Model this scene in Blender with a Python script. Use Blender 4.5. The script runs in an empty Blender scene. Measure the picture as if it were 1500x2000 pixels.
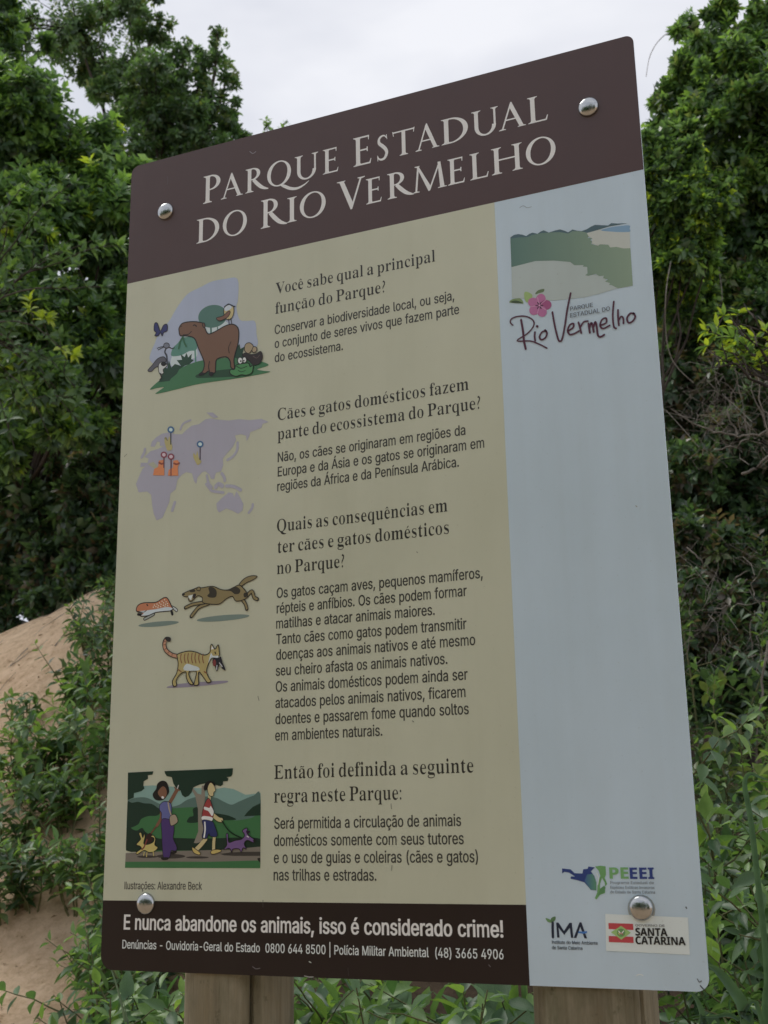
import bpy, bmesh, math, random
import numpy as np
from mathutils import Vector, Matrix, noise
from mathutils.geometry import tessellate_polygon, delaunay_2d_cdt

# ------------------------------------------------------------------ camera, sky, sun, exposure
scene = bpy.context.scene
COL = scene.collection
BASE = 0.35                                   # the sign's lower edge hangs 1.15 m above the sand
CAM = Vector((1.1498, -1.5902, 1.0118 + BASE))
FWD = Vector((-0.37664, 0.89200, 0.24994))
UPV = Vector((0.11402, -0.22312, 0.96810))
RGT = Vector((0.91932, 0.39312, -0.01767))
FPX = 2327.2                                   # focal length in pixels of the 1500 x 2000 photograph
cam_data = bpy.data.cameras.new('camera')
cam_data.sensor_fit = 'VERTICAL'
cam_data.sensor_height = 36.0
cam_data.sensor_width = 27.0
cam_data.lens = FPX / 2000 * 36.0
cam_data.clip_start = 0.05
cam_data.clip_end = 2000
cam_data.dof.use_dof = True
cam_data.dof.focus_distance = 1.95
cam_data.dof.aperture_fstop = 12.0
cam = bpy.data.objects.new('camera', cam_data)
COL.objects.link(cam)
m = Matrix((RGT, UPV, -FWD)).transposed().to_4x4()
m.translation = CAM
cam.matrix_world = m
scene.camera = cam

SUN_ELEV, SUN_AZ = math.radians(60), math.radians(-78)    # veiled sun, high on the left, level with the sign
world = bpy.data.worlds.new('World')
scene.world = world
world.use_nodes = True
wn, wl = world.node_tree.nodes, world.node_tree.links
wn.clear()
sky = wn.new('ShaderNodeTexSky')
sky.sky_type = 'NISHITA'
sky.sun_disc = False
sky.sun_elevation = SUN_ELEV
sky.sun_rotation = SUN_AZ
bg1 = wn.new('ShaderNodeBackground'); bg1.inputs[1].default_value = 0.05
wl.new(sky.outputs[0], bg1.inputs[0])
tc = wn.new('ShaderNodeTexCoord')
mp = wn.new('ShaderNodeMapping'); mp.inputs['Scale'].default_value = (1.0, 1.0, 2.2)
wl.new(tc.outputs['Generated'], mp.inputs[0])
cl = wn.new('ShaderNodeTexNoise'); cl.inputs['Scale'].default_value = 2.1; cl.inputs['Detail'].default_value = 5
cl.inputs['Roughness'].default_value = 0.5; cl.inputs['Distortion'].default_value = 0.4
wl.new(mp.outputs[0], cl.inputs['Vector'])
cr = wn.new('ShaderNodeValToRGB')
cr.color_ramp.elements[0].position = 0.40; cr.color_ramp.elements[0].color = (0.59, 0.615, 0.70, 1)
cr.color_ramp.elements[1].position = 0.60; cr.color_ramp.elements[1].color = (0.86, 0.87, 0.915, 1)
wl.new(cl.outputs['Fac'], cr.inputs[0])
bg2 = wn.new('ShaderNodeBackground'); bg2.inputs[1].default_value = 1.0
wl.new(cr.outputs[0], bg2.inputs[0])
mx = wn.new('ShaderNodeMixShader'); mx.inputs[0].default_value = 0.94
wl.new(bg1.outputs[0], mx.inputs[1]); wl.new(bg2.outputs[0], mx.inputs[2])
wo = wn.new('ShaderNodeOutputWorld'); wl.new(mx.outputs[0], wo.inputs[0])

sun_data = bpy.data.lights.new('sun', 'SUN')
sun_data.energy = 1.5
sun_data.angle = math.radians(24)
sun_data.color = (1.0, 0.965, 0.90)
sun = bpy.data.objects.new('sun', sun_data)
COL.objects.link(sun)
sd = Vector((math.sin(SUN_AZ) * math.cos(SUN_ELEV), math.cos(SUN_AZ) * math.cos(SUN_ELEV), math.sin(SUN_ELEV)))
sun.rotation_euler = sd.to_track_quat('Z', 'Y').to_euler()
sun.location = (0, 0, 12)

scene.view_settings.view_transform = 'Standard'
scene.view_settings.look = 'None'
scene.view_settings.exposure = 0.14
scene.view_settings.gamma = 1.0
scene.view_settings.use_curve_mapping = False
scene.cycles.max_bounces = 8
scene.cycles.transparent_max_bounces = 8

random.seed(11)
RNG = np.random.default_rng(11)

# ------------------------------------------------------------------ helpers
def ray(px, py):
    return (FWD + RGT * ((px - 750) / FPX) - UPV * ((py - 1000) / FPX))

def at(px, py, Y):
    "the point of the place that stands Y metres behind the sign along a sight line"
    d = ray(px, py)
    return CAM + d * ((Y - CAM.y) / d.y)

def px_size(px, Y):
    "metres covered by so many pixels of the photograph at depth Y"
    return px * (Y - CAM.y) / 0.9 / FPX

def smooth(a, b, x):
    t = min(1.0, max(0.0, (x - a) / (b - a)))
    return t * t * (3 - 2 * t)

def ground_z(x, y):
    h = 0.0
    if y > 0.3:
        h += 0.50 * smooth(0.2, 2.8, y)
    rise = smooth(2.3, 5.9, y) * 2.55
    tilt = 1.0 + 0.11 * max(-3.0, min(1.2, x + 4.2))
    tilt -= 0.72 * smooth(-2.2, 0.4, x)
    h += rise * tilt
    if y > 5.6:
        h += (min(y, 60) - 5.6) * 0.05
    h += 0.10 * noise.noise(Vector((x * 0.7, y * 0.7, 3.1))) * smooth(0.5, 3, abs(y))
    h += 0.055 * noise.noise(Vector((x * 2.3, y * 2.3, 8.1)))
    h += 0.016 * noise.noise(Vector((x * 6, y * 6, 1.7)))
    h -= 0.05 * max(0.0, noise.noise(Vector((x * 3.7, y * 3.7, 21))) - 0.28)
    return h

def on_ground(px, py):
    d = ray(px, py)
    Y = 0.5
    while Y < 12:
        p = CAM + d * ((Y - CAM.y) / d.y)
        if p.z < ground_z(p.x, p.y):
            return p
        Y += 0.05
    return p

def tag(o, label=None, category=None, group=None, kind=None):
    if label: o['label'] = label
    if category: o['category'] = category
    if group: o['group'] = group
    if kind: o['kind'] = kind
    return o

def empty(name, loc):
    o = bpy.data.objects.new(name, None)
    o.empty_display_size = 0.1
    o.location = loc
    COL.objects.link(o)
    return o

def link_mesh(name, me, parent=None, mats=()):
    for mt in mats:
        me.materials.append(mt)
    o = bpy.data.objects.new(name, me)
    COL.objects.link(o)
    if parent is not None:
        o.parent = parent
    return o

def lin(c):
    return tuple(((v / 255) / 12.92) if v <= 10.3 else (((v / 255) + 0.055) / 1.055) ** 2.4 for v in c)

# ------------------------------------------------------------------ materials
def new_mat(name):
    mt = bpy.data.materials.new(name)
    mt.use_nodes = True
    nt = mt.node_tree
    return mt, nt, nt.nodes['Principled BSDF']

def add_noise(nt, scale, detail=4, rough=0.6, coord='Object', stretch=None):
    t = nt.nodes.new('ShaderNodeTexCoord')
    n = nt.nodes.new('ShaderNodeTexNoise')
    n.inputs['Scale'].default_value = scale
    n.inputs['Detail'].default_value = detail
    n.inputs['Roughness'].default_value = rough
    src = t.outputs[coord]
    if stretch:
        mpn = nt.nodes.new('ShaderNodeMapping')
        mpn.inputs['Scale'].default_value = stretch
        nt.links.new(src, mpn.inputs[0]); src = mpn.outputs[0]
    nt.links.new(src, n.inputs['Vector'])
    return n

def ramp(nt, fac, stops):
    r = nt.nodes.new('ShaderNodeValToRGB')
    while len(r.color_ramp.elements) < len(stops):
        r.color_ramp.elements.new(0.5)
    for e, (p, c) in zip(r.color_ramp.elements, stops):
        e.position = p; e.color = (*c, 1)
    nt.links.new(fac, r.inputs[0])
    return r

def bump(nt, bsdf, fac, strength, dist):
    b = nt.nodes.new('ShaderNodeBump')
    b.inputs['Strength'].default_value = strength
    b.inputs['Distance'].default_value = dist
    nt.links.new(fac, b.inputs['Height'])
    nt.links.new(b.outputs[0], bsdf.inputs['Normal'])
    return b

def mul_color(nt, a, b, fac=1.0):
    mxn = nt.nodes.new('ShaderNodeMix'); mxn.data_type = 'RGBA'; mxn.blend_type = 'MULTIPLY'
    mxn.inputs[0].default_value = fac
    nt.links.new(a, mxn.inputs[6]); nt.links.new(b, mxn.inputs[7])
    return mxn.outputs[2]

def ink_material():
    mt, nt, b = new_mat('printed_ink')
    at_ = nt.nodes.new('ShaderNodeAttribute'); at_.attribute_name = 'ink'
    n = add_noise(nt, 5, 5, 0.6, stretch=(1.0, 1, 0.5))
    r = ramp(nt, n.outputs['Fac'], [(0.3, (0.90, 0.905, 0.89)), (0.7, (1.0, 1.0, 1.0))])
    c = mul_color(nt, at_.outputs['Color'], r.outputs[0])
    n3 = add_noise(nt, 190, 3, 0.7)
    r3 = ramp(nt, n3.outputs['Fac'], [(0.26, (0.86, 0.85, 0.83)), (0.36, (1, 1, 1))])
    c = mul_color(nt, c, r3.outputs[0])
    nt.links.new(c, b.inputs['Base Color'])
    rr = ramp(nt, n.outputs['Fac'], [(0.3, (0.27,) * 3), (0.7, (0.40,) * 3)])
    nt.links.new(rr.outputs[0], b.inputs['Roughness'])
    n4 = add_noise(nt, 16, 4, 0.6, stretch=(1.0, 1, 0.035))
    r4 = ramp(nt, n4.outputs['Fac'], [(0.32, (0.97, 0.967, 0.96)), (0.5, (1, 1, 1))])
    c = mul_color(nt, c, r4.outputs[0])
    nt.links.new(c, b.inputs['Base Color'])
    n2 = add_noise(nt, 3.2, 3, 0.5)
    bump(nt, b, n2.outputs['Fac'], 0.25, 0.012)
    return mt

def metal_material():
    mt, nt, b = new_mat('stainless_steel')
    b.inputs['Base Color'].default_value = (0.46, 0.475, 0.48, 1)
    b.inputs['Metallic'].default_value = 1
    n = add_noise(nt, 120, 3, 0.6)
    rr = ramp(nt, n.outputs['Fac'], [(0.35, (0.14,) * 3), (0.75, (0.30,) * 3)])
    nt.links.new(rr.outputs[0], b.inputs['Roughness'])
    n2 = add_noise(nt, 60, 3, 0.5)
    bump(nt, b, n2.outputs['Fac'], 0.25, 0.001)
    return mt

def wood_material():
    mt, nt, b = new_mat('weathered_wood')
    n = add_noise(nt, 34, 6, 0.65, stretch=(1.0, 1.0, 0.06))
    r = ramp(nt, n.outputs['Fac'], [(0.25, (0.13, 0.110, 0.070)), (0.5, (0.26, 0.228, 0.155)), (0.75, (0.40, 0.36, 0.265))])
    n2 = add_noise(nt, 9, 5, 0.7, stretch=(1, 1, 0.45))
    r2 = ramp(nt, n2.outputs['Fac'], [(0.33, (0.55, 0.58, 0.50)), (0.55, (1, 1, 1)), (0.75, (1.05, 0.97, 0.86))])
    c = mul_color(nt, r.outputs[0], r2.outputs[0])
    nt.links.new(c, b.inputs['Base Color'])
    n5 = add_noise(nt, 26, 4, 0.8, stretch=(1, 1, 0.8))
    r5 = ramp(nt, n5.outputs['Fac'], [(0.30, (0.42, 0.45, 0.38)), (0.42, (0.95, 0.95, 0.95)), (0.7, (1, 1, 1))])
    c = mul_color(nt, c, r5.outputs[0], 1.0)
    nt.links.new(c, b.inputs['Base Color'])
    b.inputs['Roughness'].default_value = 0.9
    b.inputs['Specular IOR Level'].default_value = 0.2
    n6 = add_noise(nt, 120, 5, 0.7, stretch=(1, 1, 0.05))
    bump(nt, b, n6.outputs['Fac'], 0.9, 0.004)
    return mt

def leaf_material(name, strength=1.0, rough=0.42, trans=0.35, gain=1.0):
    mt, nt, b = new_mat(name)
    at_ = nt.nodes.new('ShaderNodeAttribute'); at_.attribute_name = 'tint'
    n = add_noise(nt, 40, 2, 0.5)
    r = ramp(nt, n.outputs['Fac'], [(0.3, (0.78 * gain, 0.80 * gain, 0.75 * gain)), (0.7, (1.12 * gain, 1.1 * gain, 1.05 * gain))])
    c = mul_color(nt, at_.outputs['Color'], r.outputs[0])
    nt.links.new(c, b.inputs['Base Color'])
    b.inputs['Roughness'].default_value = rough
    b.inputs['Specular IOR Level'].default_value = 0.5 * strength
    tr = nt.nodes.new('ShaderNodeBsdfTranslucent')
    br = nt.nodes.new('ShaderNodeMix'); br.data_type = 'RGBA'; br.blend_type = 'MULTIPLY'; br.inputs[0].default_value = 1
    br.inputs[7].default_value = (1.9, 1.8, 0.9, 1)
    nt.links.new(c, br.inputs[6]); nt.links.new(br.outputs[2], tr.inputs[0])
    ms = nt.nodes.new('ShaderNodeMixShader'); ms.inputs[0].default_value = trans
    out = nt.nodes['Material Output']
    nt.links.new(b.outputs[0], ms.inputs[1]); nt.links.new(tr.outputs[0], ms.inputs[2])
    nt.links.new(ms.outputs[0], out.inputs[0])
    return mt

def bark_material(name, c0, c1):
    mt, nt, b = new_mat(name)
    n = add_noise(nt, 18, 5, 0.65, stretch=(1, 1, 0.3))
    r = ramp(nt, n.outputs['Fac'], [(0.3, c0), (0.7, c1)])
    nt.links.new(r.outputs[0], b.inputs['Base Color'])
    b.inputs['Roughness'].default_value = 0.9
    bump(nt, b, n.outputs['Fac'], 0.6, 0.01)
    return mt

def sand_material():
    mt, nt, b = new_mat('pale_sand')
    n = add_noise(nt, 1.3, 6, 0.6)
    r = ramp(nt, n.outputs['Fac'], [(0.3, (0.72, 0.525, 0.35)), (0.7, (0.92, 0.71, 0.50))])
    n2 = add_noise(nt, 13, 5, 0.75)
    r2 = ramp(nt, n2.outputs['Fac'], [(0.30, (0.30, 0.22, 0.16)), (0.40, (0.80, 0.77, 0.72)), (0.6, (1, 1, 1))])
    c = mul_color(nt, r.outputs[0], r2.outputs[0])
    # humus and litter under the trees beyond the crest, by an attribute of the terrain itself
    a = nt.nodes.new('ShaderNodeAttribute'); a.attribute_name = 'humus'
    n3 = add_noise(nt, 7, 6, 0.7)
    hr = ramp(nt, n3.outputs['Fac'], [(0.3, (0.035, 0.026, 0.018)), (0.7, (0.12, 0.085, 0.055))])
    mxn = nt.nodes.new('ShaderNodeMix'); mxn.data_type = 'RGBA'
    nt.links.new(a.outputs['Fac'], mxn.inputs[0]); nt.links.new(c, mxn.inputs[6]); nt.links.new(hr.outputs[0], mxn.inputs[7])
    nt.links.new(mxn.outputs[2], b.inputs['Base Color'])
    b.inputs['Roughness'].default_value = 0.95
    b.inputs['Specular IOR Level'].default_value = 0.15
    n4 = add_noise(nt, 28, 8, 0.75)
    bump(nt, b, n4.outputs['Fac'], 0.9, 0.05)
    return mt

M_INK = ink_material()
M_STEEL = metal_material()
M_WOOD = wood_material()
M_LEAF = leaf_material('glossy_leaf', 1.6, 0.38, 0.45, 1.5)
M_HERB = leaf_material('soft_leaf', 1.3, 0.45, 0.40, 1.12)
M_BARK = bark_material('dark_bark', (0.018, 0.014, 0.011), (0.065, 0.052, 0.040))
M_TWIG = bark_material('dry_twig', (0.09, 0.078, 0.065), (0.26, 0.235, 0.20))
M_STEM = bark_material('green_stem', (0.07, 0.085, 0.03), (0.16, 0.15, 0.07))
M_SAND = sand_material()

# ------------------------------------------------------------------ letter outlines (advance; contours in 1/400 em) and the printed artwork in sign units
FONT_R = {
    '(': (109, '36,83 38,117 46,153 57,187 71,216 94,216 73,160 62,103 61,74 66,36 75,6 94,-38 71,-38 63,-24 49,7 41,37'),
    ')': (109, '15,-38 30,-3 41,27 47,56 49,83 48,103 42,137 33,171 20,205 15,216 39,216 48,198 57,176 67,142 72,105 74,83 69,37 60,6 47,-24 39,-38'),
    ',': (75, '15,-48 27,28 55,28 34,-48'),
    '-': (181, '135,98 135,75 46,75 46,98'),
    '.': (75, '38,-2 31,0 25,4 21,9 20,16 21,23 25,29 31,33 38,35 45,33 51,29 55,23 56,16 55,9 51,4 45,0'),
    '0': (181, '91,-3 80,-2 60,4 52,10 38,25 28,45 24,58 19,102 24,146 28,158 38,179 52,194 61,199 80,205 91,206 112,203 121,199 129,194 143,179 154,158 157,146 162,102 157,58 154,45 143,25 129,10 121,4 102,-2;91,20 111,25 125,41 134,67 138,102 134,136 125,162 111,178 91,184 71,178 56,162 47,136 44,102 47,67 56,41 71,25'),
    '3': (181, '87,-3 61,1 39,12 24,29 17,53 44,53 46,43 51,35 66,24 82,20 99,21 119,30 128,42 132,58 126,78 115,90 104,96 89,99 63,99 63,120 115,181 28,181 28,203 149,203 149,184 85,111 85,116 115,113 131,106 144,96 155,74 157,58 155,41 148,26 131,9 107,-1'),
    '4': (181, '16,42 16,63 99,203 124,203 43,66 165,65 165,42;113,0 113,127 137,127 137,0'),
    '5': (181, '88,-3 63,1 43,13 29,30 24,52 49,52 51,43 58,32 69,24 78,21 100,21 110,26 119,33 128,47 131,59 130,77 125,88 119,98 110,105 99,109 82,111 62,105 51,98 27,101 38,203 147,203 147,181 60,181 54,121 71,130 86,133 105,132 118,128 133,118 146,104 154,86 156,73 156,56 151,38 137,17 116,2'),
    '6': (181, '91,-3 64,2 50,11 38,23 28,46 25,65 27,80 32,96 41,114 101,203 129,203 60,104 58,104 62,110 72,119 82,124 94,126 111,124 126,118 139,108 148,96 155,72 153,45 142,22 131,10 116,2;91,19 107,23 120,32 128,46 131,63 128,80 120,94 107,103 91,106 74,103 61,94 53,81 50,63 53,46 61,32 74,23'),
    '8': (181, '91,-3 62,1 40,13 26,31 21,54 24,72 32,88 45,100 61,106 42,117 33,130 28,152 33,174 41,186 58,199 73,204 91,206 107,204 122,199 140,186 148,174 153,152 148,130 139,117 120,106 136,100 149,88 157,72 160,54 155,31 141,13 119,1;91,20 109,22 123,29 132,41 135,55 131,71 122,83 108,91 91,94 73,91 59,83 49,71 46,55 49,41 58,29 72,22;91,116 105,118 117,125 125,136 128,150 125,164 117,175 106,182 91,184 75,182 63,175 56,164 53,150 56,136 64,125 75,118'),
    '9': (181, '90,206 116,201 131,193 143,181 153,157 156,139 154,124 149,108 140,90 80,0 52,0 121,99 123,99 120,93 109,84 99,79 87,78 70,80 55,86 42,95 33,108 26,131 28,159 38,182 50,193 65,201;90,184 74,181 61,172 53,158 50,141 53,123 61,109 74,100 90,97 107,100 120,109 128,123 131,140 128,158 120,172 107,181'),
    ':': (75, '38,-2 31,0 25,4 21,9 20,16 21,23 25,29 31,33 38,35 45,33 51,29 55,23 56,16 55,9 51,4 45,0;38,108 31,110 25,114 21,119 20,126 21,134 25,139 31,143 38,145 45,143 51,139 55,134 56,126 55,119 51,114 45,110'),
    'A': (192, '7,0 81,203 110,203 185,0 158,0 113,127 96,179 93,191 98,191 88,157 34,0;44,57 44,79 148,79 148,57'),
    'B': (182, '24,0 24,203 107,203 124,199 144,188 152,177 158,164 159,150 158,138 155,128 146,117 126,107 126,105 140,101 150,95 158,86 164,75 167,62 167,47 163,33 156,21 138,7 120,2;50,23 109,23 126,28 132,32 140,42 142,55 141,65 131,81 117,89 99,92 50,92;50,114 95,114 111,117 126,127 133,139 134,149 132,161 125,172 120,176 105,180 50,181'),
    'C': (204, '107,-3 82,0 71,4 50,17 42,25 28,46 23,58 19,72 16,102 19,132 23,145 34,168 50,186 60,193 82,203 115,206 136,202 149,196 166,184 175,173 185,154 189,139 163,139 156,158 143,171 126,180 107,182 89,180 66,168 55,154 46,136 42,114 42,89 46,67 55,49 67,36 81,26 98,22 117,22 135,27 147,35 158,50 163,64 189,64 179,36 161,15 136,2'),
    'D': (201, '88,0 38,0 38,23 98,23 109,25 127,32 141,44 152,60 158,79 160,102 155,135 142,160 128,171 119,175 88,181 37,181 37,203 104,203 130,197 151,185 167,167 178,145 184,117 185,102 184,87 178,59 167,37 159,27 140,12 129,7 116,3;50,203 50,0 24,0 24,203'),
    'E': (167, '24,0 24,203 149,203 149,181 50,181 50,114 142,114 142,91 50,91 50,23 150,23 150,0'),
    'G': (208, '107,-3 94,-2 70,4 50,17 34,35 23,58 19,72 17,86 17,117 23,145 28,157 41,178 50,186 70,199 93,205 114,206 129,204 156,192 167,183 180,167 190,139 163,139 155,157 146,168 131,178 117,182 97,182 81,177 60,161 50,146 44,126 42,89 46,67 55,49 67,36 81,26 98,22 124,23 138,28 150,37 162,56 166,81 174,80 113,80 113,102 191,102 191,80 191,68 185,46 180,36 167,20 151,8 141,3'),
    'I': (120, '12,0 12,23 47,23 47,181 12,181 12,203 108,203 108,181 73,181 73,23 108,23 108,0'),
    'L': (157, '24,0 24,203 50,203 50,23 144,23 144,0'),
    'M': (251, '24,0 24,203 61,203 112,72 129,20 123,20 137,63 191,203 227,203 227,0 202,0 203,179 186,125 137,0 114,0 67,119 45,183 48,183 48,162 49,0'),
    'N': (209, '24,0 24,203 54,203 143,64 166,22 162,21 160,67 160,203 185,203 185,0 155,0 68,137 43,181 48,181 50,119 50,0'),
    'O': (213, '107,-3 82,0 71,4 50,17 42,25 28,46 23,58 17,86 16,102 19,132 23,145 28,157 42,178 60,193 71,199 94,205 107,206 120,205 143,199 163,186 172,178 186,157 191,145 196,117 197,102 196,86 191,58 186,46 172,25 163,17 143,4 120,-2;107,21 132,26 153,42 167,67 172,102 167,136 153,162 132,177 107,182 81,177 60,162 46,136 41,102 46,67 60,42 81,26'),
    'P': (178, '24,0 24,203 105,203 133,195 146,185 159,164 163,148 162,122 156,106 146,93 133,83 116,76 94,74 44,74 44,97 93,97 114,100 127,109 133,117 137,128 138,145 135,156 127,169 119,175 100,180 50,181 50,0'),
    'Q': (213, '98,64 125,64 187,-19 160,-19;107,-3 82,0 71,4 50,17 42,25 28,46 23,58 17,86 16,102 19,132 23,145 28,157 42,178 60,193 71,199 94,205 107,206 120,205 143,199 163,186 172,178 186,157 191,145 196,117 197,102 196,86 191,58 186,46 172,25 163,17 143,4 120,-2;107,21 132,26 153,42 167,67 172,102 167,136 153,162 132,177 107,182 81,177 60,162 46,136 41,102 46,67 60,42 81,26'),
    'R': (180, '24,0 24,203 106,203 133,195 147,186 156,173 162,158 163,132 156,109 147,96 133,87 116,81 94,79 39,79 39,102 93,102 114,105 124,109 131,116 138,135 137,152 133,162 128,170 119,176 101,181 50,181 50,0;141,0 92,92 121,92 171,0'),
    'S': (179, '89,-4 60,1 36,12 21,31 15,55 42,55 46,39 57,28 72,22 96,20 114,24 128,33 137,46 138,56 137,65 130,75 118,82 62,100 42,110 28,123 24,130 22,139 21,157 30,179 48,195 72,204 91,206 110,204 126,199 146,185 158,166 160,151 135,151 131,165 121,175 107,181 84,183 67,179 54,171 49,163 46,155 48,141 52,133 63,125 120,107 143,95 155,84 160,74 163,62 163,47 155,25 137,8 111,-2'),
    'T': (179, '13,181 13,203 167,203 167,181 103,181 103,0 77,0 77,181'),
    'U': (207, '104,-3 71,2 46,17 30,40 24,69 24,203 50,203 50,71 51,57 60,40 69,31 88,22 104,21 119,22 132,27 143,35 153,51 157,71 157,203 183,203 183,69 177,40 161,17 145,6 126,-1'),
    'V': (192, '82,0 7,203 34,203 89,46 99,12 94,12 114,77 158,203 185,203 111,0'),
    'a': (156, '64,-3 44,0 27,9 16,23 12,43 13,55 17,64 31,77 50,84 101,92 109,97 109,111 102,124 88,131 68,131 50,123 40,110 16,116 23,129 31,138 42,145 59,152 78,154 96,152 110,147 122,137 131,122 134,109 135,0 111,0 111,21 109,21 101,10 90,2 76,-2;68,18 81,19 96,26 105,37 110,51 110,76 101,72 77,68 58,65 47,60 39,53 37,46 38,35 43,26 52,21'),
    'b': (170, '92,-3 79,-2 65,4 55,12 47,23 45,23 45,0 21,0 21,203 45,203 45,128 58,141 69,149 85,153 101,153 125,144 143,125 154,98 156,76 154,53 144,25 132,12 118,2;88,19 107,23 120,35 128,53 131,76 129,98 120,116 107,128 88,132 70,128 56,116 48,99 45,76 48,53 56,35 70,23'),
    'c': (158, '83,-3 55,2 33,18 19,43 14,75 16,97 27,125 47,144 64,151 88,154 113,147 133,133 145,111 121,105 116,116 108,124 97,130 83,132 69,130 58,124 49,115 43,103 40,90 39,68 43,47 49,35 63,23 76,19 87,19 97,21 108,26 117,35 122,47 145,41 136,22 122,9 104,0'),
    'd': (170, '78,-3 52,2 38,12 26,25 16,53 14,87 22,117 38,139 60,151 78,154 96,151 109,144 124,128 124,203 149,203 149,0 125,0 125,23 123,23 115,12 105,4 91,-2;82,19 100,23 114,35 122,53 125,76 122,99 114,116 100,128 82,132 63,128 49,116 41,98 39,76 41,53 50,35 63,23'),
    'e': (162, '85,-3 55,2 39,12 27,26 16,53 14,75 16,97 27,124 46,144 63,151 72,153 100,151 123,141 136,126 145,105 148,68 30,68 30,88 135,88 124,81 119,107 113,118 105,126 89,132 75,132 64,128 54,122 46,113 39,91 39,63 42,49 47,37 60,25 78,19 94,19 111,27 122,42 146,36 138,20 125,8 107,0'),
    'f': (101, '91,152 91,131 3,131 3,152;32,0 32,173 34,185 41,198 54,208 75,212 96,209 97,208 91,187 80,190 68,188 62,184 58,177 57,0'),
    'g': (170, '83,-60 60,-58 42,-51 29,-40 20,-28 41,-16 51,-29 66,-37 92,-38 107,-34 118,-25 122,-19 125,-2 125,27 122,27 109,11 96,4 78,2 61,4 45,11 32,21 18,45 14,65 14,88 18,108 27,125 38,139 53,148 78,154 91,153 101,149 112,141 123,128 125,128 125,152 149,152 149,-4 147,-22 140,-36 123,-51 108,-57;82,24 100,27 114,38 122,55 125,77 122,99 114,117 101,128 82,132 63,128 50,116 41,99 39,77 41,55 50,38 63,27'),
    'h': (164, '45,91 45,0 21,0 21,203 45,203 45,115 41,115 49,133 61,145 75,152 91,154 112,150 124,144 136,128 141,114 143,0 118,0 118,102 113,116 109,122 104,126 92,131 79,131 64,127 57,121 51,113 47,103'),
    'i': (67, '21,0 21,152 45,152 45,0;33,177 22,182 17,193 22,205 33,209 46,205 51,193 46,182'),
    'j': (67, '21,152 45,152 45,-19 41,-36 34,-45 21,-54 9,-57 -4,-57 -4,-35 6,-34 13,-31 18,-25 21,-17;33,177 21,182 16,193 21,205 33,209 45,205 50,193 45,182'),
    'k': (152, '44,55 44,85 48,85 114,152 144,152 74,80 71,80;21,0 21,203 45,203 45,0;118,0 59,74 76,91 149,0'),
    'l': (76, '56,-1 40,1 30,8 23,19 21,34 21,203 45,203 46,35 48,25 55,21 68,22 72,1'),
    'm': (244, '21,0 21,152 45,152 45,118 43,118 50,134 60,145 73,152 88,154 103,152 115,144 124,133 128,118 125,118 132,133 147,147 169,154 187,153 204,145 213,137 219,125 222,111 223,0 198,0 198,109 196,116 189,125 179,130 167,132 158,131 146,126 140,120 135,108 134,0 110,0 109,110 101,124 92,130 80,132 67,130 59,126 50,116 47,106 45,0'),
    'n': (164, '45,91 45,0 21,0 21,152 45,152 45,115 41,115 49,133 61,145 75,152 91,154 112,150 123,144 136,128 141,114 143,0 118,0 118,102 113,116 109,122 104,126 92,131 79,131 64,127 57,121 51,113 47,103'),
    'o': (166, '83,-3 55,2 33,18 19,43 14,75 19,107 33,132 55,148 83,154 111,148 133,132 148,107 152,75 148,43 133,18 111,2;83,19 103,23 117,35 125,54 128,75 125,97 117,115 103,128 83,132 63,128 49,115 41,97 39,75 41,54 49,35 63,23'),
    'p': (170, '21,-57 21,152 45,152 45,128 47,128 61,144 73,151 92,154 118,148 132,139 143,125 151,108 156,87 156,64 152,43 144,25 125,6 101,-3 79,-2 61,7 45,23 45,-57;88,19 107,23 120,35 128,53 131,76 129,98 120,116 107,128 88,132 70,128 56,116 48,99 45,76 48,53 56,35 70,23'),
    'q': (170, '149,-57 124,-57 124,23 109,7 96,-1 78,-3 52,2 32,18 22,34 16,53 14,76 16,98 22,117 32,133 45,144 69,153 91,153 109,144 123,128 125,128 125,152 149,152;82,19 100,23 114,35 122,53 125,76 122,99 114,116 100,128 82,132 63,128 49,116 41,98 39,76 41,53 50,35 63,23'),
    'r': (104, '21,0 21,152 45,152 45,128 46,128 52,139 66,150 79,153 97,153 97,129 83,130 68,128 56,121 50,113 45,95 45,0'),
    's': (146, '73,-3 51,-1 34,7 21,20 14,38 38,43 45,27 54,22 66,19 87,20 98,25 105,32 107,45 102,54 90,61 42,74 29,83 24,89 19,102 21,122 30,137 40,145 53,151 75,154 96,151 112,143 123,131 130,116 107,111 100,123 93,129 82,133 68,133 57,129 48,123 44,115 45,103 50,97 57,93 101,81 117,73 127,63 132,43 128,24 116,10 97,0'),
    't': (91, '82,152 82,131 3,131 3,152;26,188 50,188 51,30 54,25 60,21 81,21 85,1 67,-2 58,-1 43,4 32,14 29,21 26,37'),
    'u': (164, '73,-2 52,2 40,8 31,17 25,30 21,56 21,152 45,152 45,58 51,35 55,30 66,23 85,20 100,25 107,31 113,39 117,49 118,152 143,152 143,0 119,0 119,37 123,37 119,27 109,12 103,7 89,0'),
    'v': (156, '65,0 7,152 34,152 69,55 82,8 74,8 87,55 122,152 149,152 91,0'),
    'x': (151, '8,0 69,87 68,68 11,152 40,152 83,82 70,82 113,152 141,152 83,67 83,86 143,0 115,0 69,73 82,73 37,0'),
    'z': (152, '17,0 17,18 102,128 19,129 19,152 133,152 133,132 50,23 135,23 135,0'),
    '|': (92, '57,269 57,-66 35,-66 35,269'),
    'Á': (192, '7,0 81,203 110,203 185,0 158,0 113,127 96,179 93,191 98,191 88,157 34,0;44,57 44,79 148,79 148,57;85,223 104,263 132,263 105,223'),
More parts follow.
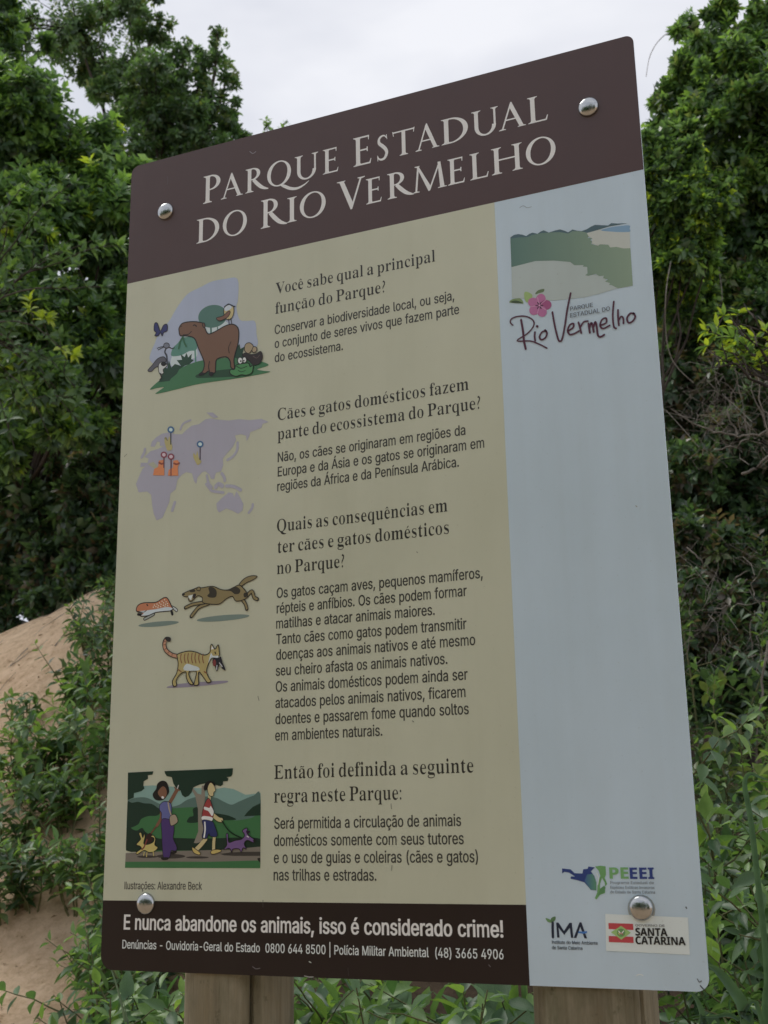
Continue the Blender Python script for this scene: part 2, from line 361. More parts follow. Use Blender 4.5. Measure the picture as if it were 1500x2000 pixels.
    'á': (156, '64,-3 44,0 27,9 16,23 12,43 13,55 17,64 31,77 50,84 101,92 109,97 109,111 102,124 88,131 68,131 50,123 40,110 16,116 23,129 31,138 42,145 59,152 78,154 96,152 110,147 122,137 131,122 134,109 135,0 111,0 111,21 109,21 101,10 90,2 76,-2;68,18 81,19 96,26 105,37 110,51 110,76 101,72 77,68 58,65 47,60 39,53 37,46 38,35 43,26 52,21;65,172 84,212 111,212 85,172'),
    'ã': (156, '64,-3 44,0 27,9 16,23 12,43 13,55 17,64 31,77 50,84 101,92 109,97 109,111 102,124 88,131 68,131 50,123 40,110 16,116 23,129 31,138 42,145 59,152 78,154 96,152 110,147 122,137 131,122 134,109 135,0 111,0 111,21 109,21 101,10 90,2 76,-2;68,18 81,19 96,26 105,37 110,51 110,76 101,72 77,68 58,65 47,60 39,53 37,46 38,35 43,26 52,21;94,178 84,180 60,190 56,188 53,179 36,179 38,190 42,199 49,205 58,207 68,206 91,196 96,198 99,207 115,207 114,195 109,186 103,180'),
    'ç': (158, '83,-3 55,2 33,18 19,43 14,75 16,97 27,125 47,144 64,151 88,154 113,147 133,133 145,111 121,105 116,116 108,124 97,130 83,132 69,130 58,124 49,115 43,103 40,90 39,68 43,47 49,35 63,23 76,19 87,19 97,21 108,26 117,35 122,47 145,41 136,22 122,9 104,0;68,-57 68,-43 90,-42 94,-41 97,-36 97,-30 93,-26 73,-25 77,7 90,7 90,-12 101,-13 109,-18 115,-29 115,-39 111,-48 103,-54 92,-57'),
    'é': (162, '85,-3 55,2 39,12 27,26 16,53 14,75 16,97 27,124 46,144 63,151 72,153 100,151 123,141 136,126 145,105 148,68 30,68 30,88 135,88 124,81 119,107 113,118 105,126 89,132 75,132 64,128 54,122 46,113 39,91 39,63 42,49 47,37 60,25 78,19 94,19 111,27 122,42 146,36 138,20 125,8 107,0;71,172 90,212 117,212 91,172'),
    'í': (67, '21,0 21,152 45,152 45,0;23,172 42,212 69,212 43,172'),
    'ó': (166, '83,-3 55,2 33,18 19,43 14,75 19,107 33,132 55,148 83,154 111,148 133,132 148,107 152,75 148,43 133,18 111,2;83,19 103,23 117,35 125,54 128,75 125,97 117,115 103,128 83,132 63,128 49,115 41,97 39,75 41,54 49,35 63,23;72,172 91,212 119,212 92,172'),
    'õ': (166, '83,-3 55,2 33,18 19,43 14,75 19,107 33,132 55,148 83,154 111,148 133,132 148,107 152,75 148,43 133,18 111,2;83,19 103,23 117,35 125,54 128,75 125,97 117,115 103,128 83,132 63,128 49,115 41,97 39,75 41,54 49,35 63,23;101,178 91,180 68,190 63,188 60,179 43,179 45,190 49,199 56,205 65,207 75,206 98,196 103,198 106,207 122,207 121,195 116,186 110,180'),
    'ú': (164, '73,-2 52,2 40,8 31,17 25,30 21,56 21,152 45,152 45,58 51,35 55,30 66,23 85,20 100,25 107,31 113,39 117,49 118,152 143,152 143,0 119,0 119,37 123,37 119,27 109,12 103,7 89,0;71,172 90,212 118,212 91,172'),
}
FONT_B = {
    '!': (78, '27,64 25,203 53,203 51,64;39,-2 32,0 26,4 22,9 21,16 22,23 26,29 32,33 39,35 46,33 52,29 56,23 57,16 56,9 52,4 46,0'),
    ',': (75, '15,-48 27,28 55,28 34,-48'),
    'E': (167, '24,0 24,203 149,203 149,181 50,181 50,114 142,114 142,91 50,91 50,23 150,23 150,0'),
    'a': (156, '64,-3 44,0 27,9 16,23 12,43 13,55 17,64 31,77 50,84 101,92 109,97 109,111 102,124 88,131 68,131 50,123 40,110 16,116 23,129 31,138 42,145 59,152 78,154 96,152 110,147 122,137 131,122 134,109 135,0 111,0 111,21 109,21 101,10 90,2 76,-2;68,18 81,19 96,26 105,37 110,51 110,76 101,72 77,68 58,65 47,60 39,53 37,46 38,35 43,26 52,21'),
    'b': (170, '92,-3 79,-2 65,4 55,12 47,23 45,23 45,0 21,0 21,203 45,203 45,128 58,141 69,149 85,153 101,153 125,144 143,125 154,98 156,76 154,53 144,25 132,12 118,2;88,19 107,23 120,35 128,53 131,76 129,98 120,116 107,128 88,132 70,128 56,116 48,99 45,76 48,53 56,35 70,23'),
    'c': (158, '83,-3 55,2 33,18 19,43 14,75 16,97 27,125 47,144 64,151 88,154 113,147 133,133 145,111 121,105 116,116 108,124 97,130 83,132 69,130 58,124 49,115 43,103 40,90 39,68 43,47 49,35 63,23 76,19 87,19 97,21 108,26 117,35 122,47 145,41 136,22 122,9 104,0'),
    'd': (170, '78,-3 52,2 38,12 26,25 16,53 14,87 22,117 38,139 60,151 78,154 96,151 109,144 124,128 124,203 149,203 149,0 125,0 125,23 123,23 115,12 105,4 91,-2;82,19 100,23 114,35 122,53 125,76 122,99 114,116 100,128 82,132 63,128 49,116 41,98 39,76 41,53 50,35 63,23'),
    'e': (162, '85,-3 55,2 39,12 27,26 16,53 14,75 16,97 27,124 46,144 63,151 72,153 100,151 123,141 136,126 145,105 148,68 30,68 30,88 135,88 124,81 119,107 113,118 105,126 89,132 75,132 64,128 54,122 46,113 39,91 39,63 42,49 47,37 60,25 78,19 94,19 111,27 122,42 146,36 138,20 125,8 107,0'),
    'i': (67, '21,0 21,152 45,152 45,0;33,177 22,182 17,193 22,205 33,209 46,205 51,193 46,182'),
    'm': (244, '21,0 21,152 45,152 45,118 43,118 50,134 60,145 73,152 88,154 103,152 115,144 124,133 128,118 125,118 132,133 147,147 169,154 187,153 204,145 213,137 219,125 222,111 223,0 198,0 198,109 196,116 189,125 179,130 167,132 158,131 146,126 140,120 135,108 134,0 110,0 109,110 101,124 92,130 80,132 67,130 59,126 50,116 47,106 45,0'),
    'n': (164, '45,91 45,0 21,0 21,152 45,152 45,115 41,115 49,133 61,145 75,152 91,154 112,150 123,144 136,128 141,114 143,0 118,0 118,102 113,116 109,122 104,126 92,131 79,131 64,127 57,121 51,113 47,103'),
    'o': (166, '83,-3 55,2 33,18 19,43 14,75 19,107 33,132 55,148 83,154 111,148 133,132 148,107 152,75 148,43 133,18 111,2;83,19 103,23 117,35 125,54 128,75 125,97 117,115 103,128 83,132 63,128 49,115 41,97 39,75 41,54 49,35 63,23'),
    'r': (104, '21,0 21,152 45,152 45,128 46,128 52,139 66,150 79,153 97,153 97,129 83,130 68,128 56,121 50,113 45,95 45,0'),
    's': (146, '73,-3 51,-1 34,7 21,20 14,38 38,43 45,27 54,22 66,19 87,20 98,25 105,32 107,45 102,54 90,61 42,74 29,83 24,89 19,102 21,122 30,137 40,145 53,151 75,154 96,151 112,143 123,131 130,116 107,111 100,123 93,129 82,133 68,133 57,129 48,123 44,115 45,103 50,97 57,93 101,81 117,73 127,63 132,43 128,24 116,10 97,0'),
    'u': (164, '73,-2 52,2 40,8 31,17 25,30 21,56 21,152 45,152 45,58 51,35 55,30 66,23 85,20 100,25 107,31 113,39 117,49 118,152 143,152 143,0 119,0 119,37 123,37 119,27 109,12 103,7 89,0'),
    'é': (162, '85,-3 55,2 39,12 27,26 16,53 14,75 16,97 27,124 46,144 63,151 72,153 100,151 123,141 136,126 145,105 148,68 30,68 30,88 135,88 124,81 119,107 113,118 105,126 89,132 75,132 64,128 54,122 46,113 39,91 39,63 42,49 47,37 60,25 78,19 94,19 111,27 122,42 146,36 138,20 125,8 107,0;71,172 90,212 117,212 91,172'),
}
FONT_S = {
    ':': (88, '44,183 34,181 27,176 21,169 20,159 21,150 27,142 34,137 44,135 53,137 61,142 66,150 68,159 66,169 61,176 53,181;44,44 34,43 27,37 21,30 20,20 21,11 27,3 34,-2 44,-4 53,-2 61,3 66,11 68,20 66,30 61,37 53,43'),
    '?': (133, '33,238 50,240 61,238 70,233 75,225 77,214 70,188 39,136 32,107 33,95 38,85 45,77 56,70 63,102 106,176 116,218 113,238 102,257 82,271 52,276;62,44 52,43 45,37 39,30 38,20 39,11 45,3 52,-2 62,-4 71,-2 79,3 84,11 86,20 84,30 79,37 71,43'),
    'C': (279, '153,-6 115,-2 98,4 67,22 43,47 26,79 17,116 17,156 26,193 33,209 55,237 83,259 99,267 116,273 154,277 184,273 228,259 238,260 243,264 250,277 260,277 260,184 250,184 234,217 212,242 187,259 158,264 126,256 104,232 90,191 86,135 91,82 106,44 131,22 166,14 190,17 213,27 225,34 236,42 255,63 266,53 244,27 217,8 187,-3'),
    'E': (263, '8,0 8,10 26,12 37,18 43,29 45,46 45,220 43,241 40,248 32,257 10,261 10,271 238,271 238,190 228,190 220,222 212,233 203,242 191,248 176,253 138,256 119,255 112,251 109,237 109,146 138,150 147,154 160,168 165,178 172,206 181,206 181,70 171,70 166,101 155,120 137,129 109,132 109,40 112,24 123,17 151,17 176,20 196,27 221,45 234,62 245,85 256,85 240,0'),
    'P': (249, '9,0 9,10 27,13 37,19 43,30 44,48 44,234 37,252 26,258 10,261 10,271 127,271 171,269 200,262 218,251 232,237 237,228 243,209 242,181 237,167 229,154 218,143 204,134 187,128 167,124 108,122 108,48 110,30 116,19 120,15 144,10 144,0;108,137 134,138 145,140 162,150 167,158 171,169 174,196 171,223 164,242 150,253 140,256 119,256 111,250 108,237'),
    'Q': (313, '225,-69 187,-65 156,-52 130,-30 111,0 84,12 60,30 42,51 28,77 19,105 17,120 17,150 27,191 39,216 66,246 101,267 128,275 158,278 187,275 200,272 225,261 247,246 266,227 286,192 291,179 296,151 295,112 290,90 282,70 270,51 256,34 239,20 219,9 197,0 209,-21 225,-36 243,-45 265,-48 293,-44 295,-55 259,-65;158,7 188,15 209,39 222,79 226,136 222,191 216,213 207,231 197,246 185,256 171,262 155,264 125,256 104,232 91,192 86,136 91,80 97,58 106,40 116,26 129,15 142,9'),
    'V': (255, '126,-8 23,234 10,254 -8,261 -8,271 126,271 126,261 104,259 95,255 91,248 91,241 154,85 207,225 211,239 211,248 207,255 199,259 178,261 178,271 263,271 263,261 252,260 243,255 232,237 137,-8'),
    'a': (205, '152,-6 138,-4 128,1 122,9 119,21 105,9 90,1 74,-4 57,-5 38,-2 31,2 19,13 13,29 14,50 18,62 27,72 53,89 71,98 118,113 117,158 111,168 107,172 95,176 77,175 69,173 64,169 62,162 72,145 73,138 71,128 65,120 52,114 40,114 30,118 21,130 20,148 25,160 35,171 48,180 75,188 116,189 146,181 157,174 165,165 170,154 173,141 175,26 176,22 181,20 191,25 196,16 175,0 164,-5;90,20 104,24 118,38 118,101 97,93 82,82 73,68 70,50 72,37 75,28 81,22'),
    'b': (215, '26,-7 25,240 22,255 16,259 5,262 5,271 82,271 82,166 93,176 104,184 117,188 142,189 152,187 169,178 189,156 201,124 203,84 197,57 192,45 186,34 170,15 150,2 139,-3 114,-6 101,-5 88,0 62,17 32,-7;109,8 119,10 127,14 133,20 138,29 144,56 146,95 144,127 138,149 126,162 110,167 101,165 89,157 82,144 82,41 84,27 89,17 97,10'),
    'c': (175, '93,-6 71,-3 52,6 35,21 22,40 14,63 12,89 15,117 18,129 30,152 47,170 57,177 79,187 104,190 130,187 140,183 156,171 164,155 165,141 161,132 151,123 141,122 130,123 123,129 118,137 117,168 113,173 108,176 101,177 86,173 75,161 69,140 67,112 68,91 75,58 82,45 90,36 99,28 110,24 122,23 142,28 162,43 170,36 154,18 135,5 115,-3'),
    'd': (220, '83,-6 73,-5 55,1 39,13 26,30 17,51 12,75 14,116 17,129 27,152 40,170 57,183 76,189 100,188 112,184 123,177 133,167 133,239 129,253 123,258 105,262 105,271 190,271 190,38 192,28 196,22 210,16 210,6 175,3 133,-6 133,23 123,10 112,1 99,-4;102,17 111,19 120,25 128,34 133,45 133,144 127,157 118,163 109,167 95,166 82,157 74,138 70,109 72,58 77,35 87,21'),
    'e': (179, '92,-6 70,-3 60,1 50,6 34,21 22,41 17,53 12,79 14,120 18,132 28,153 35,162 52,177 72,187 82,189 110,188 124,184 137,177 148,167 157,154 163,140 167,122 168,103 168,99 70,99 73,67 82,44 98,30 119,25 130,27 141,32 151,40 161,51 170,43 154,22 136,6 115,-3;69,114 120,114 119,150 112,170 108,174 96,177 84,173 76,163 71,146'),
    'f': (127, '9,0 9,10 21,12 29,18 31,44 31,165 10,165 10,185 31,185 32,225 36,238 42,250 50,259 61,267 88,276 116,276 135,270 143,265 153,253 156,246 156,232 153,222 146,215 138,212 124,213 114,221 110,228 111,241 118,257 115,262 102,264 94,260 90,252 88,232 88,185 121,185 121,165 88,165 90,24 94,15 98,13 119,10 119,0'),
    'g': (195, '87,-84 69,-83 39,-77 20,-66 10,-52 8,-44 10,-35 16,-27 27,-21 41,-15 21,-1 16,8 14,18 17,32 32,50 61,66 40,76 25,90 16,106 13,126 19,152 36,172 52,182 72,188 105,189 139,181 189,181 189,160 160,160 170,141 173,132 173,113 164,90 147,73 122,63 75,61 67,56 62,50 60,42 62,37 66,33 74,30 133,28 163,21 176,13 186,-5 188,-22 186,-36 182,-48 173,-58 162,-67 148,-74 130,-80;94,74 106,77 113,87 117,103 119,126 117,149 113,164 106,174 94,177 82,174 74,164 69,149 68,126 69,103 74,87 82,77;96,-69 122,-67 141,-62 153,-52 157,-39 152,-27 144,-23 122,-20 58,-20 47,-31 44,-43 47,-53 51,-57 63,-65 72,-67'),
    'i': (118, '60,216 48,218 39,224 32,234 30,246 32,257 39,267 48,274 60,276 72,274 81,267 88,257 90,246 88,234 81,224 72,218;11,0 11,10 21,11 27,15 31,27 31,157 29,167 26,172 12,175 12,185 88,185 89,27 90,19 94,13 107,10 107,0'),
    'l': (119, '11,0 11,10 21,11 27,15 31,27 31,237 29,252 26,258 12,262 12,271 88,271 89,27 90,19 94,13 107,10 107,0'),
    'm': (330, '11,0 11,10 24,13 29,18 31,33 31,157 29,166 25,172 11,175 11,185 87,185 87,158 99,172 112,182 126,188 141,190 160,187 174,181 184,170 191,156 203,170 217,181 232,187 249,190 271,186 287,174 297,154 300,126 300,27 302,19 306,13 319,10 319,0 225,0 225,10 234,11 240,16 244,33 244,129 242,149 235,160 225,162 216,160 208,157 193,141 193,28 195,19 199,13 212,10 212,0 119,0 119,10 128,11 134,16 138,33 137,143 132,157 119,162 110,160 102,156 87,140 87,28 89,19 93,13 106,10 106,0'),
    'n': (227, '11,0 11,10 24,13 29,18 31,33 31,157 29,166 25,172 11,175 11,185 88,185 88,159 100,173 113,182 128,188 145,190 168,186 184,174 194,154 197,126 197,27 199,19 203,13 216,10 216,0 120,0 120,10 131,11 136,16 140,33 139,143 134,157 121,162 103,156 88,140 88,27 90,19 94,13 107,10 107,0'),
    'o': (200, '100,-6 88,-5 64,1 54,7 36,22 29,31 18,53 12,78 11,92 14,118 18,131 22,142 36,162 54,177 64,183 75,186 100,190 125,187 136,183 146,177 164,162 177,143 182,131 188,106 189,92 188,78 182,52 177,41 164,21 146,6 136,1 113,-5;100,7 115,11 120,16 126,28 129,48 131,92 129,135 124,161 114,174 100,178 86,174 76,161 71,135 70,92 71,49 75,28 81,16 86,11'),
    'p': (221, '10,-83 10,-74 22,-71 29,-63 31,-38 31,153 28,169 22,173 12,176 12,185 85,185 85,156 95,171 107,182 121,188 147,189 166,183 174,178 194,154 206,121 208,81 203,55 188,23 173,7 165,1 156,-3 135,-6 121,-4 109,0 98,8 88,19 88,-42 90,-59 94,-66 99,-70 118,-73 118,-83;116,17 132,21 138,27 146,46 150,92 149,124 144,148 134,161 118,166 110,164 102,159 88,140 88,41 100,23 107,18'),
    'q': (217, '104,-83 104,-73 124,-70 132,-61 133,17 123,7 111,0 98,-4 74,-5 55,1 47,6 32,20 26,28 17,49 13,73 13,100 19,127 30,151 46,169 66,182 89,189 115,189 128,184 153,168 184,191 190,191 191,-56 193,-65 197,-70 211,-73 211,-83;106,18 115,19 124,24 130,31 133,40 133,144 132,158 127,168 118,174 107,176 97,174 89,171 83,164 74,144 70,113 70,75 74,46 83,28 97,19'),
    'r': (171, '11,0 11,10 24,13 29,18 31,33 30,163 25,172 12,175 12,185 87,185 87,150 98,167 111,179 132,189 147,189 159,185 168,176 172,165 172,153 166,140 153,133 143,133 135,135 121,151 112,155 100,149 93,138 89,114 89,27 95,15 103,11 118,10 118,0'),
    's': (172, '90,-6 72,-4 44,5 36,3 30,-5 21,-5 21,63 32,63 39,40 45,31 59,17 75,10 91,9 102,13 112,24 114,35 113,43 102,57 54,83 32,101 23,123 23,143 31,164 48,181 70,189 87,190 108,186 127,182 133,184 137,190 145,190 145,132 136,132 123,159 111,170 96,176 83,176 69,170 63,159 64,146 69,138 76,132 124,108 144,90 148,83 153,66 152,43 149,31 136,11 116,-2'),
    't': (136, '74,-6 62,-5 45,1 39,6 31,21 29,42 29,166 12,166 12,178 52,220 77,252 86,252 86,185 124,185 124,166 86,166 86,49 88,34 93,26 100,24 113,29 123,44 132,39 122,20 109,6 92,-3'),
    'u': (223, '78,-6 54,-2 46,3 34,19 28,43 26,160 21,171 7,175 7,185 84,185 85,39 90,27 96,23 114,22 122,26 136,39 136,148 135,161 132,169 125,173 113,175 113,185 193,185 193,35 197,23 204,19 214,18 214,8 178,4 136,-6 136,24 125,12 111,2 95,-4'),
    'z': (174, '8,0 8,8 100,171 66,171 49,166 38,156 26,129 16,129 19,185 164,185 164,173 75,15 104,16 125,21 139,33 145,41 155,64 164,64 160,0'),
}
FONT_X = {
    'A': (276, '0,0 101,287 175,287 276,0 211,0 190,68 86,68 65,0;101,119 176,119 139,238 138,242'),
    'C': (255, '152,-4 111,1 94,6 66,24 45,50 37,65 27,101 23,142 27,183 39,219 58,248 84,271 100,279 117,285 157,290 178,288 210,281 241,270 221,220 189,234 165,239 141,238 127,233 114,225 104,213 96,199 90,182 87,163 87,120 90,102 95,85 103,71 112,60 125,53 140,48 157,46 192,50 230,62 230,11 193,0'),
    'E': (224, '36,0 36,286 200,286 200,236 96,236 96,173 193,173 193,124 96,124 96,50 200,50 200,0'),
    'I': (156, '13,0 13,34 48,50 48,235 13,251 13,286 143,286 143,251 108,235 108,50 143,34 143,0'),
    'N': (325, '36,0 36,286 112,286 236,72 235,286 289,286 289,0 212,0 88,216 86,216 90,145 90,0'),
    'P': (251, '36,0 36,286 153,284 175,280 193,272 208,262 219,249 227,234 232,216 233,196 231,172 223,150 217,139 209,130 188,115 160,105 142,102 96,102 96,0;96,151 139,154 157,161 168,175 172,194 169,213 160,226 145,233 124,236 96,236'),
    'R': (264, '36,0 36,286 146,284 170,280 190,274 205,264 218,252 226,238 231,220 233,191 226,166 217,152 206,141 180,124 264,0 197,0 129,110 96,110 96,0;96,159 130,159 151,164 165,174 169,181 172,198 169,216 158,227 140,234 96,236'),
    'S': (220, '99,-4 56,0 18,13 18,70 71,50 93,46 114,47 130,51 140,59 145,70 144,84 141,91 129,102 68,134 46,151 28,175 23,190 22,208 23,227 28,243 36,256 48,268 62,278 78,284 97,288 118,290 161,284 203,270 184,222 141,237 108,239 90,231 83,222 81,210 84,197 94,186 155,154 172,143 186,131 200,109 204,79 203,61 198,45 189,31 177,19 162,9 144,2 123,-3'),
    'T': (232, '86,0 86,235 8,235 8,286 224,286 224,235 146,235 146,0'),
}
LINES = [
 ('H', 'Você sabe qual a principal', 325.8, 635.6, 338.9),
 ('H', 'função do Parque?', 325.4, 541.5, 377.5),
 ('B', 'Conservar a biodiversidade local, ou seja,', 324.0, 668.1, 417.0),
 ('B', 'o conjunto de seres vivos que fazem parte', 324.2, 675.9, 443.8),
 ('B', 'do ecossistema.', 324.4, 459.4, 470.9),
 ('H', 'Cães e gatos domésticos fazem', 331.1, 687.5, 581.5),
 ('H', 'parte do ecossistema do Parque?', 331.3, 706.6, 617.4),
 ('B', 'Não, os cães se originaram em regiões da', 331.5, 679.2, 658.4),
 ('B', 'Europa e da Ásia e os gatos se originaram em', 331.7, 710.5, 684.8),
 ('B', 'regiões da África e da Península Arábica.', 330.9, 665.9, 711.3),
 ('H', 'Quais as consequências em', 330.7, 643.5, 784.1),
 ('H', 'ter cães e gatos domésticos', 332.4, 644.9, 821.3),
 ('H', 'no Parque?', 331.1, 457.8, 858.2),
 ('B', 'Os gatos caçam aves, pequenos mamíferos,', 330.7, 699.2, 899.5),
 ('B', 'répteis e anfíbios. Os cães podem formar', 330.9, 671.7, 925.8),
 ('B', 'matilhas e atacar animais maiores.', 330.1, 616.5, 951.7),
 ('B', 'Tanto cães como gatos podem transmitir', 330.3, 669.3, 978.4),
 ('B', 'doenças aos animais nativos e até mesmo', 330.4, 682.8, 1004.7),
 ('B', 'seu cheiro afasta os animais nativos.', 329.7, 635.3, 1031.3),
 ('B', 'Os animais domésticos podem ainda ser', 329.9, 668.3, 1058.0),
 ('B', 'atacados pelos animais nativos, ficarem', 329.4, 663.6, 1084.6),
 ('B', 'doentes e passarem fome quando soltos', 329.6, 668.1, 1111.2),
 ('B', 'em ambientes naturais.', 329.2, 521.9, 1137.9),
 ('H', 'Então foi definida a seguinte', 327.8, 672.2, 1199.6),
 ('H', 'regra neste Parque:', 328.1, 552.1, 1237.2),
 ('B', 'Será permitida a circulação de animais', 328.3, 649.5, 1278.4),
 ('B', 'domésticos somente com seus tutores', 327.9, 652.8, 1305.1),
 ('B', 'e o uso de guias e coleiras (cães e gatos)', 328.1, 674.5, 1331.6),
 ('B', 'nas trilhas e estradas.', 327.7, 507.7, 1358.3),
 ('s', 'Ilustrações: Alexandre Beck', 42.6, 195.1, 1373.2),
]
TITLE_1 = [('P', 167.4, 205.0, 58), ('A', 206.8, 254.3, 50), ('R', 259.9, 309.3, 50), ('Q', 306.3, 356.6, 50), ('U', 364.4, 412.9, 50), ('E', 422.5, 453.7, 50), ('E', 484.1, 519.4, 58), ('S', 531.0, 552.6, 50), ('T', 561.2, 604.4, 50), ('A', 605.3, 650.2, 50), ('D', 654.6, 704.3, 50), ('U', 711.4, 759.9, 50), ('A', 760.3, 808.5, 50), ('L', 812.7, 847.7, 50)]
TITLE_2 = [('D', 154.8, 204.2, 50), ('O', 212.0, 264.0, 50), ('R', 293.8, 349.0, 58), ('I', 348.9, 368.4, 50), ('O', 374.9, 427.7, 50), ('V', 450.5, 506.3, 58), ('E', 508.2, 538.2, 50), ('R', 549.6, 600.5, 50), ('M', 597.7, 661.8, 50), ('E', 664.2, 695.2, 50), ('L', 705.0, 738.4, 50), ('H', 744.2, 798.9, 50), ('O', 805.5, 857.3, 50)]
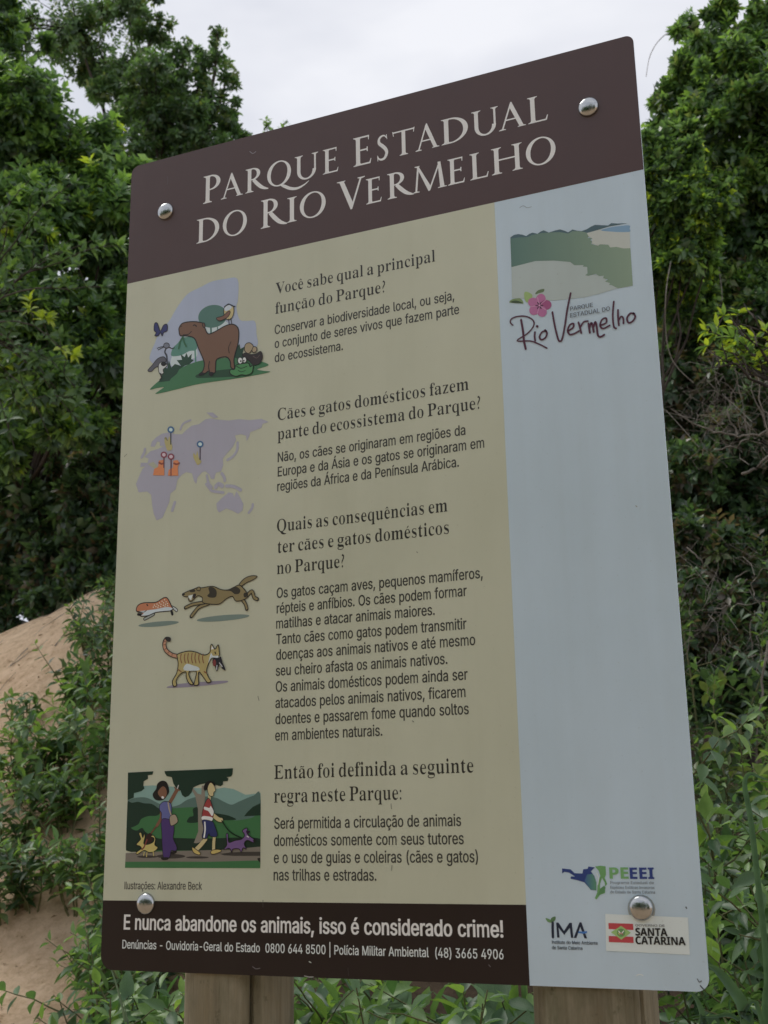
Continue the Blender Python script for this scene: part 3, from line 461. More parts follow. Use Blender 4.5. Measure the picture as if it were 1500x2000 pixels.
ARTWORK = {
 'wildlife_illustration': [
  ('sky_patch', [
   ('f', (128, 137, 158), 0.0, '58.4,421.0 60.0,404.8 67.5,389.6 75.9,370.3 98.0,349.4 113.2,327.3 128.5,309.4 141.7,299.4 168.4,292.2 190.5,286.3 219.2,286.9 245.5,292.3 247.2,332.7 244.2,348.4 251.1,374.1 266.1,380.0 283.2,384.2 286.7,408.9 285.9,434.6 232.6,429.2 167.7,446.0 110.1,446.3 78.3,436.8'),
  ]),
  ('tree_drawing', [
   ('f', (150, 162, 166), 0.0, '170.3,369.2 220.8,372.5 223.2,385.1 199.4,392.9 179.5,387.2'),
   ('f', (55, 92, 84), 0.0, '224.2,356.9 224.4,364.0 221.6,370.5 216.1,375.6 208.4,379.0 199.3,380.2 189.6,379.2 180.3,376.0 172.3,371.0 166.4,364.6 163.2,357.4 162.9,350.3 165.7,343.7 171.3,338.5 179.1,335.2 188.3,334.0 198.0,335.1 207.3,338.3 215.2,343.4 221.0,349.8'),
   ('s', (55, 92, 84), 3.73, '190.3,377.0 190.9,387.3 190.2,395.3'),
   ('s', (55, 92, 84), 1.87, '203.4,373.3 205.4,387.9'),
   ('f', (150, 162, 166), 0.0, '135.1,385.3 153.1,390.6 162.9,427.0 149.8,434.8 110.0,442.2 107.1,421.3'),
   ('f', (60, 108, 96), 0.0, '105.9,420.1 108.8,405.2 117.6,398.5 130.8,388.6 153.1,391.6 161.2,406.4 159.3,418.2 144.9,417.7 127.3,422.8'),
   ('s', (60, 108, 96), 3.27, '157.0,413.7 159.2,440.5'),
  ]),
  ('grass_drawing', [
   ('f', (42, 92, 58), 0.0, '60.5,479.2 85.9,462.6 112.5,452.8 150.0,443.0 180.8,441.2 224.2,444.7 254.2,447.0 296.7,464.2 311.8,472.7 307.2,475.9 288.9,478.2 301.0,483.0 314.0,488.0 254.8,488.7 168.7,486.3 113.7,489.4 74.5,490.8 80.0,486.0 91.5,480.1 75.2,479.5'),
   ('f', (34, 74, 50), 0.0, '161.8,473.2 168.2,466.2 233.2,468.2 275.9,480.4 246.3,484.3 190.3,477.9'),
   ('p', (30, 68, 50), 0.0, '79.4,468.6 88.9,450.9 86.2,436.1 97.7,444.2 100.6,428.3 106.7,443.7 114.3,437.9 127.9,444.3 118.1,431.0 129.8,432.4 126.1,420.5 135.2,428.2 138.8,420.3 143.0,430.0 150.6,423.8 149.4,434.3 155.4,437.4 145.6,444.2 136.8,444.8 123.6,450.6 119.4,458.0 106.2,466.0 104.1,469.7 88.4,469.1'),
   ('p', (30, 68, 50), 0.0, '241.4,446.7 245.4,429.5 251.8,422.6 254.0,433.0 262.5,429.5 258.4,441.7 264.9,450.8 250.1,452.2'),
  ]),
  ('heron_drawing', [
   ('o', (70, 70, 80), 1.4, '54.5,441.0 64.4,431.4 75.4,420.9 89.0,419.2 94.9,428.4 86.1,435.1 71.5,437.7 63.1,444.1'),
   ('o', (152, 155, 155), 1.4, '78.2,433.7 87.0,429.1 97.5,438.0 88.7,444.7 90.1,452.1 81.0,451.6'),
   ('s', (62, 64, 76), 3.27, '94.1,402.6 91.4,410.3 95.8,419.3 97.4,436.0'),
   ('o', (88, 92, 106), 1.4, '101.0,398.9 100.7,400.5 99.8,401.8 98.5,402.7 96.7,403.2 94.8,403.1 92.8,402.5 91.0,401.4 89.5,400.0 88.6,398.3 88.2,396.6 88.5,395.0 89.3,393.6 90.7,392.7 92.5,392.2 94.4,392.3 96.4,392.9 98.2,394.0 99.6,395.5 100.6,397.1'),
   ('s', (32, 28, 30), 1.63, '99.7,401.5 106.6,405.6 112.4,405.4'),
   ('s', (32, 28, 30), 1.4, '88.7,398.5 81.5,398.3 74.2,399.5'),
   ('s', (32, 28, 30), 1.4, '88.8,399.6 80.5,401.8 76.6,403.2'),
   ('s', (40, 36, 40), 2.8, '82.9,451.9 85.9,460.5 82.6,464.1'),
   ('f', (30, 30, 32), 0.0, '95.4,434.6 95.1,436.0 94.3,437.1 93.0,437.8 91.4,438.2 89.6,438.1 87.8,437.6 86.1,436.7 84.8,435.4 83.9,434.0 83.5,432.6 83.8,431.2 84.6,430.1 85.9,429.3 87.5,429.0 89.3,429.1 91.1,429.6 92.8,430.5 94.1,431.8 95.0,433.2'),
  ]),
  ('butterfly_drawing', [
   ('o', (34, 38, 86), 1.63, '79.9,365.8 72.9,348.9 66.5,348.1 66.0,361.2 70.8,367.3 67.8,373.0 75.6,374.4 80.0,369.0 84.8,376.5 87.3,370.3 95.2,367.6 94.6,355.5 86.8,355.3'),
  ]),
  ('capybara_drawing', [
   ('o', (93, 65, 48), 2.1, '121.8,366.3 129.9,358.9 152.3,360.2 174.7,367.9 177.5,376.7 185.1,390.7 199.3,389.2 218.8,382.3 233.9,380.6 244.8,386.1 250.1,397.2 249.2,420.1 243.5,439.1 240.7,452.6 242.2,468.7 234.9,465.5 233.0,453.2 224.2,443.1 204.8,444.4 202.4,458.0 201.4,469.8 191.2,470.1 187.8,464.5 179.2,468.1 169.4,468.0 176.4,460.6 178.3,447.8 174.0,435.0 164.8,415.1 155.4,394.1 137.4,386.1 125.0,383.4 121.8,374.6'),
   ('s', (32, 28, 30), 1.63, '130.6,382.8 141.8,384.0 148.8,379.1'),
   ('s', (32, 28, 30), 2.1, '152.5,367.9 155.8,367.5 159.7,370.9'),
   ('s', (32, 28, 30), 1.4, '124.5,365.8 127.4,364.3'),
   ('o', (82, 56, 42), 1.4, '172.1,369.9 175.8,367.1 178.4,374.8 175.3,376.2'),
   ('s', (50, 36, 32), 1.4, '234.1,415.4 229.3,426.6 231.0,436.9'),
   ('s', (45, 34, 30), 1.63, '189.6,445.8 187.6,455.5 190.0,465.9'),
   ('f', (32, 28, 30), 0.0, '166.5,467.5 171.5,464.4 179.2,467.1 178.2,470.3 168.3,470.7'),
   ('f', (32, 28, 30), 0.0, '188.0,470.5 191.1,467.1 198.8,469.4 197.8,473.6 193.5,476.1'),
   ('s', (35, 80, 52), 3.03, '130.7,386.9 125.3,393.8 121.9,408.5'),
   ('s', (35, 80, 52), 3.03, '130.7,386.9 133.2,397.2 138.4,407.4'),
  ]),
  ('bird_drawing', [
   ('o', (150, 136, 88), 1.4, '218.6,346.5 227.8,340.8 237.7,345.5 239.2,358.7 234.2,369.3 225.5,369.7 219.5,362.1'),
   ('f', (150, 158, 168), 0.0, '219.2,346.1 227.8,341.6 235.5,345.1 231.3,351.0 221.5,352.2'),
   ('o', (98, 66, 50), 1.4, '202.3,362.5 216.2,361.0 228.0,353.5 231.8,357.3 226.1,365.7 209.8,369.6'),
   ('s', (30, 34, 44), 2.1, '219.2,343.6 227.8,339.5 235.5,344.7 241.6,347.1'),
   ('s', (32, 28, 30), 1.4, '228.3,369.4 230.0,379.5'),
   ('s', (32, 28, 30), 1.4, '233.3,369.1 235.0,379.2'),
  ]),
  ('rodent_drawing', [
   ('o', (128, 112, 86), 1.4, '263.1,437.6 264.6,426.5 273.1,424.4 281.2,432.8 275.4,442.7 270.1,444.8'),
   ('o', (128, 112, 86), 1.4, '278.6,439.3 282.1,433.6 288.4,437.1 287.0,443.8 280.7,444.7'),
   ('o', (48, 38, 38), 1.4, '258.5,446.7 264.8,442.8 273.4,447.3 286.0,448.6 296.5,445.5 300.4,457.0 294.6,467.8 282.0,468.6 271.4,457.9'),
   ('s', (80, 66, 62), 1.17, '280.8,451.6 288.2,456.8 294.5,452.0'),
  ]),
  ('frog_drawing', [
   ('o', (48, 108, 58), 1.63, '232.9,473.1 235.8,470.0 242.9,470.8 246.0,463.4 258.7,462.6 271.4,463.8 275.3,471.4 281.0,469.4 279.0,482.9 267.5,486.4 256.9,483.5 246.3,484.9 235.5,479.1'),
   ('s', (26, 60, 38), 1.63, '247.1,465.6 256.7,471.2 268.3,469.2'),
   ('s', (26, 60, 38), 1.4, '250.4,474.1 256.8,478.1 265.3,477.0'),
   ('o', (165, 170, 170), 1.4, '259.5,456.8 259.3,458.7 258.6,460.4 257.4,461.6 256.0,462.3 254.5,462.3 252.9,461.7 251.4,460.6 250.3,459.0 249.5,457.1 249.2,455.1 249.5,453.1 250.2,451.5 251.3,450.3 252.7,449.6 254.3,449.6 255.9,450.1 257.3,451.3 258.5,452.9 259.2,454.8'),
   ('o', (165, 170, 170), 1.4, '267.5,456.8 267.4,458.5 266.8,460.0 265.9,461.0 264.7,461.6 263.4,461.7 262.1,461.2 260.9,460.2 259.9,458.8 259.3,457.1 259.0,455.4 259.2,453.7 259.8,452.2 260.7,451.1 261.9,450.6 263.2,450.5 264.5,451.0 265.7,452.0 266.7,453.4 267.3,455.1'),
   ('f', (32, 28, 30), 0.0, '257.4,457.4 257.2,458.1 256.7,458.6 256.1,458.8 255.3,458.6 254.6,458.2 254.1,457.6 254.0,456.9 254.1,456.2 254.6,455.7 255.3,455.5 256.0,455.7 256.7,456.1 257.2,456.7'),
   ('f', (32, 28, 30), 0.0, '263.7,457.8 263.6,458.4 263.1,458.9 262.4,459.1 261.7,458.9 261.0,458.5 260.5,457.9 260.3,457.2 260.5,456.5 261.0,456.0 261.6,455.8 262.4,456.0 263.1,456.4 263.6,457.0'),
  ]),
 ],
 'world_map_illustration': [
  ('continents', [
   ('p', (129, 127, 141), 0.0, '133.7,578.3 142.5,571.4 153.6,564.9 169.3,564.2 182.5,557.1 193.7,556.8 209.3,561.7 231.3,566.5 253.1,567.4 274.8,572.4 298.5,573.6 313.4,581.8 300.7,583.3 298.6,590.5 288.0,592.8 276.2,595.1 274.1,602.7 268.9,610.8 267.7,600.8 257.9,596.4 244.9,596.9 247.6,605.8 240.9,617.7 230.2,627.1 220.6,636.7 221.9,648.7 217.7,660.0 206.9,661.5 203.2,672.8 197.2,671.1 192.7,662.6 184.8,655.6 178.2,656.7 168.5,665.4 166.6,677.0 161.3,670.4 157.1,655.9 144.8,651.9 135.9,655.5 126.1,664.8 123.2,681.4 112.2,688.0 110.4,703.7 104.1,716.8 96.7,731.7 84.4,735.2 77.6,721.6 73.8,705.2 70.8,684.9 61.9,678.1 43.4,677.4 36.9,660.4 44.0,645.1 49.8,633.7 56.5,628.9 45.0,629.0 45.8,620.9 60.9,623.0 62.9,615.1 53.5,610.8 66.3,601.3 81.9,599.4 96.7,595.4 86.3,593.9 86.5,586.8 80.3,584.9 74.8,594.3 66.0,592.0 68.7,583.2 77.7,576.3 90.1,570.9 106.2,570.6 120.0,576.3'),
   ('p', (131, 131, 114), 0.0, '61.0,625.4 73.6,622.7 85.4,634.4 106.2,641.2 76.4,636.2'),
   ('p', (129, 127, 141), 0.0, '209.1,718.5 220.8,709.3 233.6,701.1 242.3,703.8 245.0,711.3 249.7,700.8 257.4,713.8 264.0,726.1 262.4,737.5 253.6,742.6 242.8,736.1 229.8,730.1 214.9,735.7 210.4,729.4'),
   ('s', (129, 127, 141), 5.05, '250.5,611.2 249.7,624.9 241.2,635.6 230.4,640.4'),
   ('s', (129, 127, 141), 5.97, '122.2,706.1 119.7,712.7 117.3,720.3'),
   ('s', (129, 127, 141), 4.59, '282.6,728.8 281.4,735.9 274.8,743.1'),
   ('s', (129, 127, 141), 4.13, '130.0,568.6 135.8,558.2 151.1,554.0'),
   ('p', (129, 127, 141), 0.0, '184.5,544.2 197.9,546.3 210.3,557.3 200.3,557.4 191.3,550.3'),
   ('s', (129, 127, 141), 5.51, '47.7,610.6 53.2,601.5 54.1,595.5'),
   ('s', (129, 127, 141), 5.05, '187.5,679.7 194.3,688.4 201.0,694.7 222.8,700.2'),
   ('s', (129, 127, 141), 7.8, '207.4,688.1 212.7,682.9 220.4,687.8'),
   ('s', (129, 127, 141), 5.51, '218.9,664.1 224.5,672.6 225.7,678.7'),
   ('s', (129, 127, 141), 5.97, '229.1,688.9 244.2,691.8 258.3,700.0'),
   ('s', (129, 127, 141), 4.59, '188.3,664.0 191.9,678.3 198.7,687.0'),
  ]),
  ('map_pin', [
   ('s', (110, 104, 62), 5.05, '98.5,581.3 102.2,588.0 101.1,591.9'),
   ('f', (140, 130, 80), 0.0, '96.4,587.2 97.4,582.2 103.3,587.1 106.4,578.8 110.9,589.2 113.6,603.8 103.9,605.5 99.0,595.7'),
   ('s', (42, 52, 70), 2.07, '109.6,570.7 110.3,594.2'),
   ('f', (42, 80, 118), 0.0, '116.8,567.2 116.2,570.0 114.2,572.0 111.3,572.8 108.0,572.3 105.0,570.6 102.9,568.0 102.1,565.1 102.7,562.3 104.7,560.3 107.6,559.5 110.9,560.0 113.9,561.7 116.0,564.3'),
   ('f', (150, 168, 180), 0.0, '113.4,566.7 113.0,568.2 112.0,569.3 110.4,569.7 108.7,569.4 107.1,568.5 106.0,567.2 105.6,565.6 105.9,564.1 106.9,563.1 108.5,562.6 110.2,562.9 111.8,563.8 112.9,565.2'),
  ]),
  ('map_pin', [
   ('f', (140, 130, 80), 0.0, '159.2,625.3 159.9,617.4 164.5,623.0 167.4,615.4 171.4,629.9 176.6,636.6 169.0,642.0 163.2,633.8'),
   ('s', (70, 52, 70), 2.07, '173.1,608.2 173.6,632.3'),
   ('f', (42, 80, 118), 0.0, '180.1,604.1 179.4,606.8 177.5,608.8 174.7,609.6 171.5,609.2 168.6,607.5 166.6,605.0 165.8,602.1 166.4,599.4 168.4,597.4 171.2,596.6 174.4,597.1 177.3,598.7 179.3,601.2'),
   ('f', (150, 168, 180), 0.0, '176.7,603.7 176.4,605.1 175.4,606.1 173.9,606.6 172.2,606.3 170.6,605.5 169.5,604.1 169.1,602.6 169.5,601.1 170.5,600.1 172.0,599.7 173.7,599.9 175.2,600.8 176.3,602.1'),
  ]),
  ('map_pin', [
   ('p', (172, 98, 48), 0.0, '74.1,648.7 75.9,637.2 84.3,634.2 85.5,622.3 96.9,622.2 98.6,652.3'),
   ('s', (110, 50, 35), 3.21, '86.3,626.4 92.1,629.6 95.5,628.7'),
   ('s', (80, 36, 50), 2.07, '96.3,616.6 96.9,636.9'),
   ('f', (108, 40, 58), 0.0, '103.0,613.5 102.4,616.1 100.6,617.9 97.9,618.7 94.8,618.3 92.0,616.7 90.0,614.4 89.2,611.6 89.8,609.0 91.7,607.2 94.4,606.4 97.5,606.8 100.3,608.4 102.2,610.8'),
   ('f', (160, 140, 150), 0.0, '100.0,613.1 99.7,614.5 98.6,615.6 97.1,616.1 95.4,615.8 93.8,614.9 92.7,613.6 92.2,612.0 92.6,610.6 93.6,609.5 95.1,609.1 96.9,609.3 98.5,610.2 99.6,611.5'),
  ]),
  ('map_pin', [
   ('p', (172, 98, 48), 0.0, '106.1,653.7 107.4,643.0 117.0,639.6 117.0,626.5 126.1,626.8 130.8,633.4 126.9,639.9 128.3,656.6'),
   ('s', (110, 50, 35), 3.21, '118.3,631.8 124.1,634.5 129.7,633.3'),
   ('s', (80, 36, 50), 2.07, '111.9,621.8 112.9,654.5'),
   ('f', (108, 40, 58), 0.0, '118.6,619.3 118.0,621.8 116.2,623.7 113.5,624.5 110.5,624.1 107.7,622.5 105.7,620.2 104.9,617.4 105.5,614.9 107.4,613.0 110.1,612.2 113.1,612.6 115.9,614.2 117.9,616.6'),
   ('f', (160, 140, 150), 0.0, '115.7,618.9 115.3,620.3 114.3,621.4 112.8,621.8 111.0,621.6 109.5,620.7 108.3,619.4 107.9,617.8 108.2,616.4 109.3,615.3 110.8,614.9 112.5,615.1 114.1,616.0 115.2,617.3'),
  ]),
 ],
 'chase_illustration': [
  ('ground_shadow', [
   ('f', (88, 103, 97), 0.0, '137.1,925.4 135.2,926.7 129.5,927.9 120.4,928.8 108.8,929.4 95.9,929.6 82.8,929.3 70.9,928.7 61.4,927.6 55.1,926.4 52.9,925.0 54.8,923.6 60.6,922.4 69.9,921.5 81.7,920.9 94.7,920.8 107.7,921.1 119.5,921.7 128.8,922.8 134.9,924.0'),
  ]),
  ('ground_shadow', [
   ('f', (88, 103, 97), 0.0, '278.5,925.5 276.1,927.0 269.0,928.4 257.7,929.4 243.3,930.1 227.2,930.3 211.0,930.0 196.2,929.2 184.3,928.0 176.6,926.6 173.8,925.0 176.2,923.5 183.6,922.1 195.2,921.0 209.8,920.4 226.0,920.2 242.2,920.6 256.8,921.3 268.3,922.5 275.8,923.9'),
  ]),
  ('ground_shadow', [
   ('f', (110, 103, 120), 0.0, '118.1,1036.6 142.9,1033.3 192.2,1032.8 234.7,1033.6 230.7,1037.5 172.0,1039.8 122.3,1039.2'),
  ]),
  ('paca_drawing', [
   ('s', (32, 28, 30), 6.34, '83.9,907.0 72.3,911.6 65.9,913.8'),
   ('s', (120, 124, 120), 3.38, '83.9,907.0 72.3,911.6 65.9,913.8'),
   ('s', (32, 28, 30), 4.65, '56.9,905.7 51.4,904.4'),
   ('s', (32, 28, 30), 5.92, '122.0,897.4 129.6,901.7 131.8,904.1'),
   ('s', (150, 155, 155), 3.38, '122.0,897.4 129.6,901.7 131.8,904.1'),
   ('s', (32, 28, 30), 4.65, '121.2,903.7 123.5,910.3'),
   ('o', (152, 90, 56), 1.69, '47.2,895.7 50.8,888.0 62.6,884.6 87.5,885.8 100.2,880.8 107.6,878.7 113.5,882.0 122.5,897.4 125.1,900.4 119.1,903.6 105.2,903.7 88.1,904.1 73.2,908.4 57.0,908.1 60.1,903.2 50.2,899.6'),
   ('f', (152, 162, 168), 0.0, '51.2,899.2 68.6,898.8 90.1,898.0 111.4,896.1 123.8,899.7 118.4,902.9 105.2,902.9 88.1,903.4 72.8,907.6 58.1,907.1 63.3,903.5'),
   ('s', (32, 28, 30), 1.27, '51.2,899.2 63.2,901.3 69.0,898.8'),
   ('s', (32, 28, 30), 2.11, '69.5,888.3 71.5,890.3'),
   ('f', (196, 168, 150), 0.0, '86.8,890.7 86.4,891.5 85.5,891.7 84.6,891.3 84.2,890.5 84.6,889.7 85.5,889.5 86.4,889.9'),
   ('f', (196, 168, 150), 0.0, '92.1,889.3 91.8,890.1 90.9,890.3 89.9,889.9 89.5,889.1 89.9,888.4 90.8,888.1 91.7,888.5'),
   ('f', (196, 168, 150), 0.0, '97.4,887.6 97.1,888.3 96.2,888.6 95.2,888.2 94.8,887.4 95.2,886.6 96.1,886.4 97.0,886.8'),
   ('f', (196, 168, 150), 0.0, '102.7,885.1 102.3,885.8 101.4,886.1 100.5,885.7 100.1,884.9 100.5,884.1 101.4,883.9 102.3,884.3'),
   ('f', (196, 168, 150), 0.0, '108.0,883.0 107.6,883.7 106.7,884.0 105.8,883.6 105.4,882.8 105.7,882.0 106.6,881.8 107.6,882.2'),
   ('f', (196, 168, 150), 0.0, '84.8,894.2 84.4,895.0 83.5,895.2 82.6,894.8 82.2,894.0 82.5,893.3 83.4,893.0 84.4,893.4'),
   ('f', (196, 168, 150), 0.0, '90.1,893.8 89.8,894.5 88.9,894.8 87.9,894.4 87.5,893.6 87.9,892.8 88.8,892.6 89.7,893.0'),
   ('f', (196, 168, 150), 0.0, '95.4,892.4 95.1,893.1 94.2,893.4 93.3,893.0 92.9,892.2 93.2,891.4 94.1,891.2 95.0,891.6'),
   ('f', (196, 168, 150), 0.0, '100.7,890.4 100.4,891.2 99.5,891.4 98.6,891.0 98.1,890.2 98.5,889.5 99.4,889.2 100.3,889.6'),
   ('f', (196, 168, 150), 0.0, '106.0,888.3 105.6,889.1 104.7,889.3 103.8,888.9 103.4,888.1 103.8,887.4 104.7,887.1 105.6,887.5'),
   ('f', (196, 168, 150), 0.0, '111.3,886.9 110.9,887.7 110.0,887.9 109.1,887.5 108.7,886.7 109.1,886.0 110.0,885.7 110.9,886.1'),
   ('f', (196, 168, 150), 0.0, '94.5,895.4 94.1,896.2 93.2,896.4 92.3,896.0 91.9,895.2 92.2,894.5 93.1,894.2 94.1,894.6'),
   ('f', (196, 168, 150), 0.0, '100.2,894.6 99.9,895.4 99.0,895.6 98.1,895.2 97.7,894.4 98.0,893.7 98.9,893.4 99.8,893.8'),
   ('f', (196, 168, 150), 0.0, '105.7,892.7 105.4,893.5 104.5,893.7 103.5,893.3 103.1,892.5 103.5,891.7 104.4,891.5 105.3,891.9'),
   ('f', (196, 168, 150), 0.0, '110.4,891.3 110.0,892.0 109.1,892.3 108.2,891.9 107.8,891.1 108.1,890.3 109.0,890.1 110.0,890.5'),
   ('f', (196, 168, 150), 0.0, '114.2,890.3 113.8,891.1 112.9,891.3 112.0,890.9 111.6,890.1 112.0,889.3 112.8,889.1 113.8,889.5'),
   ('f', (196, 168, 150), 0.0, '114.7,894.0 114.4,894.8 113.5,895.0 112.5,894.6 112.1,893.8 112.5,893.1 113.4,892.8 114.3,893.2'),
   ('f', (196, 168, 150), 0.0, '109.4,894.5 109.1,895.2 108.2,895.5 107.2,895.1 106.8,894.3 107.2,893.5 108.1,893.3 109.0,893.7'),
  ]),
  ('dog_drawing', [
   ('o', (106, 93, 58), 1.48, '256.2,871.5 267.2,860.5 281.3,856.4 293.3,858.5 286.4,863.2 273.3,867.4 261.3,873.1'),
   ('s', (32, 28, 30), 7.19, '273.6,890.7 283.0,883.5 287.7,894.6 293.7,898.2'),
   ('s', (106, 93, 58), 4.23, '273.6,890.7 283.0,883.5 287.7,894.6 292.7,897.7'),
   ('s', (32, 28, 30), 6.77, '264.6,896.1 270.8,904.7 273.5,913.5'),
   ('s', (106, 93, 58), 3.81, '264.6,896.1 270.8,904.7 273.5,912.6'),
   ('s', (32, 28, 30), 7.19, '197.4,897.5 178.8,902.2 170.7,908.8 163.0,917.2'),
   ('s', (106, 93, 58), 4.23, '197.4,897.5 178.8,902.2 170.7,908.8 163.8,916.4'),
   ('s', (32, 28, 30), 6.77, '189.0,895.0 168.3,895.9 157.9,898.3 150.6,900.9'),
   ('s', (106, 93, 58), 3.81, '189.0,895.0 168.3,895.9 157.9,898.3 151.7,900.5'),
   ('o', (106, 93, 58), 1.48, '143.6,876.4 155.1,871.9 167.6,868.9 176.9,866.6 182.6,868.4 205.0,867.7 221.6,874.9 236.0,876.9 248.1,873.1 258.2,870.5 267.4,877.6 275.0,889.0 270.7,895.8 252.6,898.1 244.7,889.0 232.2,892.8 219.0,900.2 199.5,898.6 185.9,894.7 184.7,886.4 176.3,881.7 169.1,886.0 160.8,891.2 155.9,886.1 160.6,882.5 149.0,881.1'),
   ('p', (160, 165, 162), 0.0, '155.3,880.2 165.8,878.9 163.8,882.8 162.2,888.5 158.6,885.9'),
   ('f', (45, 34, 34), 0.0, '165.7,878.4 171.6,878.0 170.5,883.3 165.9,885.7'),
   ('f', (32, 28, 30), 0.0, '148.9,876.7 148.8,877.2 148.4,877.7 147.7,878.1 146.9,878.2 146.0,878.3 145.1,878.1 144.2,877.7 143.6,877.3 143.1,876.7 143.0,876.2 143.1,875.6 143.5,875.1 144.2,874.8 145.0,874.6 145.9,874.6 146.8,874.8 147.6,875.1 148.3,875.6 148.7,876.1'),
   ('f', (58, 52, 42), 0.0, '158.2,870.4 167.6,869.4 169.8,873.8 160.4,874.2'),
   ('f', (58, 52, 42), 0.0, '196.8,869.7 205.0,869.2 213.0,876.3 212.0,887.0 201.3,887.5 194.6,883.7 199.0,878.6'),
   ('f', (58, 52, 42), 0.0, '231.5,877.6 242.1,876.2 252.2,873.0 260.4,879.1 258.0,885.4 249.3,885.3 242.1,879.8'),
   ('f', (58, 52, 42), 0.0, '274.2,889.3 274.1,890.6 273.6,891.8 272.8,892.6 271.8,893.2 270.6,893.3 269.5,893.0 268.5,892.3 267.7,891.2 267.2,890.0 267.0,888.7 267.1,887.3 267.6,886.2 268.4,885.3 269.4,884.8 270.5,884.7 271.7,885.0 272.7,885.7 273.5,886.7 274.0,888.0'),
   ('o', (106, 93, 58), 1.27, '172.9,871.2 175.5,866.5 180.5,867.8 179.2,873.2'),
  ]),
  ('cat_drawing', [
   ('s', (32, 28, 30), 8.03, '138.4,985.8 124.7,981.8 112.8,972.9 108.9,961.8 112.2,953.9 118.6,954.4'),
   ('s', (150, 106, 80), 5.29, '138.4,985.8 124.7,981.8 112.8,972.9 109.3,962.7 112.2,955.2'),
   ('s', (48, 42, 44), 6.34, '114.3,953.2 119.2,955.7'),
   ('o', (136, 122, 70), 1.69, '137.3,981.8 158.0,977.9 174.6,980.8 189.1,986.8 198.3,985.7 202.9,981.0 203.1,972.5 206.3,969.8 212.4,978.5 218.4,971.0 220.6,982.3 220.8,990.2 212.7,993.7 205.2,993.2 199.3,1003.7 196.3,1015.8 201.2,1026.7 205.6,1033.0 198.4,1034.7 190.0,1024.6 181.2,1015.2 180.2,1025.4 180.5,1036.8 171.9,1037.1 174.1,1026.7 175.8,1014.2 162.0,1013.3 162.3,1022.5 170.2,1035.6 162.6,1034.5 156.1,1023.9 154.4,1013.5 142.5,1017.7 135.5,1027.9 136.8,1035.4 130.6,1036.8 128.2,1027.5 135.8,1015.5 138.9,1001.5 137.1,988.9'),
   ('f', (152, 160, 162), 0.0, '151.0,1010.3 155.5,999.9 169.0,1003.5 179.8,1007.4 180.5,1012.7'),
   ('f', (152, 160, 162), 0.0, '204.4,984.7 208.6,989.4 218.7,990.1 217.8,993.5 205.6,992.7 199.7,1001.1'),
   ('p', (165, 165, 165), 0.0, '204.5,978.5 206.4,971.5 210.4,978.0'),
   ('s', (105, 66, 40), 1.9, '144.6,982.0 143.5,989.4 145.8,997.5'),
   ('s', (105, 66, 40), 1.9, '152.3,982.0 151.2,989.9 153.5,998.0'),
   ('s', (105, 66, 40), 1.9, '159.1,982.0 158.1,990.4 160.4,998.5'),
   ('s', (105, 66, 40), 1.9, '166.8,982.1 165.8,990.9 168.0,999.0'),
   ('s', (105, 66, 40), 1.9, '173.6,983.0 172.6,991.3 174.9,999.5'),
   ('s', (105, 66, 40), 1.9, '181.3,984.1 180.2,991.9 182.5,1000.0'),
   ('s', (105, 66, 40), 1.9, '189.1,985.2 188.0,992.4 190.3,1000.5'),
   ('s', (105, 66, 40), 1.9, '139.1,1008.6 145.5,1012.6'),
   ('s', (105, 66, 40), 1.9, '191.8,1015.5 197.0,1018.5'),
   ('s', (32, 28, 30), 1.69, '212.5,983.5 214.0,986.2'),
   ('f', (38, 36, 46), 0.0, '209.7,994.7 219.8,993.7 224.8,992.2 227.0,1000.3 234.3,1015.6 227.2,1012.6 222.1,1005.2 217.2,1017.2 213.0,1008.1 207.8,1001.6'),
   ('f', (100, 40, 40), 0.0, '215.1,1002.1 215.0,1004.0 214.6,1005.6 213.9,1006.9 213.0,1007.7 212.0,1007.9 211.0,1007.5 210.1,1006.6 209.3,1005.3 208.8,1003.6 208.6,1001.7 208.7,999.9 209.2,998.2 209.9,996.9 210.8,996.2 211.8,995.9 212.8,996.3 213.7,997.2 214.4,998.6 214.9,1000.3'),
   ('s', (150, 150, 155), 1.69, '222.0,1002.6 227.2,1009.1'),
   ('s', (150, 150, 155), 1.69, '217.0,1006.6 216.6,1013.6'),
   ('s', (100, 66, 52), 1.27, '107.7,963.5 112.5,963.0'),
   ('s', (100, 66, 52), 1.27, '110.1,971.8 114.2,969.8'),
   ('s', (100, 66, 52), 1.27, '117.2,978.6 119.9,975.6'),
   ('s', (100, 66, 52), 1.27, '125.8,983.7 126.7,980.2'),
   ('s', (100, 66, 52), 1.27, '107.4,957.2 112.1,958.1'),
  ]),
 ],
 'walking_scene_illustration': [
  ('landscape_drawing', [
   ('p', (95, 126, 120), 0.0, '42.9,1227.8 55.6,1215.3 75.0,1203.8 93.6,1203.4 137.9,1207.1 218.2,1212.6 233.9,1210.8 251.5,1213.5 274.9,1223.4 302.9,1221.3 303.1,1279.0 42.4,1275.5'),
   ('f', (62, 86, 80), 0.0, '42.0,1231.2 49.7,1225.4 64.3,1222.8 83.0,1223.9 106.0,1233.5 126.7,1239.8 146.9,1236.8 162.8,1228.8 186.7,1224.0 216.5,1226.4 232.3,1232.8 248.0,1238.6 261.5,1234.3 276.9,1228.9 290.3,1224.8 302.1,1222.1 303.1,1282.2 44.0,1278.9'),
   ('f', (37, 86, 46), 0.0, '61.8,1265.6 70.8,1256.5 86.2,1252.5 106.6,1249.5 126.8,1243.2 151.1,1241.6 179.2,1241.7 199.2,1247.9 219.0,1255.7 242.6,1261.5 258.1,1264.0 285.0,1260.9 302.5,1257.9 303.2,1311.1 43.9,1309.3 42.4,1275.5'),
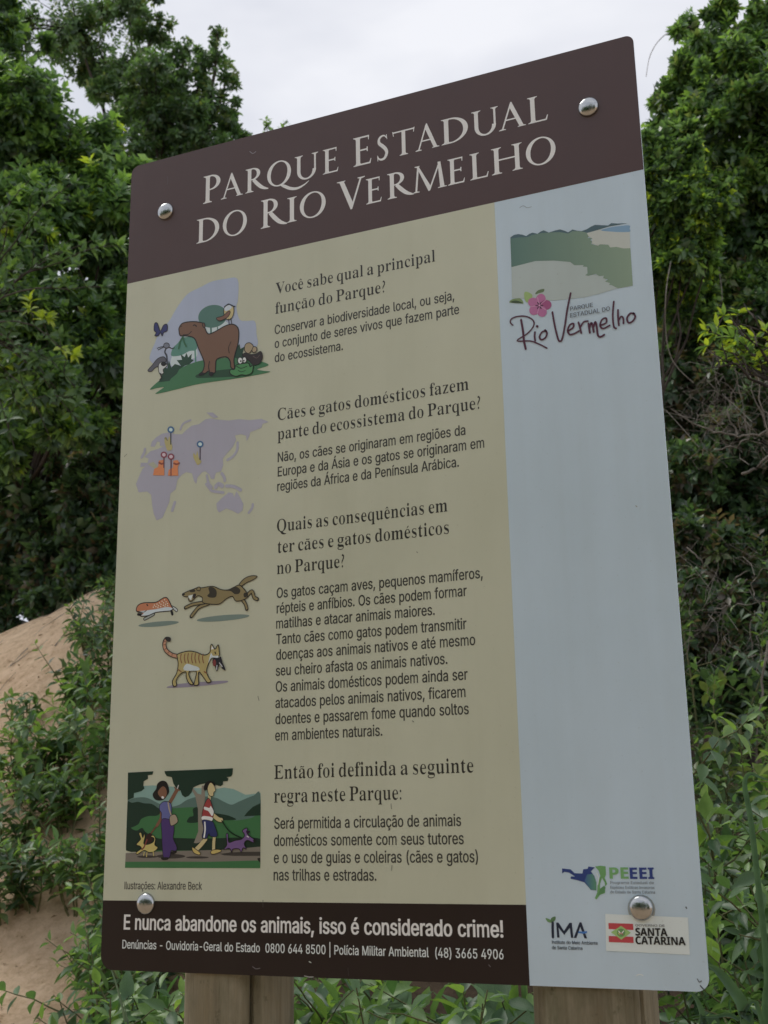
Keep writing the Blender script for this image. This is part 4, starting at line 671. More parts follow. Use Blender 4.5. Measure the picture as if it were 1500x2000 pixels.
   ('f', (21, 50, 37), 0.0, '41.8,1231.2 52.1,1231.4 64.5,1230.0 77.1,1232.8 91.7,1234.0 102.1,1239.3 111.6,1246.2 103.7,1253.7 86.2,1254.2 71.9,1259.0 65.0,1268.2 42.4,1270.8'),
   ('p', (21, 50, 37), 0.0, '272.5,1257.8 277.6,1251.8 288.6,1243.1 302.9,1237.2 303.0,1256.7'),
   ('f', (21, 50, 37), 0.0, '163.8,1265.8 167.6,1257.3 175.5,1254.9 174.2,1244.1 185.2,1242.6 187.7,1264.2'),
   ('f', (21, 50, 37), 0.0, '213.1,1252.3 234.7,1254.3 248.3,1257.8 257.1,1262.9 227.0,1262.4'),
   ('f', (20, 46, 34), 0.0, '42.1,1273.8 49.6,1272.2 56.0,1275.7 64.4,1277.5 74.6,1273.4 83.1,1281.1 108.1,1291.1 140.4,1290.6 188.4,1292.2 227.6,1291.8 266.2,1291.4 303.0,1293.8 303.1,1308.7 228.0,1311.3 108.7,1310.5 43.3,1310.1'),
   ('p', (95, 88, 80), 0.0, '42.9,1314.6 88.4,1312.6 188.8,1311.1 247.3,1309.9 303.3,1305.9 303.5,1327.8 208.9,1329.6 42.7,1329.0'),
   ('p', (37, 86, 46), 0.0, '42.7,1328.7 129.6,1328.6 208.9,1329.2 303.5,1327.3 303.2,1339.4 42.5,1338.5'),
   ('f', (60, 55, 52), 0.0, '107.1,1320.6 106.1,1321.3 103.2,1321.9 98.7,1322.3 93.1,1322.6 86.8,1322.7 80.4,1322.6 74.7,1322.2 70.1,1321.7 67.2,1321.1 66.1,1320.4 67.1,1319.8 70.0,1319.2 74.5,1318.7 80.3,1318.4 86.6,1318.4 92.9,1318.5 98.6,1318.9 103.1,1319.4 106.0,1320.0'),
   ('f', (60, 55, 52), 0.0, '161.3,1320.2 160.0,1321.4 156.1,1322.3 149.9,1323.1 142.1,1323.6 133.4,1323.7 124.7,1323.5 116.8,1323.0 110.5,1322.1 106.4,1321.1 105.0,1320.0 106.4,1318.8 110.4,1317.9 116.6,1317.1 124.5,1316.6 133.2,1316.5 141.9,1316.7 149.7,1317.3 155.9,1318.1 159.9,1319.1'),
   ('f', (60, 55, 52), 0.0, '206.7,1322.3 205.7,1322.8 202.7,1323.3 197.9,1323.7 191.9,1323.9 185.2,1324.0 178.5,1323.8 172.4,1323.6 167.6,1323.1 164.5,1322.6 163.4,1322.1 164.4,1321.5 167.5,1321.0 172.3,1320.6 178.4,1320.4 185.1,1320.4 191.8,1320.5 197.8,1320.8 202.6,1321.2 205.7,1321.7'),
   ('p', (60, 55, 52), 0.0, '228.1,1316.7 247.4,1314.7 276.1,1313.8 303.4,1313.9 303.4,1320.3 257.1,1320.1 235.8,1319.0'),
   ('f', (32, 28, 30), 0.0, '298.0,1324.6 303.1,1323.8 303.2,1329.9 300.5,1328.6'),
  ]),
  ('tree_drawing', [
   ('p', (104, 97, 86), 0.0, '178.7,1224.1 167.2,1207.1 170.6,1206.3 183.0,1219.2 190.2,1221.1 190.7,1206.4 196.2,1206.5 197.6,1222.9 195.1,1261.0 196.3,1277.5 192.8,1297.2 182.6,1299.6 177.6,1299.0 185.7,1280.7 184.2,1244.3'),
   ('p', (21, 50, 37), 0.0, '41.9,1180.4 93.8,1179.9 92.0,1185.4 82.6,1186.0 83.5,1192.0 74.7,1196.0 74.3,1202.9 76.6,1208.1 71.1,1212.2 55.6,1215.3 55.5,1223.0 43.0,1226.5'),
   ('p', (21, 50, 37), 0.0, '116.2,1180.3 250.4,1179.8 249.6,1189.3 247.3,1192.9 238.5,1194.0 241.9,1196.6 240.6,1200.4 231.7,1200.8 231.8,1205.8 227.0,1208.3 218.0,1205.9 206.1,1201.4 186.2,1204.6 174.3,1208.9 170.9,1217.3 165.6,1222.5 158.6,1224.7 152.5,1221.0 149.2,1213.3 139.9,1208.0 134.6,1201.1 131.3,1190.8 121.0,1188.8 117.7,1184.5'),
  ]),
  ('woman_drawing', [
   ('s', (96, 62, 44), 6.73, '126.6,1235.6 133.4,1225.6 142.1,1212.3'),
   ('s', (96, 62, 44), 2.53, '141.7,1213.2 137.9,1208.0'),
   ('s', (150, 150, 150), 1.68, '143.0,1209.8 144.9,1204.8'),
   ('s', (96, 62, 44), 2.1, '143.1,1211.5 147.2,1213.3'),
   ('s', (96, 62, 44), 5.47, '112.2,1244.5 112.0,1258.0 104.3,1270.0'),
   ('o', (25, 20, 20), 1.05, '94.6,1217.9 101.1,1209.6 103.3,1201.1 112.0,1196.7 121.3,1199.9 126.3,1213.6 122.0,1221.5 116.1,1226.9 105.9,1228.4 97.9,1225.3'),
   ('f', (100, 66, 46), 0.0, '104.9,1213.1 113.3,1205.6 120.0,1209.2 122.3,1217.7 118.0,1224.8 110.8,1223.9 105.1,1218.2'),
   ('f', (185, 185, 185), 0.0, '116.6,1225.6 116.0,1226.0 115.3,1226.2 114.4,1226.1 113.6,1225.9 112.8,1225.5 112.2,1225.0 111.8,1224.3 111.6,1223.6 111.7,1223.0 112.1,1222.4 112.7,1222.0 113.4,1221.8 114.3,1221.8 115.1,1222.1 115.9,1222.5 116.5,1223.0 116.9,1223.7 117.1,1224.4 116.9,1225.0'),
   ('o', (72, 76, 124), 1.05, '109.2,1236.1 117.2,1230.8 129.5,1233.1 132.9,1243.3 129.8,1261.0 114.4,1260.7 112.8,1249.6 108.9,1244.5'),
   ('o', (56, 36, 88), 1.05, '113.5,1260.7 129.4,1260.8 137.3,1268.4 138.5,1280.1 137.5,1291.7 144.9,1305.3 142.7,1312.4 135.0,1310.7 132.3,1318.9 128.4,1323.9 119.7,1323.0 116.8,1308.1 114.8,1284.8'),
   ('s', (130, 116, 98), 2.53, '125.5,1233.0 128.5,1244.9 133.3,1255.8'),
   ('o', (126, 112, 94), 1.05, '129.7,1255.8 140.3,1252.6 145.7,1263.9 136.8,1270.1 131.3,1269.2'),
   ('f', (32, 28, 30), 0.0, '115.2,1322.2 128.3,1321.7 127.5,1325.5 117.4,1326.0'),
   ('f', (32, 28, 30), 0.0, '132.1,1314.0 143.1,1310.8 144.8,1314.1 137.2,1317.3'),
  ]),
  ('yellow_dog_drawing', [
   ('s', (98, 38, 34), 1.89, '102.3,1272.1 93.4,1282.1 87.5,1287.9'),
   ('f', (50, 24, 22), 0.0, '84.3,1286.1 91.4,1282.0 97.7,1288.0 94.9,1295.5 87.9,1298.7 82.5,1292.8'),
   ('o', (150, 136, 66), 1.26, '63.3,1301.4 69.6,1295.2 72.8,1291.0 69.2,1282.9 73.2,1281.0 76.8,1289.4 80.1,1282.4 81.0,1289.5 79.3,1299.5 88.0,1300.4 98.1,1296.6 99.5,1290.5 92.6,1287.6 98.1,1286.0 102.4,1292.2 101.3,1301.3 107.5,1305.6 101.7,1311.7 90.5,1313.7 80.1,1310.3 68.0,1316.4 64.6,1313.6 74.9,1307.0 70.6,1302.8'),
   ('s', (98, 38, 34), 2.53, '85.6,1292.9 80.3,1304.5 75.9,1308.6'),
   ('s', (150, 136, 66), 1.68, '80.7,1313.7 80.0,1318.7'),
   ('s', (150, 136, 66), 1.68, '86.4,1314.2 85.6,1320.4'),
   ('s', (150, 136, 66), 1.68, '98.6,1312.1 99.9,1318.8'),
   ('f', (32, 28, 30), 0.0, '66.4,1301.4 66.3,1301.9 65.9,1302.3 65.3,1302.5 64.7,1302.5 64.1,1302.3 63.6,1301.9 63.5,1301.4 63.6,1300.8 64.0,1300.4 64.6,1300.2 65.2,1300.2 65.8,1300.5 66.2,1300.9'),
  ]),
  ('man_drawing', [
   ('s', (152, 138, 94), 7.16, '200.2,1293.2 192.5,1301.3 183.8,1308.9'),
   ('s', (152, 138, 94), 5.47, '217.4,1288.5 216.4,1299.1 216.3,1310.5'),
   ('s', (30, 30, 30), 8.42, '214.1,1254.8 224.1,1261.5 230.0,1262.9'),
   ('s', (152, 138, 94), 6.73, '214.1,1254.8 224.1,1261.5 230.0,1262.9'),
   ('o', (150, 130, 62), 1.05, '174.8,1306.1 180.8,1308.2 191.3,1315.2 188.0,1318.1 178.0,1314.3'),
   ('o', (150, 130, 62), 1.05, '212.4,1311.7 221.1,1309.7 230.3,1310.6 229.5,1313.5 217.4,1317.0 211.5,1316.1'),
   ('s', (152, 138, 94), 5.47, '206.9,1223.1 206.3,1229.8'),
   ('o', (122, 36, 38), 1.05, '202.7,1228.4 207.7,1229.5 212.9,1241.5 215.4,1251.5 212.9,1261.3 211.4,1264.3 193.9,1261.4 195.1,1242.8'),
   ('f', (168, 168, 172), 0.0, '197.4,1240.9 207.0,1243.1 209.3,1239.8 215.4,1249.0 212.2,1256.4 205.1,1248.3 197.1,1245.4'),
   ('f', (168, 168, 172), 0.0, '194.6,1256.1 212.8,1258.4 210.4,1264.9 193.6,1262.0'),
   ('o', (30, 36, 80), 1.05, '194.0,1262.7 212.4,1264.9 217.4,1271.3 223.2,1288.0 210.9,1288.9 206.9,1284.3 202.5,1292.1 193.8,1289.8 196.9,1275.9'),
   ('s', (168, 168, 172), 2.74, '198.6,1266.1 199.5,1277.6 197.8,1289.9'),
   ('o', (154, 140, 96), 1.05, '202.7,1209.7 208.4,1201.5 215.7,1207.5 218.2,1215.1 214.7,1218.3 214.1,1223.6 208.1,1224.0 204.1,1218.9'),
   ('f', (20, 18, 20), 0.0, '195.3,1209.8 198.1,1202.9 206.0,1199.1 215.6,1202.5 217.1,1207.6 209.1,1202.3 204.6,1206.4 202.0,1213.0 196.8,1214.2'),
   ('s', (16, 40, 26), 2.1, '231.3,1264.1 242.9,1278.2 254.6,1286.1 269.7,1292.3'),
  ]),
  ('purple_dog_drawing', [
   ('o', (88, 62, 108), 1.26, '239.9,1286.6 243.4,1285.5 244.8,1298.5 256.7,1295.9 269.1,1293.9 274.8,1287.5 270.3,1280.5 279.4,1276.7 279.9,1285.9 293.4,1295.3 291.1,1299.4 279.7,1295.6 274.0,1301.2 278.3,1309.6 272.2,1307.6 268.5,1314.8 264.6,1309.2 253.0,1309.4 250.8,1314.7 246.9,1308.2 235.7,1309.8 241.7,1302.5'),
   ('f', (32, 28, 30), 0.0, '294.9,1296.6 294.7,1297.4 294.1,1298.1 293.1,1298.4 292.1,1298.4 291.2,1298.0 290.6,1297.4 290.3,1296.5 290.6,1295.7 291.2,1295.0 292.1,1294.7 293.1,1294.7 294.0,1295.1 294.7,1295.7'),
   ('f', (40, 26, 50), 0.0, '277.2,1281.0 284.8,1281.6 280.5,1285.9'),
   ('s', (168, 168, 172), 1.47, '279.2,1289.2 281.9,1290.8'),
  ]),
 ],
 'park_logo': [
  ('landscape_drawing', [
   ('p', (131, 141, 139), 0.0, '770.6,378.1 812.3,375.7 843.4,381.3 870.4,389.8 876.9,396.6 891.1,399.6 897.7,403.7 897.5,420.0 911.0,420.0 924.0,426.3 928.3,436.1 943.9,450.9 913.8,454.7 888.6,455.9 839.5,451.7 769.0,433.3'),
   ('p', (50, 74, 82), 0.0, '771.4,323.4 777.8,320.5 784.9,320.6 791.9,323.1 798.8,327.2 804.3,324.5 809.7,323.4 818.3,327.4 823.7,324.5 829.0,323.4 837.5,329.4 848.0,328.0 856.7,327.9 864.3,332.2 870.1,336.3 877.2,332.7 885.5,337.0 892.3,339.0 900.9,337.6 907.9,334.6 914.8,332.8 936.3,338.8 941.6,335.7 951.4,338.7 967.9,341.7 954.6,341.4 937.9,340.8 898.7,344.9 852.5,341.7 771.2,327.5'),
   ('p', (142, 146, 140), 0.0, '898.7,344.5 920.9,343.0 935.7,348.7 970.1,357.6 968.9,386.8 958.3,384.5 947.0,379.8 937.1,378.2 934.1,372.4 920.9,369.0 917.5,370.6 907.7,364.8 909.1,356.0 903.4,351.1'),
   ('f', (88, 120, 146), 0.0, '924.1,345.0 937.7,343.1 951.1,343.7 970.1,346.2 970.3,352.2 970.1,357.5 953.7,354.5 939.0,350.2'),
   ('g', (60, 90, 82), (100, 118, 98), '771.2,326.0 784.6,326.7 800.5,329.8 809.4,327.5 828.8,328.0 856.4,332.9 870.0,338.5 877.0,335.6 892.2,339.7 900.2,343.4 903.4,351.4 901.6,353.4 909.6,355.7 905.1,357.9 908.0,360.3 906.8,365.6 917.4,371.0 920.9,369.0 934.1,372.8 936.8,378.1 947.0,379.2 958.3,384.4 969.1,386.3 968.5,451.4 944.7,451.4 934.5,443.6 930.4,442.8 933.0,440.3 924.7,435.4 929.9,432.9 922.1,429.1 923.7,425.0 915.7,424.1 911.0,419.1 898.4,420.1 893.4,418.2 897.5,415.4 897.6,404.2 890.5,402.2 892.0,399.8 876.8,397.0 870.4,389.8 843.3,381.5 812.3,375.7 770.6,378.1'),
  ]),
  ('flower_drawing', [
   ('f', (90, 110, 66), 0.0, '764.2,440.6 768.8,436.0 777.7,435.9 784.6,438.2 788.0,447.1 777.3,444.1'),
   ('f', (58, 78, 48), 0.0, '766.0,440.1 775.7,439.2 786.9,446.0 775.5,444.1'),
   ('f', (112, 136, 72), 0.0, '790.7,428.0 797.3,428.8 804.0,435.6 801.0,443.3 794.7,446.6 790.6,440.3'),
   ('f', (70, 88, 54), 0.0, '808.9,434.8 813.0,429.2 823.9,428.1 823.2,433.1 816.3,433.9'),
   ('f', (142, 76, 118), 0.0, '820.3,436.4 822.6,438.0 824.4,440.3 825.6,443.1 826.0,446.3 825.6,449.3 824.4,452.1 822.5,454.2 820.2,455.5 817.6,455.9 815.0,455.3 812.7,453.8 810.9,451.5 809.7,448.6 809.3,445.5 809.7,442.4 810.9,439.7 812.8,437.5 815.1,436.2 817.7,435.8'),
   ('f', (126, 52, 96), 0.0, '834.9,457.8 834.6,460.4 833.3,462.7 831.3,464.5 828.7,465.5 825.8,465.6 822.8,465.0 820.1,463.5 817.9,461.4 816.4,458.8 815.8,456.1 816.2,453.4 817.4,451.1 819.5,449.4 822.1,448.4 825.0,448.2 828.0,448.9 830.7,450.4 832.9,452.5 834.4,455.0'),
   ('f', (142, 76, 118), 0.0, '821.1,476.7 818.5,476.7 815.9,475.8 813.5,473.9 811.6,471.4 810.3,468.4 809.7,465.2 810.0,462.2 811.1,459.6 812.8,457.7 815.1,456.7 817.7,456.7 820.3,457.6 822.7,459.5 824.6,462.1 825.9,465.1 826.4,468.2 826.2,471.3 825.1,473.8 823.3,475.7'),
   ('f', (142, 76, 118), 0.0, '799.1,467.2 797.8,464.6 797.4,461.7 797.9,458.9 799.2,456.3 801.3,454.3 803.8,453.0 806.7,452.5 809.5,452.9 812.0,454.3 814.0,456.3 815.2,458.9 815.6,461.7 815.2,464.5 813.8,467.1 811.8,469.1 809.2,470.5 806.4,470.9 803.6,470.5 801.1,469.2'),
   ('f', (142, 76, 118), 0.0, '797.0,443.1 798.7,441.3 801.0,440.2 803.8,440.0 806.7,440.7 809.5,442.3 811.9,444.5 813.7,447.2 814.6,450.1 814.7,453.0 813.9,455.5 812.2,457.3 809.9,458.4 807.1,458.6 804.2,457.9 801.4,456.4 799.0,454.1 797.2,451.4 796.2,448.5 796.2,445.6'),
   ('s', (160, 108, 142), 1.26, '814.8,455.9 812.4,441.3'),
   ('s', (160, 108, 142), 1.26, '814.8,455.9 825.7,448.7'),
   ('s', (160, 108, 142), 1.26, '814.8,455.9 825.6,466.2'),
   ('s', (160, 108, 142), 1.26, '814.8,455.9 810.9,469.3'),
   ('s', (160, 108, 142), 1.26, '814.8,455.9 801.0,455.3'),
   ('s', (58, 22, 50), 1.62, '808.9,454.8 820.6,457.1'),
   ('s', (58, 22, 50), 1.62, '812.1,450.1 817.4,461.8'),
   ('s', (58, 22, 50), 1.62, '818.0,451.2 811.6,460.7'),
   ('f', (168, 110, 148), 0.0, '816.5,456.3 816.3,457.0 815.8,457.6 815.1,457.8 814.3,457.6 813.6,457.1 813.2,456.4 813.1,455.6 813.3,454.9 813.8,454.3 814.5,454.1 815.2,454.3 815.9,454.8 816.4,455.5'),
  ]),
  ('script_lettering', [
   ('s', (78, 26, 52), 2.34, '768.4,482.2 764.3,476.3 767.3,470.0 779.6,468.3 793.5,471.8 803.4,480.9 802.9,490.8 792.0,501.4 774.1,510.7 796.5,515.1 811.6,523.7 823.5,532.5'),
   ('s', (78, 26, 52), 3.6, '782.8,475.3 785.0,494.7 785.9,512.9 788.1,527.6'),
   ('s', (78, 26, 52), 3.06, '805.0,501.1 804.1,509.0 804.7,516.3'),
   ('s', (78, 26, 52), 3.06, '824.0,502.8 817.5,502.8 812.3,510.5 815.1,516.3 822.1,514.0 824.9,506.5 822.1,500.6'),
   ('s', (78, 26, 52), 3.06, '836.0,471.8 838.5,495.6 842.6,519.2 845.7,524.5 849.7,520.5 855.3,498.7 860.5,472.9 867.9,444.7'),
   ('s', (78, 26, 52), 3.06, '860.1,509.4 868.5,504.7 869.2,498.1 863.2,499.8 859.3,508.4 862.3,515.7 869.9,515.6 877.6,512.6'),
   ('s', (78, 26, 52), 3.06, '877.7,497.6 879.6,506.8 881.2,516.8'),
   ('s', (78, 26, 52), 2.88, '880.1,506.9 886.0,498.8 893.0,498.3'),
   ('s', (78, 26, 52), 3.24, '893.8,502.7 894.4,511.3 895.1,518.8'),
   ('s', (78, 26, 52), 3.24, '894.4,511.3 898.3,502.3 900.4,508.9 901.4,518.8'),
   ('s', (78, 26, 52), 3.24, '901.1,510.8 905.0,501.8 906.8,511.8 907.7,525.2 911.6,528.9 917.8,526.5'),
   ('s', (78, 26, 52), 2.88, '912.8,509.4 922.1,506.8 922.6,498.9 915.9,500.3 912.3,509.3 916.5,515.7 927.5,512.2'),
   ('s', (78, 26, 52), 2.88, '936.7,473.0 933.5,495.7 933.9,515.1 937.4,519.2'),
   ('s', (78, 26, 52), 3.06, '942.4,488.6 941.7,502.6 942.1,514.9'),
   ('s', (78, 26, 52), 2.88, '941.7,507.8 946.3,500.8 949.8,504.1 949.5,513.1'),
   ('s', (78, 26, 52), 3.06, '967.5,499.6 961.1,498.3 955.8,505.2 957.6,513.4 964.2,512.0 968.8,505.0 966.0,498.4'),
   ('f', (78, 26, 52), 0.0, '811.7,492.4 811.4,493.4 810.7,494.1 809.8,494.3 808.8,494.2 808.0,493.5 807.4,492.6 807.2,491.6 807.5,490.6 808.2,489.9 809.1,489.6 810.1,489.8 810.9,490.4 811.5,491.4'),
  ]),
 ],
 'biosecurity_program_logo': [
  ('state_map_drawing', [
   ('p', (28, 46, 98), 0.0, '802.9,1340.5 815.4,1341.8 821.4,1347.2 832.9,1347.6 834.2,1341.8 840.9,1341.0 842.0,1337.9 851.5,1339.2 845.4,1344.5 849.8,1350.8 852.5,1359.7 851.8,1370.8 843.9,1370.1 840.3,1366.0 835.0,1359.8 823.7,1356.6 814.6,1354.8 815.4,1351.7 821.7,1351.7 812.8,1346.3 806.1,1345.1 802.7,1347.6'),
   ('g', (40, 70, 110), (60, 110, 80), '839.5,1349.0 848.1,1348.1 852.5,1359.7 851.8,1370.8 842.9,1369.6 838.6,1362.5 835.1,1358.0'),
   ('p', (74, 122, 66), 0.0, '851.9,1337.9 859.2,1336.9 867.1,1337.6 867.1,1349.0 864.9,1353.5 868.0,1361.8 864.9,1365.4 864.5,1359.7 861.0,1353.5 857.6,1361.5 857.2,1368.6 864.6,1370.4 864.0,1374.3 857.0,1376.6 851.0,1383.2 848.8,1381.5 852.7,1374.0 854.2,1361.9 858.7,1350.8 856.9,1343.7'),
   ('p', (60, 104, 60), 0.0, '857.2,1368.6 863.5,1364.2 865.2,1366.8 863.2,1373.9 857.1,1375.7 852.7,1379.3'),
   ('s', (165, 175, 180), 0.97, '853.8,1347.2 856.2,1354.4 854.1,1363.3'),
  ]),
 ],
 'environment_institute_logo': [
  ('leaf_drawing', [
   ('f', (76, 112, 66), 0.0, '774.4,1410.0 778.3,1410.3 783.6,1412.9 784.2,1415.6 778.1,1415.0'),
   ('f', (60, 92, 56), 0.0, '782.0,1414.2 783.2,1409.4 789.3,1407.3 788.7,1412.0 785.0,1414.9'),
  ]),
  ('letter_strokes', [
   ('s', (28, 38, 60), 3.69, '784.8,1415.9 784.3,1425.4 784.1,1435.5'),
   ('p', (28, 38, 60), 0.0, '790.4,1435.9 790.0,1415.5 793.5,1415.5 800.9,1426.9 809.6,1415.6 813.0,1415.5 814.1,1436.0 810.7,1435.9 809.7,1422.3 801.0,1432.2 793.1,1422.2 793.9,1436.0'),
   ('p', (28, 38, 60), 0.0, '814.8,1435.9 824.5,1414.6 827.1,1414.6 834.1,1436.3 830.3,1436.2 825.2,1420.6 818.6,1436.1'),
   ('p', (38, 90, 150), 0.0, '822.2,1427.0 829.0,1427.2 834.7,1426.4 834.6,1428.9 828.8,1430.1 821.3,1429.1'),
  ]),
 ],
 'government_sticker': [
  ('flag_drawing', [
   ('p', (150, 40, 48), 0.0, '866.4,1414.9 901.4,1415.6 901.4,1423.7 866.2,1423.1'),
   ('p', (150, 40, 48), 0.0, '865.6,1432.4 900.7,1432.9 900.5,1441.0 865.4,1440.5'),
   ('p', (112, 146, 76), 0.0, '869.3,1427.4 884.1,1418.5 897.5,1427.4 883.4,1437.0'),
   ('f', (74, 112, 62), 0.0, '889.6,1427.6 888.8,1430.0 887.0,1431.9 884.6,1433.1 882.0,1433.1 879.7,1432.1 878.2,1430.2 877.7,1427.8 878.5,1425.4 880.3,1423.4 882.7,1422.3 885.3,1422.2 887.6,1423.3 889.1,1425.2'),
   ('s', (180, 176, 176), 1.49, '880.5,1425.5 883.6,1428.9 887.3,1425.4'),
   ('s', (140, 60, 55), 1.12, '881.1,1430.7 883.6,1428.0 886.2,1430.6'),
   ('s', (175, 160, 60), 0.93, '879.8,1428.1 881.5,1430.1'),
  ]),
 ],
 'wear_marks': [
  ('scratch', [
   ('s', (105, 98, 104), 1.29, '268.4,33.4 275.1,39.4 281.7,36.8'),
  ]),
  ('scratch', [
   ('s', (78, 70, 74), 0.96, '84.6,41.4 86.0,49.6 85.1,58.2'),
  ]),
  ('scratch', [
   ('s', (98, 108, 116), 0.8, '789.9,272.9 796.3,270.6 803.1,276.0 810.3,275.7'),
  ]),
  ('scratch', [
   ('s', (95, 98, 84), 1.13, '8.7,604.0 14.3,599.7'),
  ]),
  ('scratch', [
   ('s', (90, 92, 80), 1.29, '296.4,1063.3 298.4,1070.2'),
  ]),
  ('scratch', [
   ('s', (100, 100, 88), 1.13, '948.0,811.3 949.4,813.1'),
  ]),
  ('scratch', [
   ('s', (50, 50, 55), 1.61, '976.8,1392.5 977.4,1393.9'),
  ]),
  ('scratch', [
   ('s', (70, 76, 80), 1.29, '984.6,1485.8 987.0,1489.7 989.9,1488.3'),
  ]),
  ('scratch', [
   ('s', (60, 62, 66), 1.45, '988.0,1494.3 991.8,1498.7'),
  ]),
  ('scratch', [
   ('s', (165, 172, 176), 1.29, '901.2,1483.8 906.3,1482.3 910.5,1483.5'),
  ]),
  ('scratch', [
   ('s', (80, 74, 76), 1.29, '291.4,1489.4 296.9,1492.3 304.3,1491.3'),
  ]),
  ('scratch', [
   ('s', (110, 108, 106), 1.61, '383.2,1500.3 391.2,1501.6 398.3,1501.3'),
  ]),
  ('scratch', [
   ('s', (70, 62, 64), 0.8, '308.9,1388.5 309.0,1399.5'),
  ]),
  ('scratch', [
   ('s', (60, 52, 54), 0.8, '457.9,1486.2 458.7,1498.0'),
  ]),
  ('scratch', [
   ('s', (150, 155, 150), 1.13, '391.2,1479.1 394.8,1480.5'),
  ]),
  ('scratch', [
   ('s', (92, 94, 82), 1.13, '534.7,1243.4 535.4,1251.1'),
  ]),
  ('scratch', [
   ('s', (96, 98, 88), 1.13, '534.5,1335.5 533.4,1343.1'),
  ]),
  ('scratch', [
   ('s', (90, 92, 80), 1.45, '574.1,1117.2 575.8,1118.8'),
  ]),
  ('scratch', [
   ('s', (94, 96, 86), 1.13, '588.2,845.8 589.9,847.7'),
  ]),
  ('scratch', [
   ('s', (80, 74, 76), 1.13, '685.4,1475.6 687.7,1478.3'),
  ]),
 ],
}

# ------------------------------------------------------------------ ground
def build_ground():
    def axis(lo, hi, fine_lo, fine_hi, step):
        v = [lo, lo * 0.5, fine_lo - 25, fine_lo - 12, fine_lo - 6, fine_lo - 3, fine_lo - 1.2]
        k = fine_lo
        while k < fine_hi:
            v.append(k); k += step
        v += [fine_hi, fine_hi + 1.2, fine_hi + 3, fine_hi + 6, fine_hi + 12, fine_hi + 25, hi * 0.5, hi]
        return sorted(set(v))
    xs = axis(-400, 400, -7.5, 2.5, 0.055)
    ys = axis(-400, 400, -2.5, 7.5, 0.055)
    nx, ny = len(xs), len(ys)
    verts = [(x, y, ground_z(x, y)) for y in ys for x in xs]
    faces = [(j * nx + i, j * nx + i + 1, (j + 1) * nx + i + 1, (j + 1) * nx + i) for j in range(ny - 1) for i in range(nx - 1)]
    me = bpy.data.meshes.new('ground')
    me.from_pydata(verts, [], faces)
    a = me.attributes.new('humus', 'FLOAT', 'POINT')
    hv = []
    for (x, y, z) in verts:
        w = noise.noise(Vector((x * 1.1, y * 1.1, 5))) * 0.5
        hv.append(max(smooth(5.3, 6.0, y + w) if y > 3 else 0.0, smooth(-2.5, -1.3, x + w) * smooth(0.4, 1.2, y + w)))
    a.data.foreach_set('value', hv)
    me.polygons.foreach_set('use_smooth', [True] * len(faces))
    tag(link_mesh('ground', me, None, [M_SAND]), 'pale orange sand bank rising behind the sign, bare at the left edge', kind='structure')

build_ground()

# ------------------------------------------------------------------ flat print: fills, strokes and lettering
U0 = 0.0009                                    # one unit of the sign's layout in metres (the panel is 1000 wide)
SIGN_W, SIGN_H = 1000.0, 1502.4
SIGN_TOP = 0.80 + BASE + SIGN_H * U0

def parse(s):
    return [tuple(float(v) for v in q.split(',')) for q in s.split()]

def catmull(pts, closed, k=4):
    n = len(pts)
    if n < 3:
        return pts
    out = []
    rng = range(n) if closed else range(n - 1)
    for i in rng:
        if closed:
            p0, p1, p2, p3 = pts[i - 1], pts[i], pts[(i + 1) % n], pts[(i + 2) % n]
        else:
            p0, p1, p2, p3 = pts[max(0, i - 1)], pts[i], pts[i + 1], pts[min(n - 1, i + 2)]
        for s in range(k):
            t = s / k
            out.append(tuple(0.5 * ((2 * p1[a]) + (-p0[a] + p2[a]) * t + (2 * p0[a] - 5 * p1[a] + 4 * p2[a] - p3[a]) * t * t
                                    + (-p0[a] + 3 * p1[a] - 3 * p2[a] + p3[a]) * t ** 3) for a in (0, 1)))
    if not closed:
        out.append(pts[-1])
    return out

def stroke_outline(pts, w, closed=False):
    n = len(pts)
    L, R = [], []
    for i in range(n):
        a = pts[i - 1] if (i or closed) else pts[0]
        b = pts[(i + 1) % n] if (i < n - 1 or closed) else pts[-1]
        dx, dy = b[0] - a[0], b[1] - a[1]
        d = math.hypot(dx, dy) or 1
        nx, ny = -dy / d * w / 2, dx / d * w / 2
        L.append((pts[i][0] + nx, pts[i][1] + ny)); R.append((pts[i][0] - nx, pts[i][1] - ny))
    return L, R

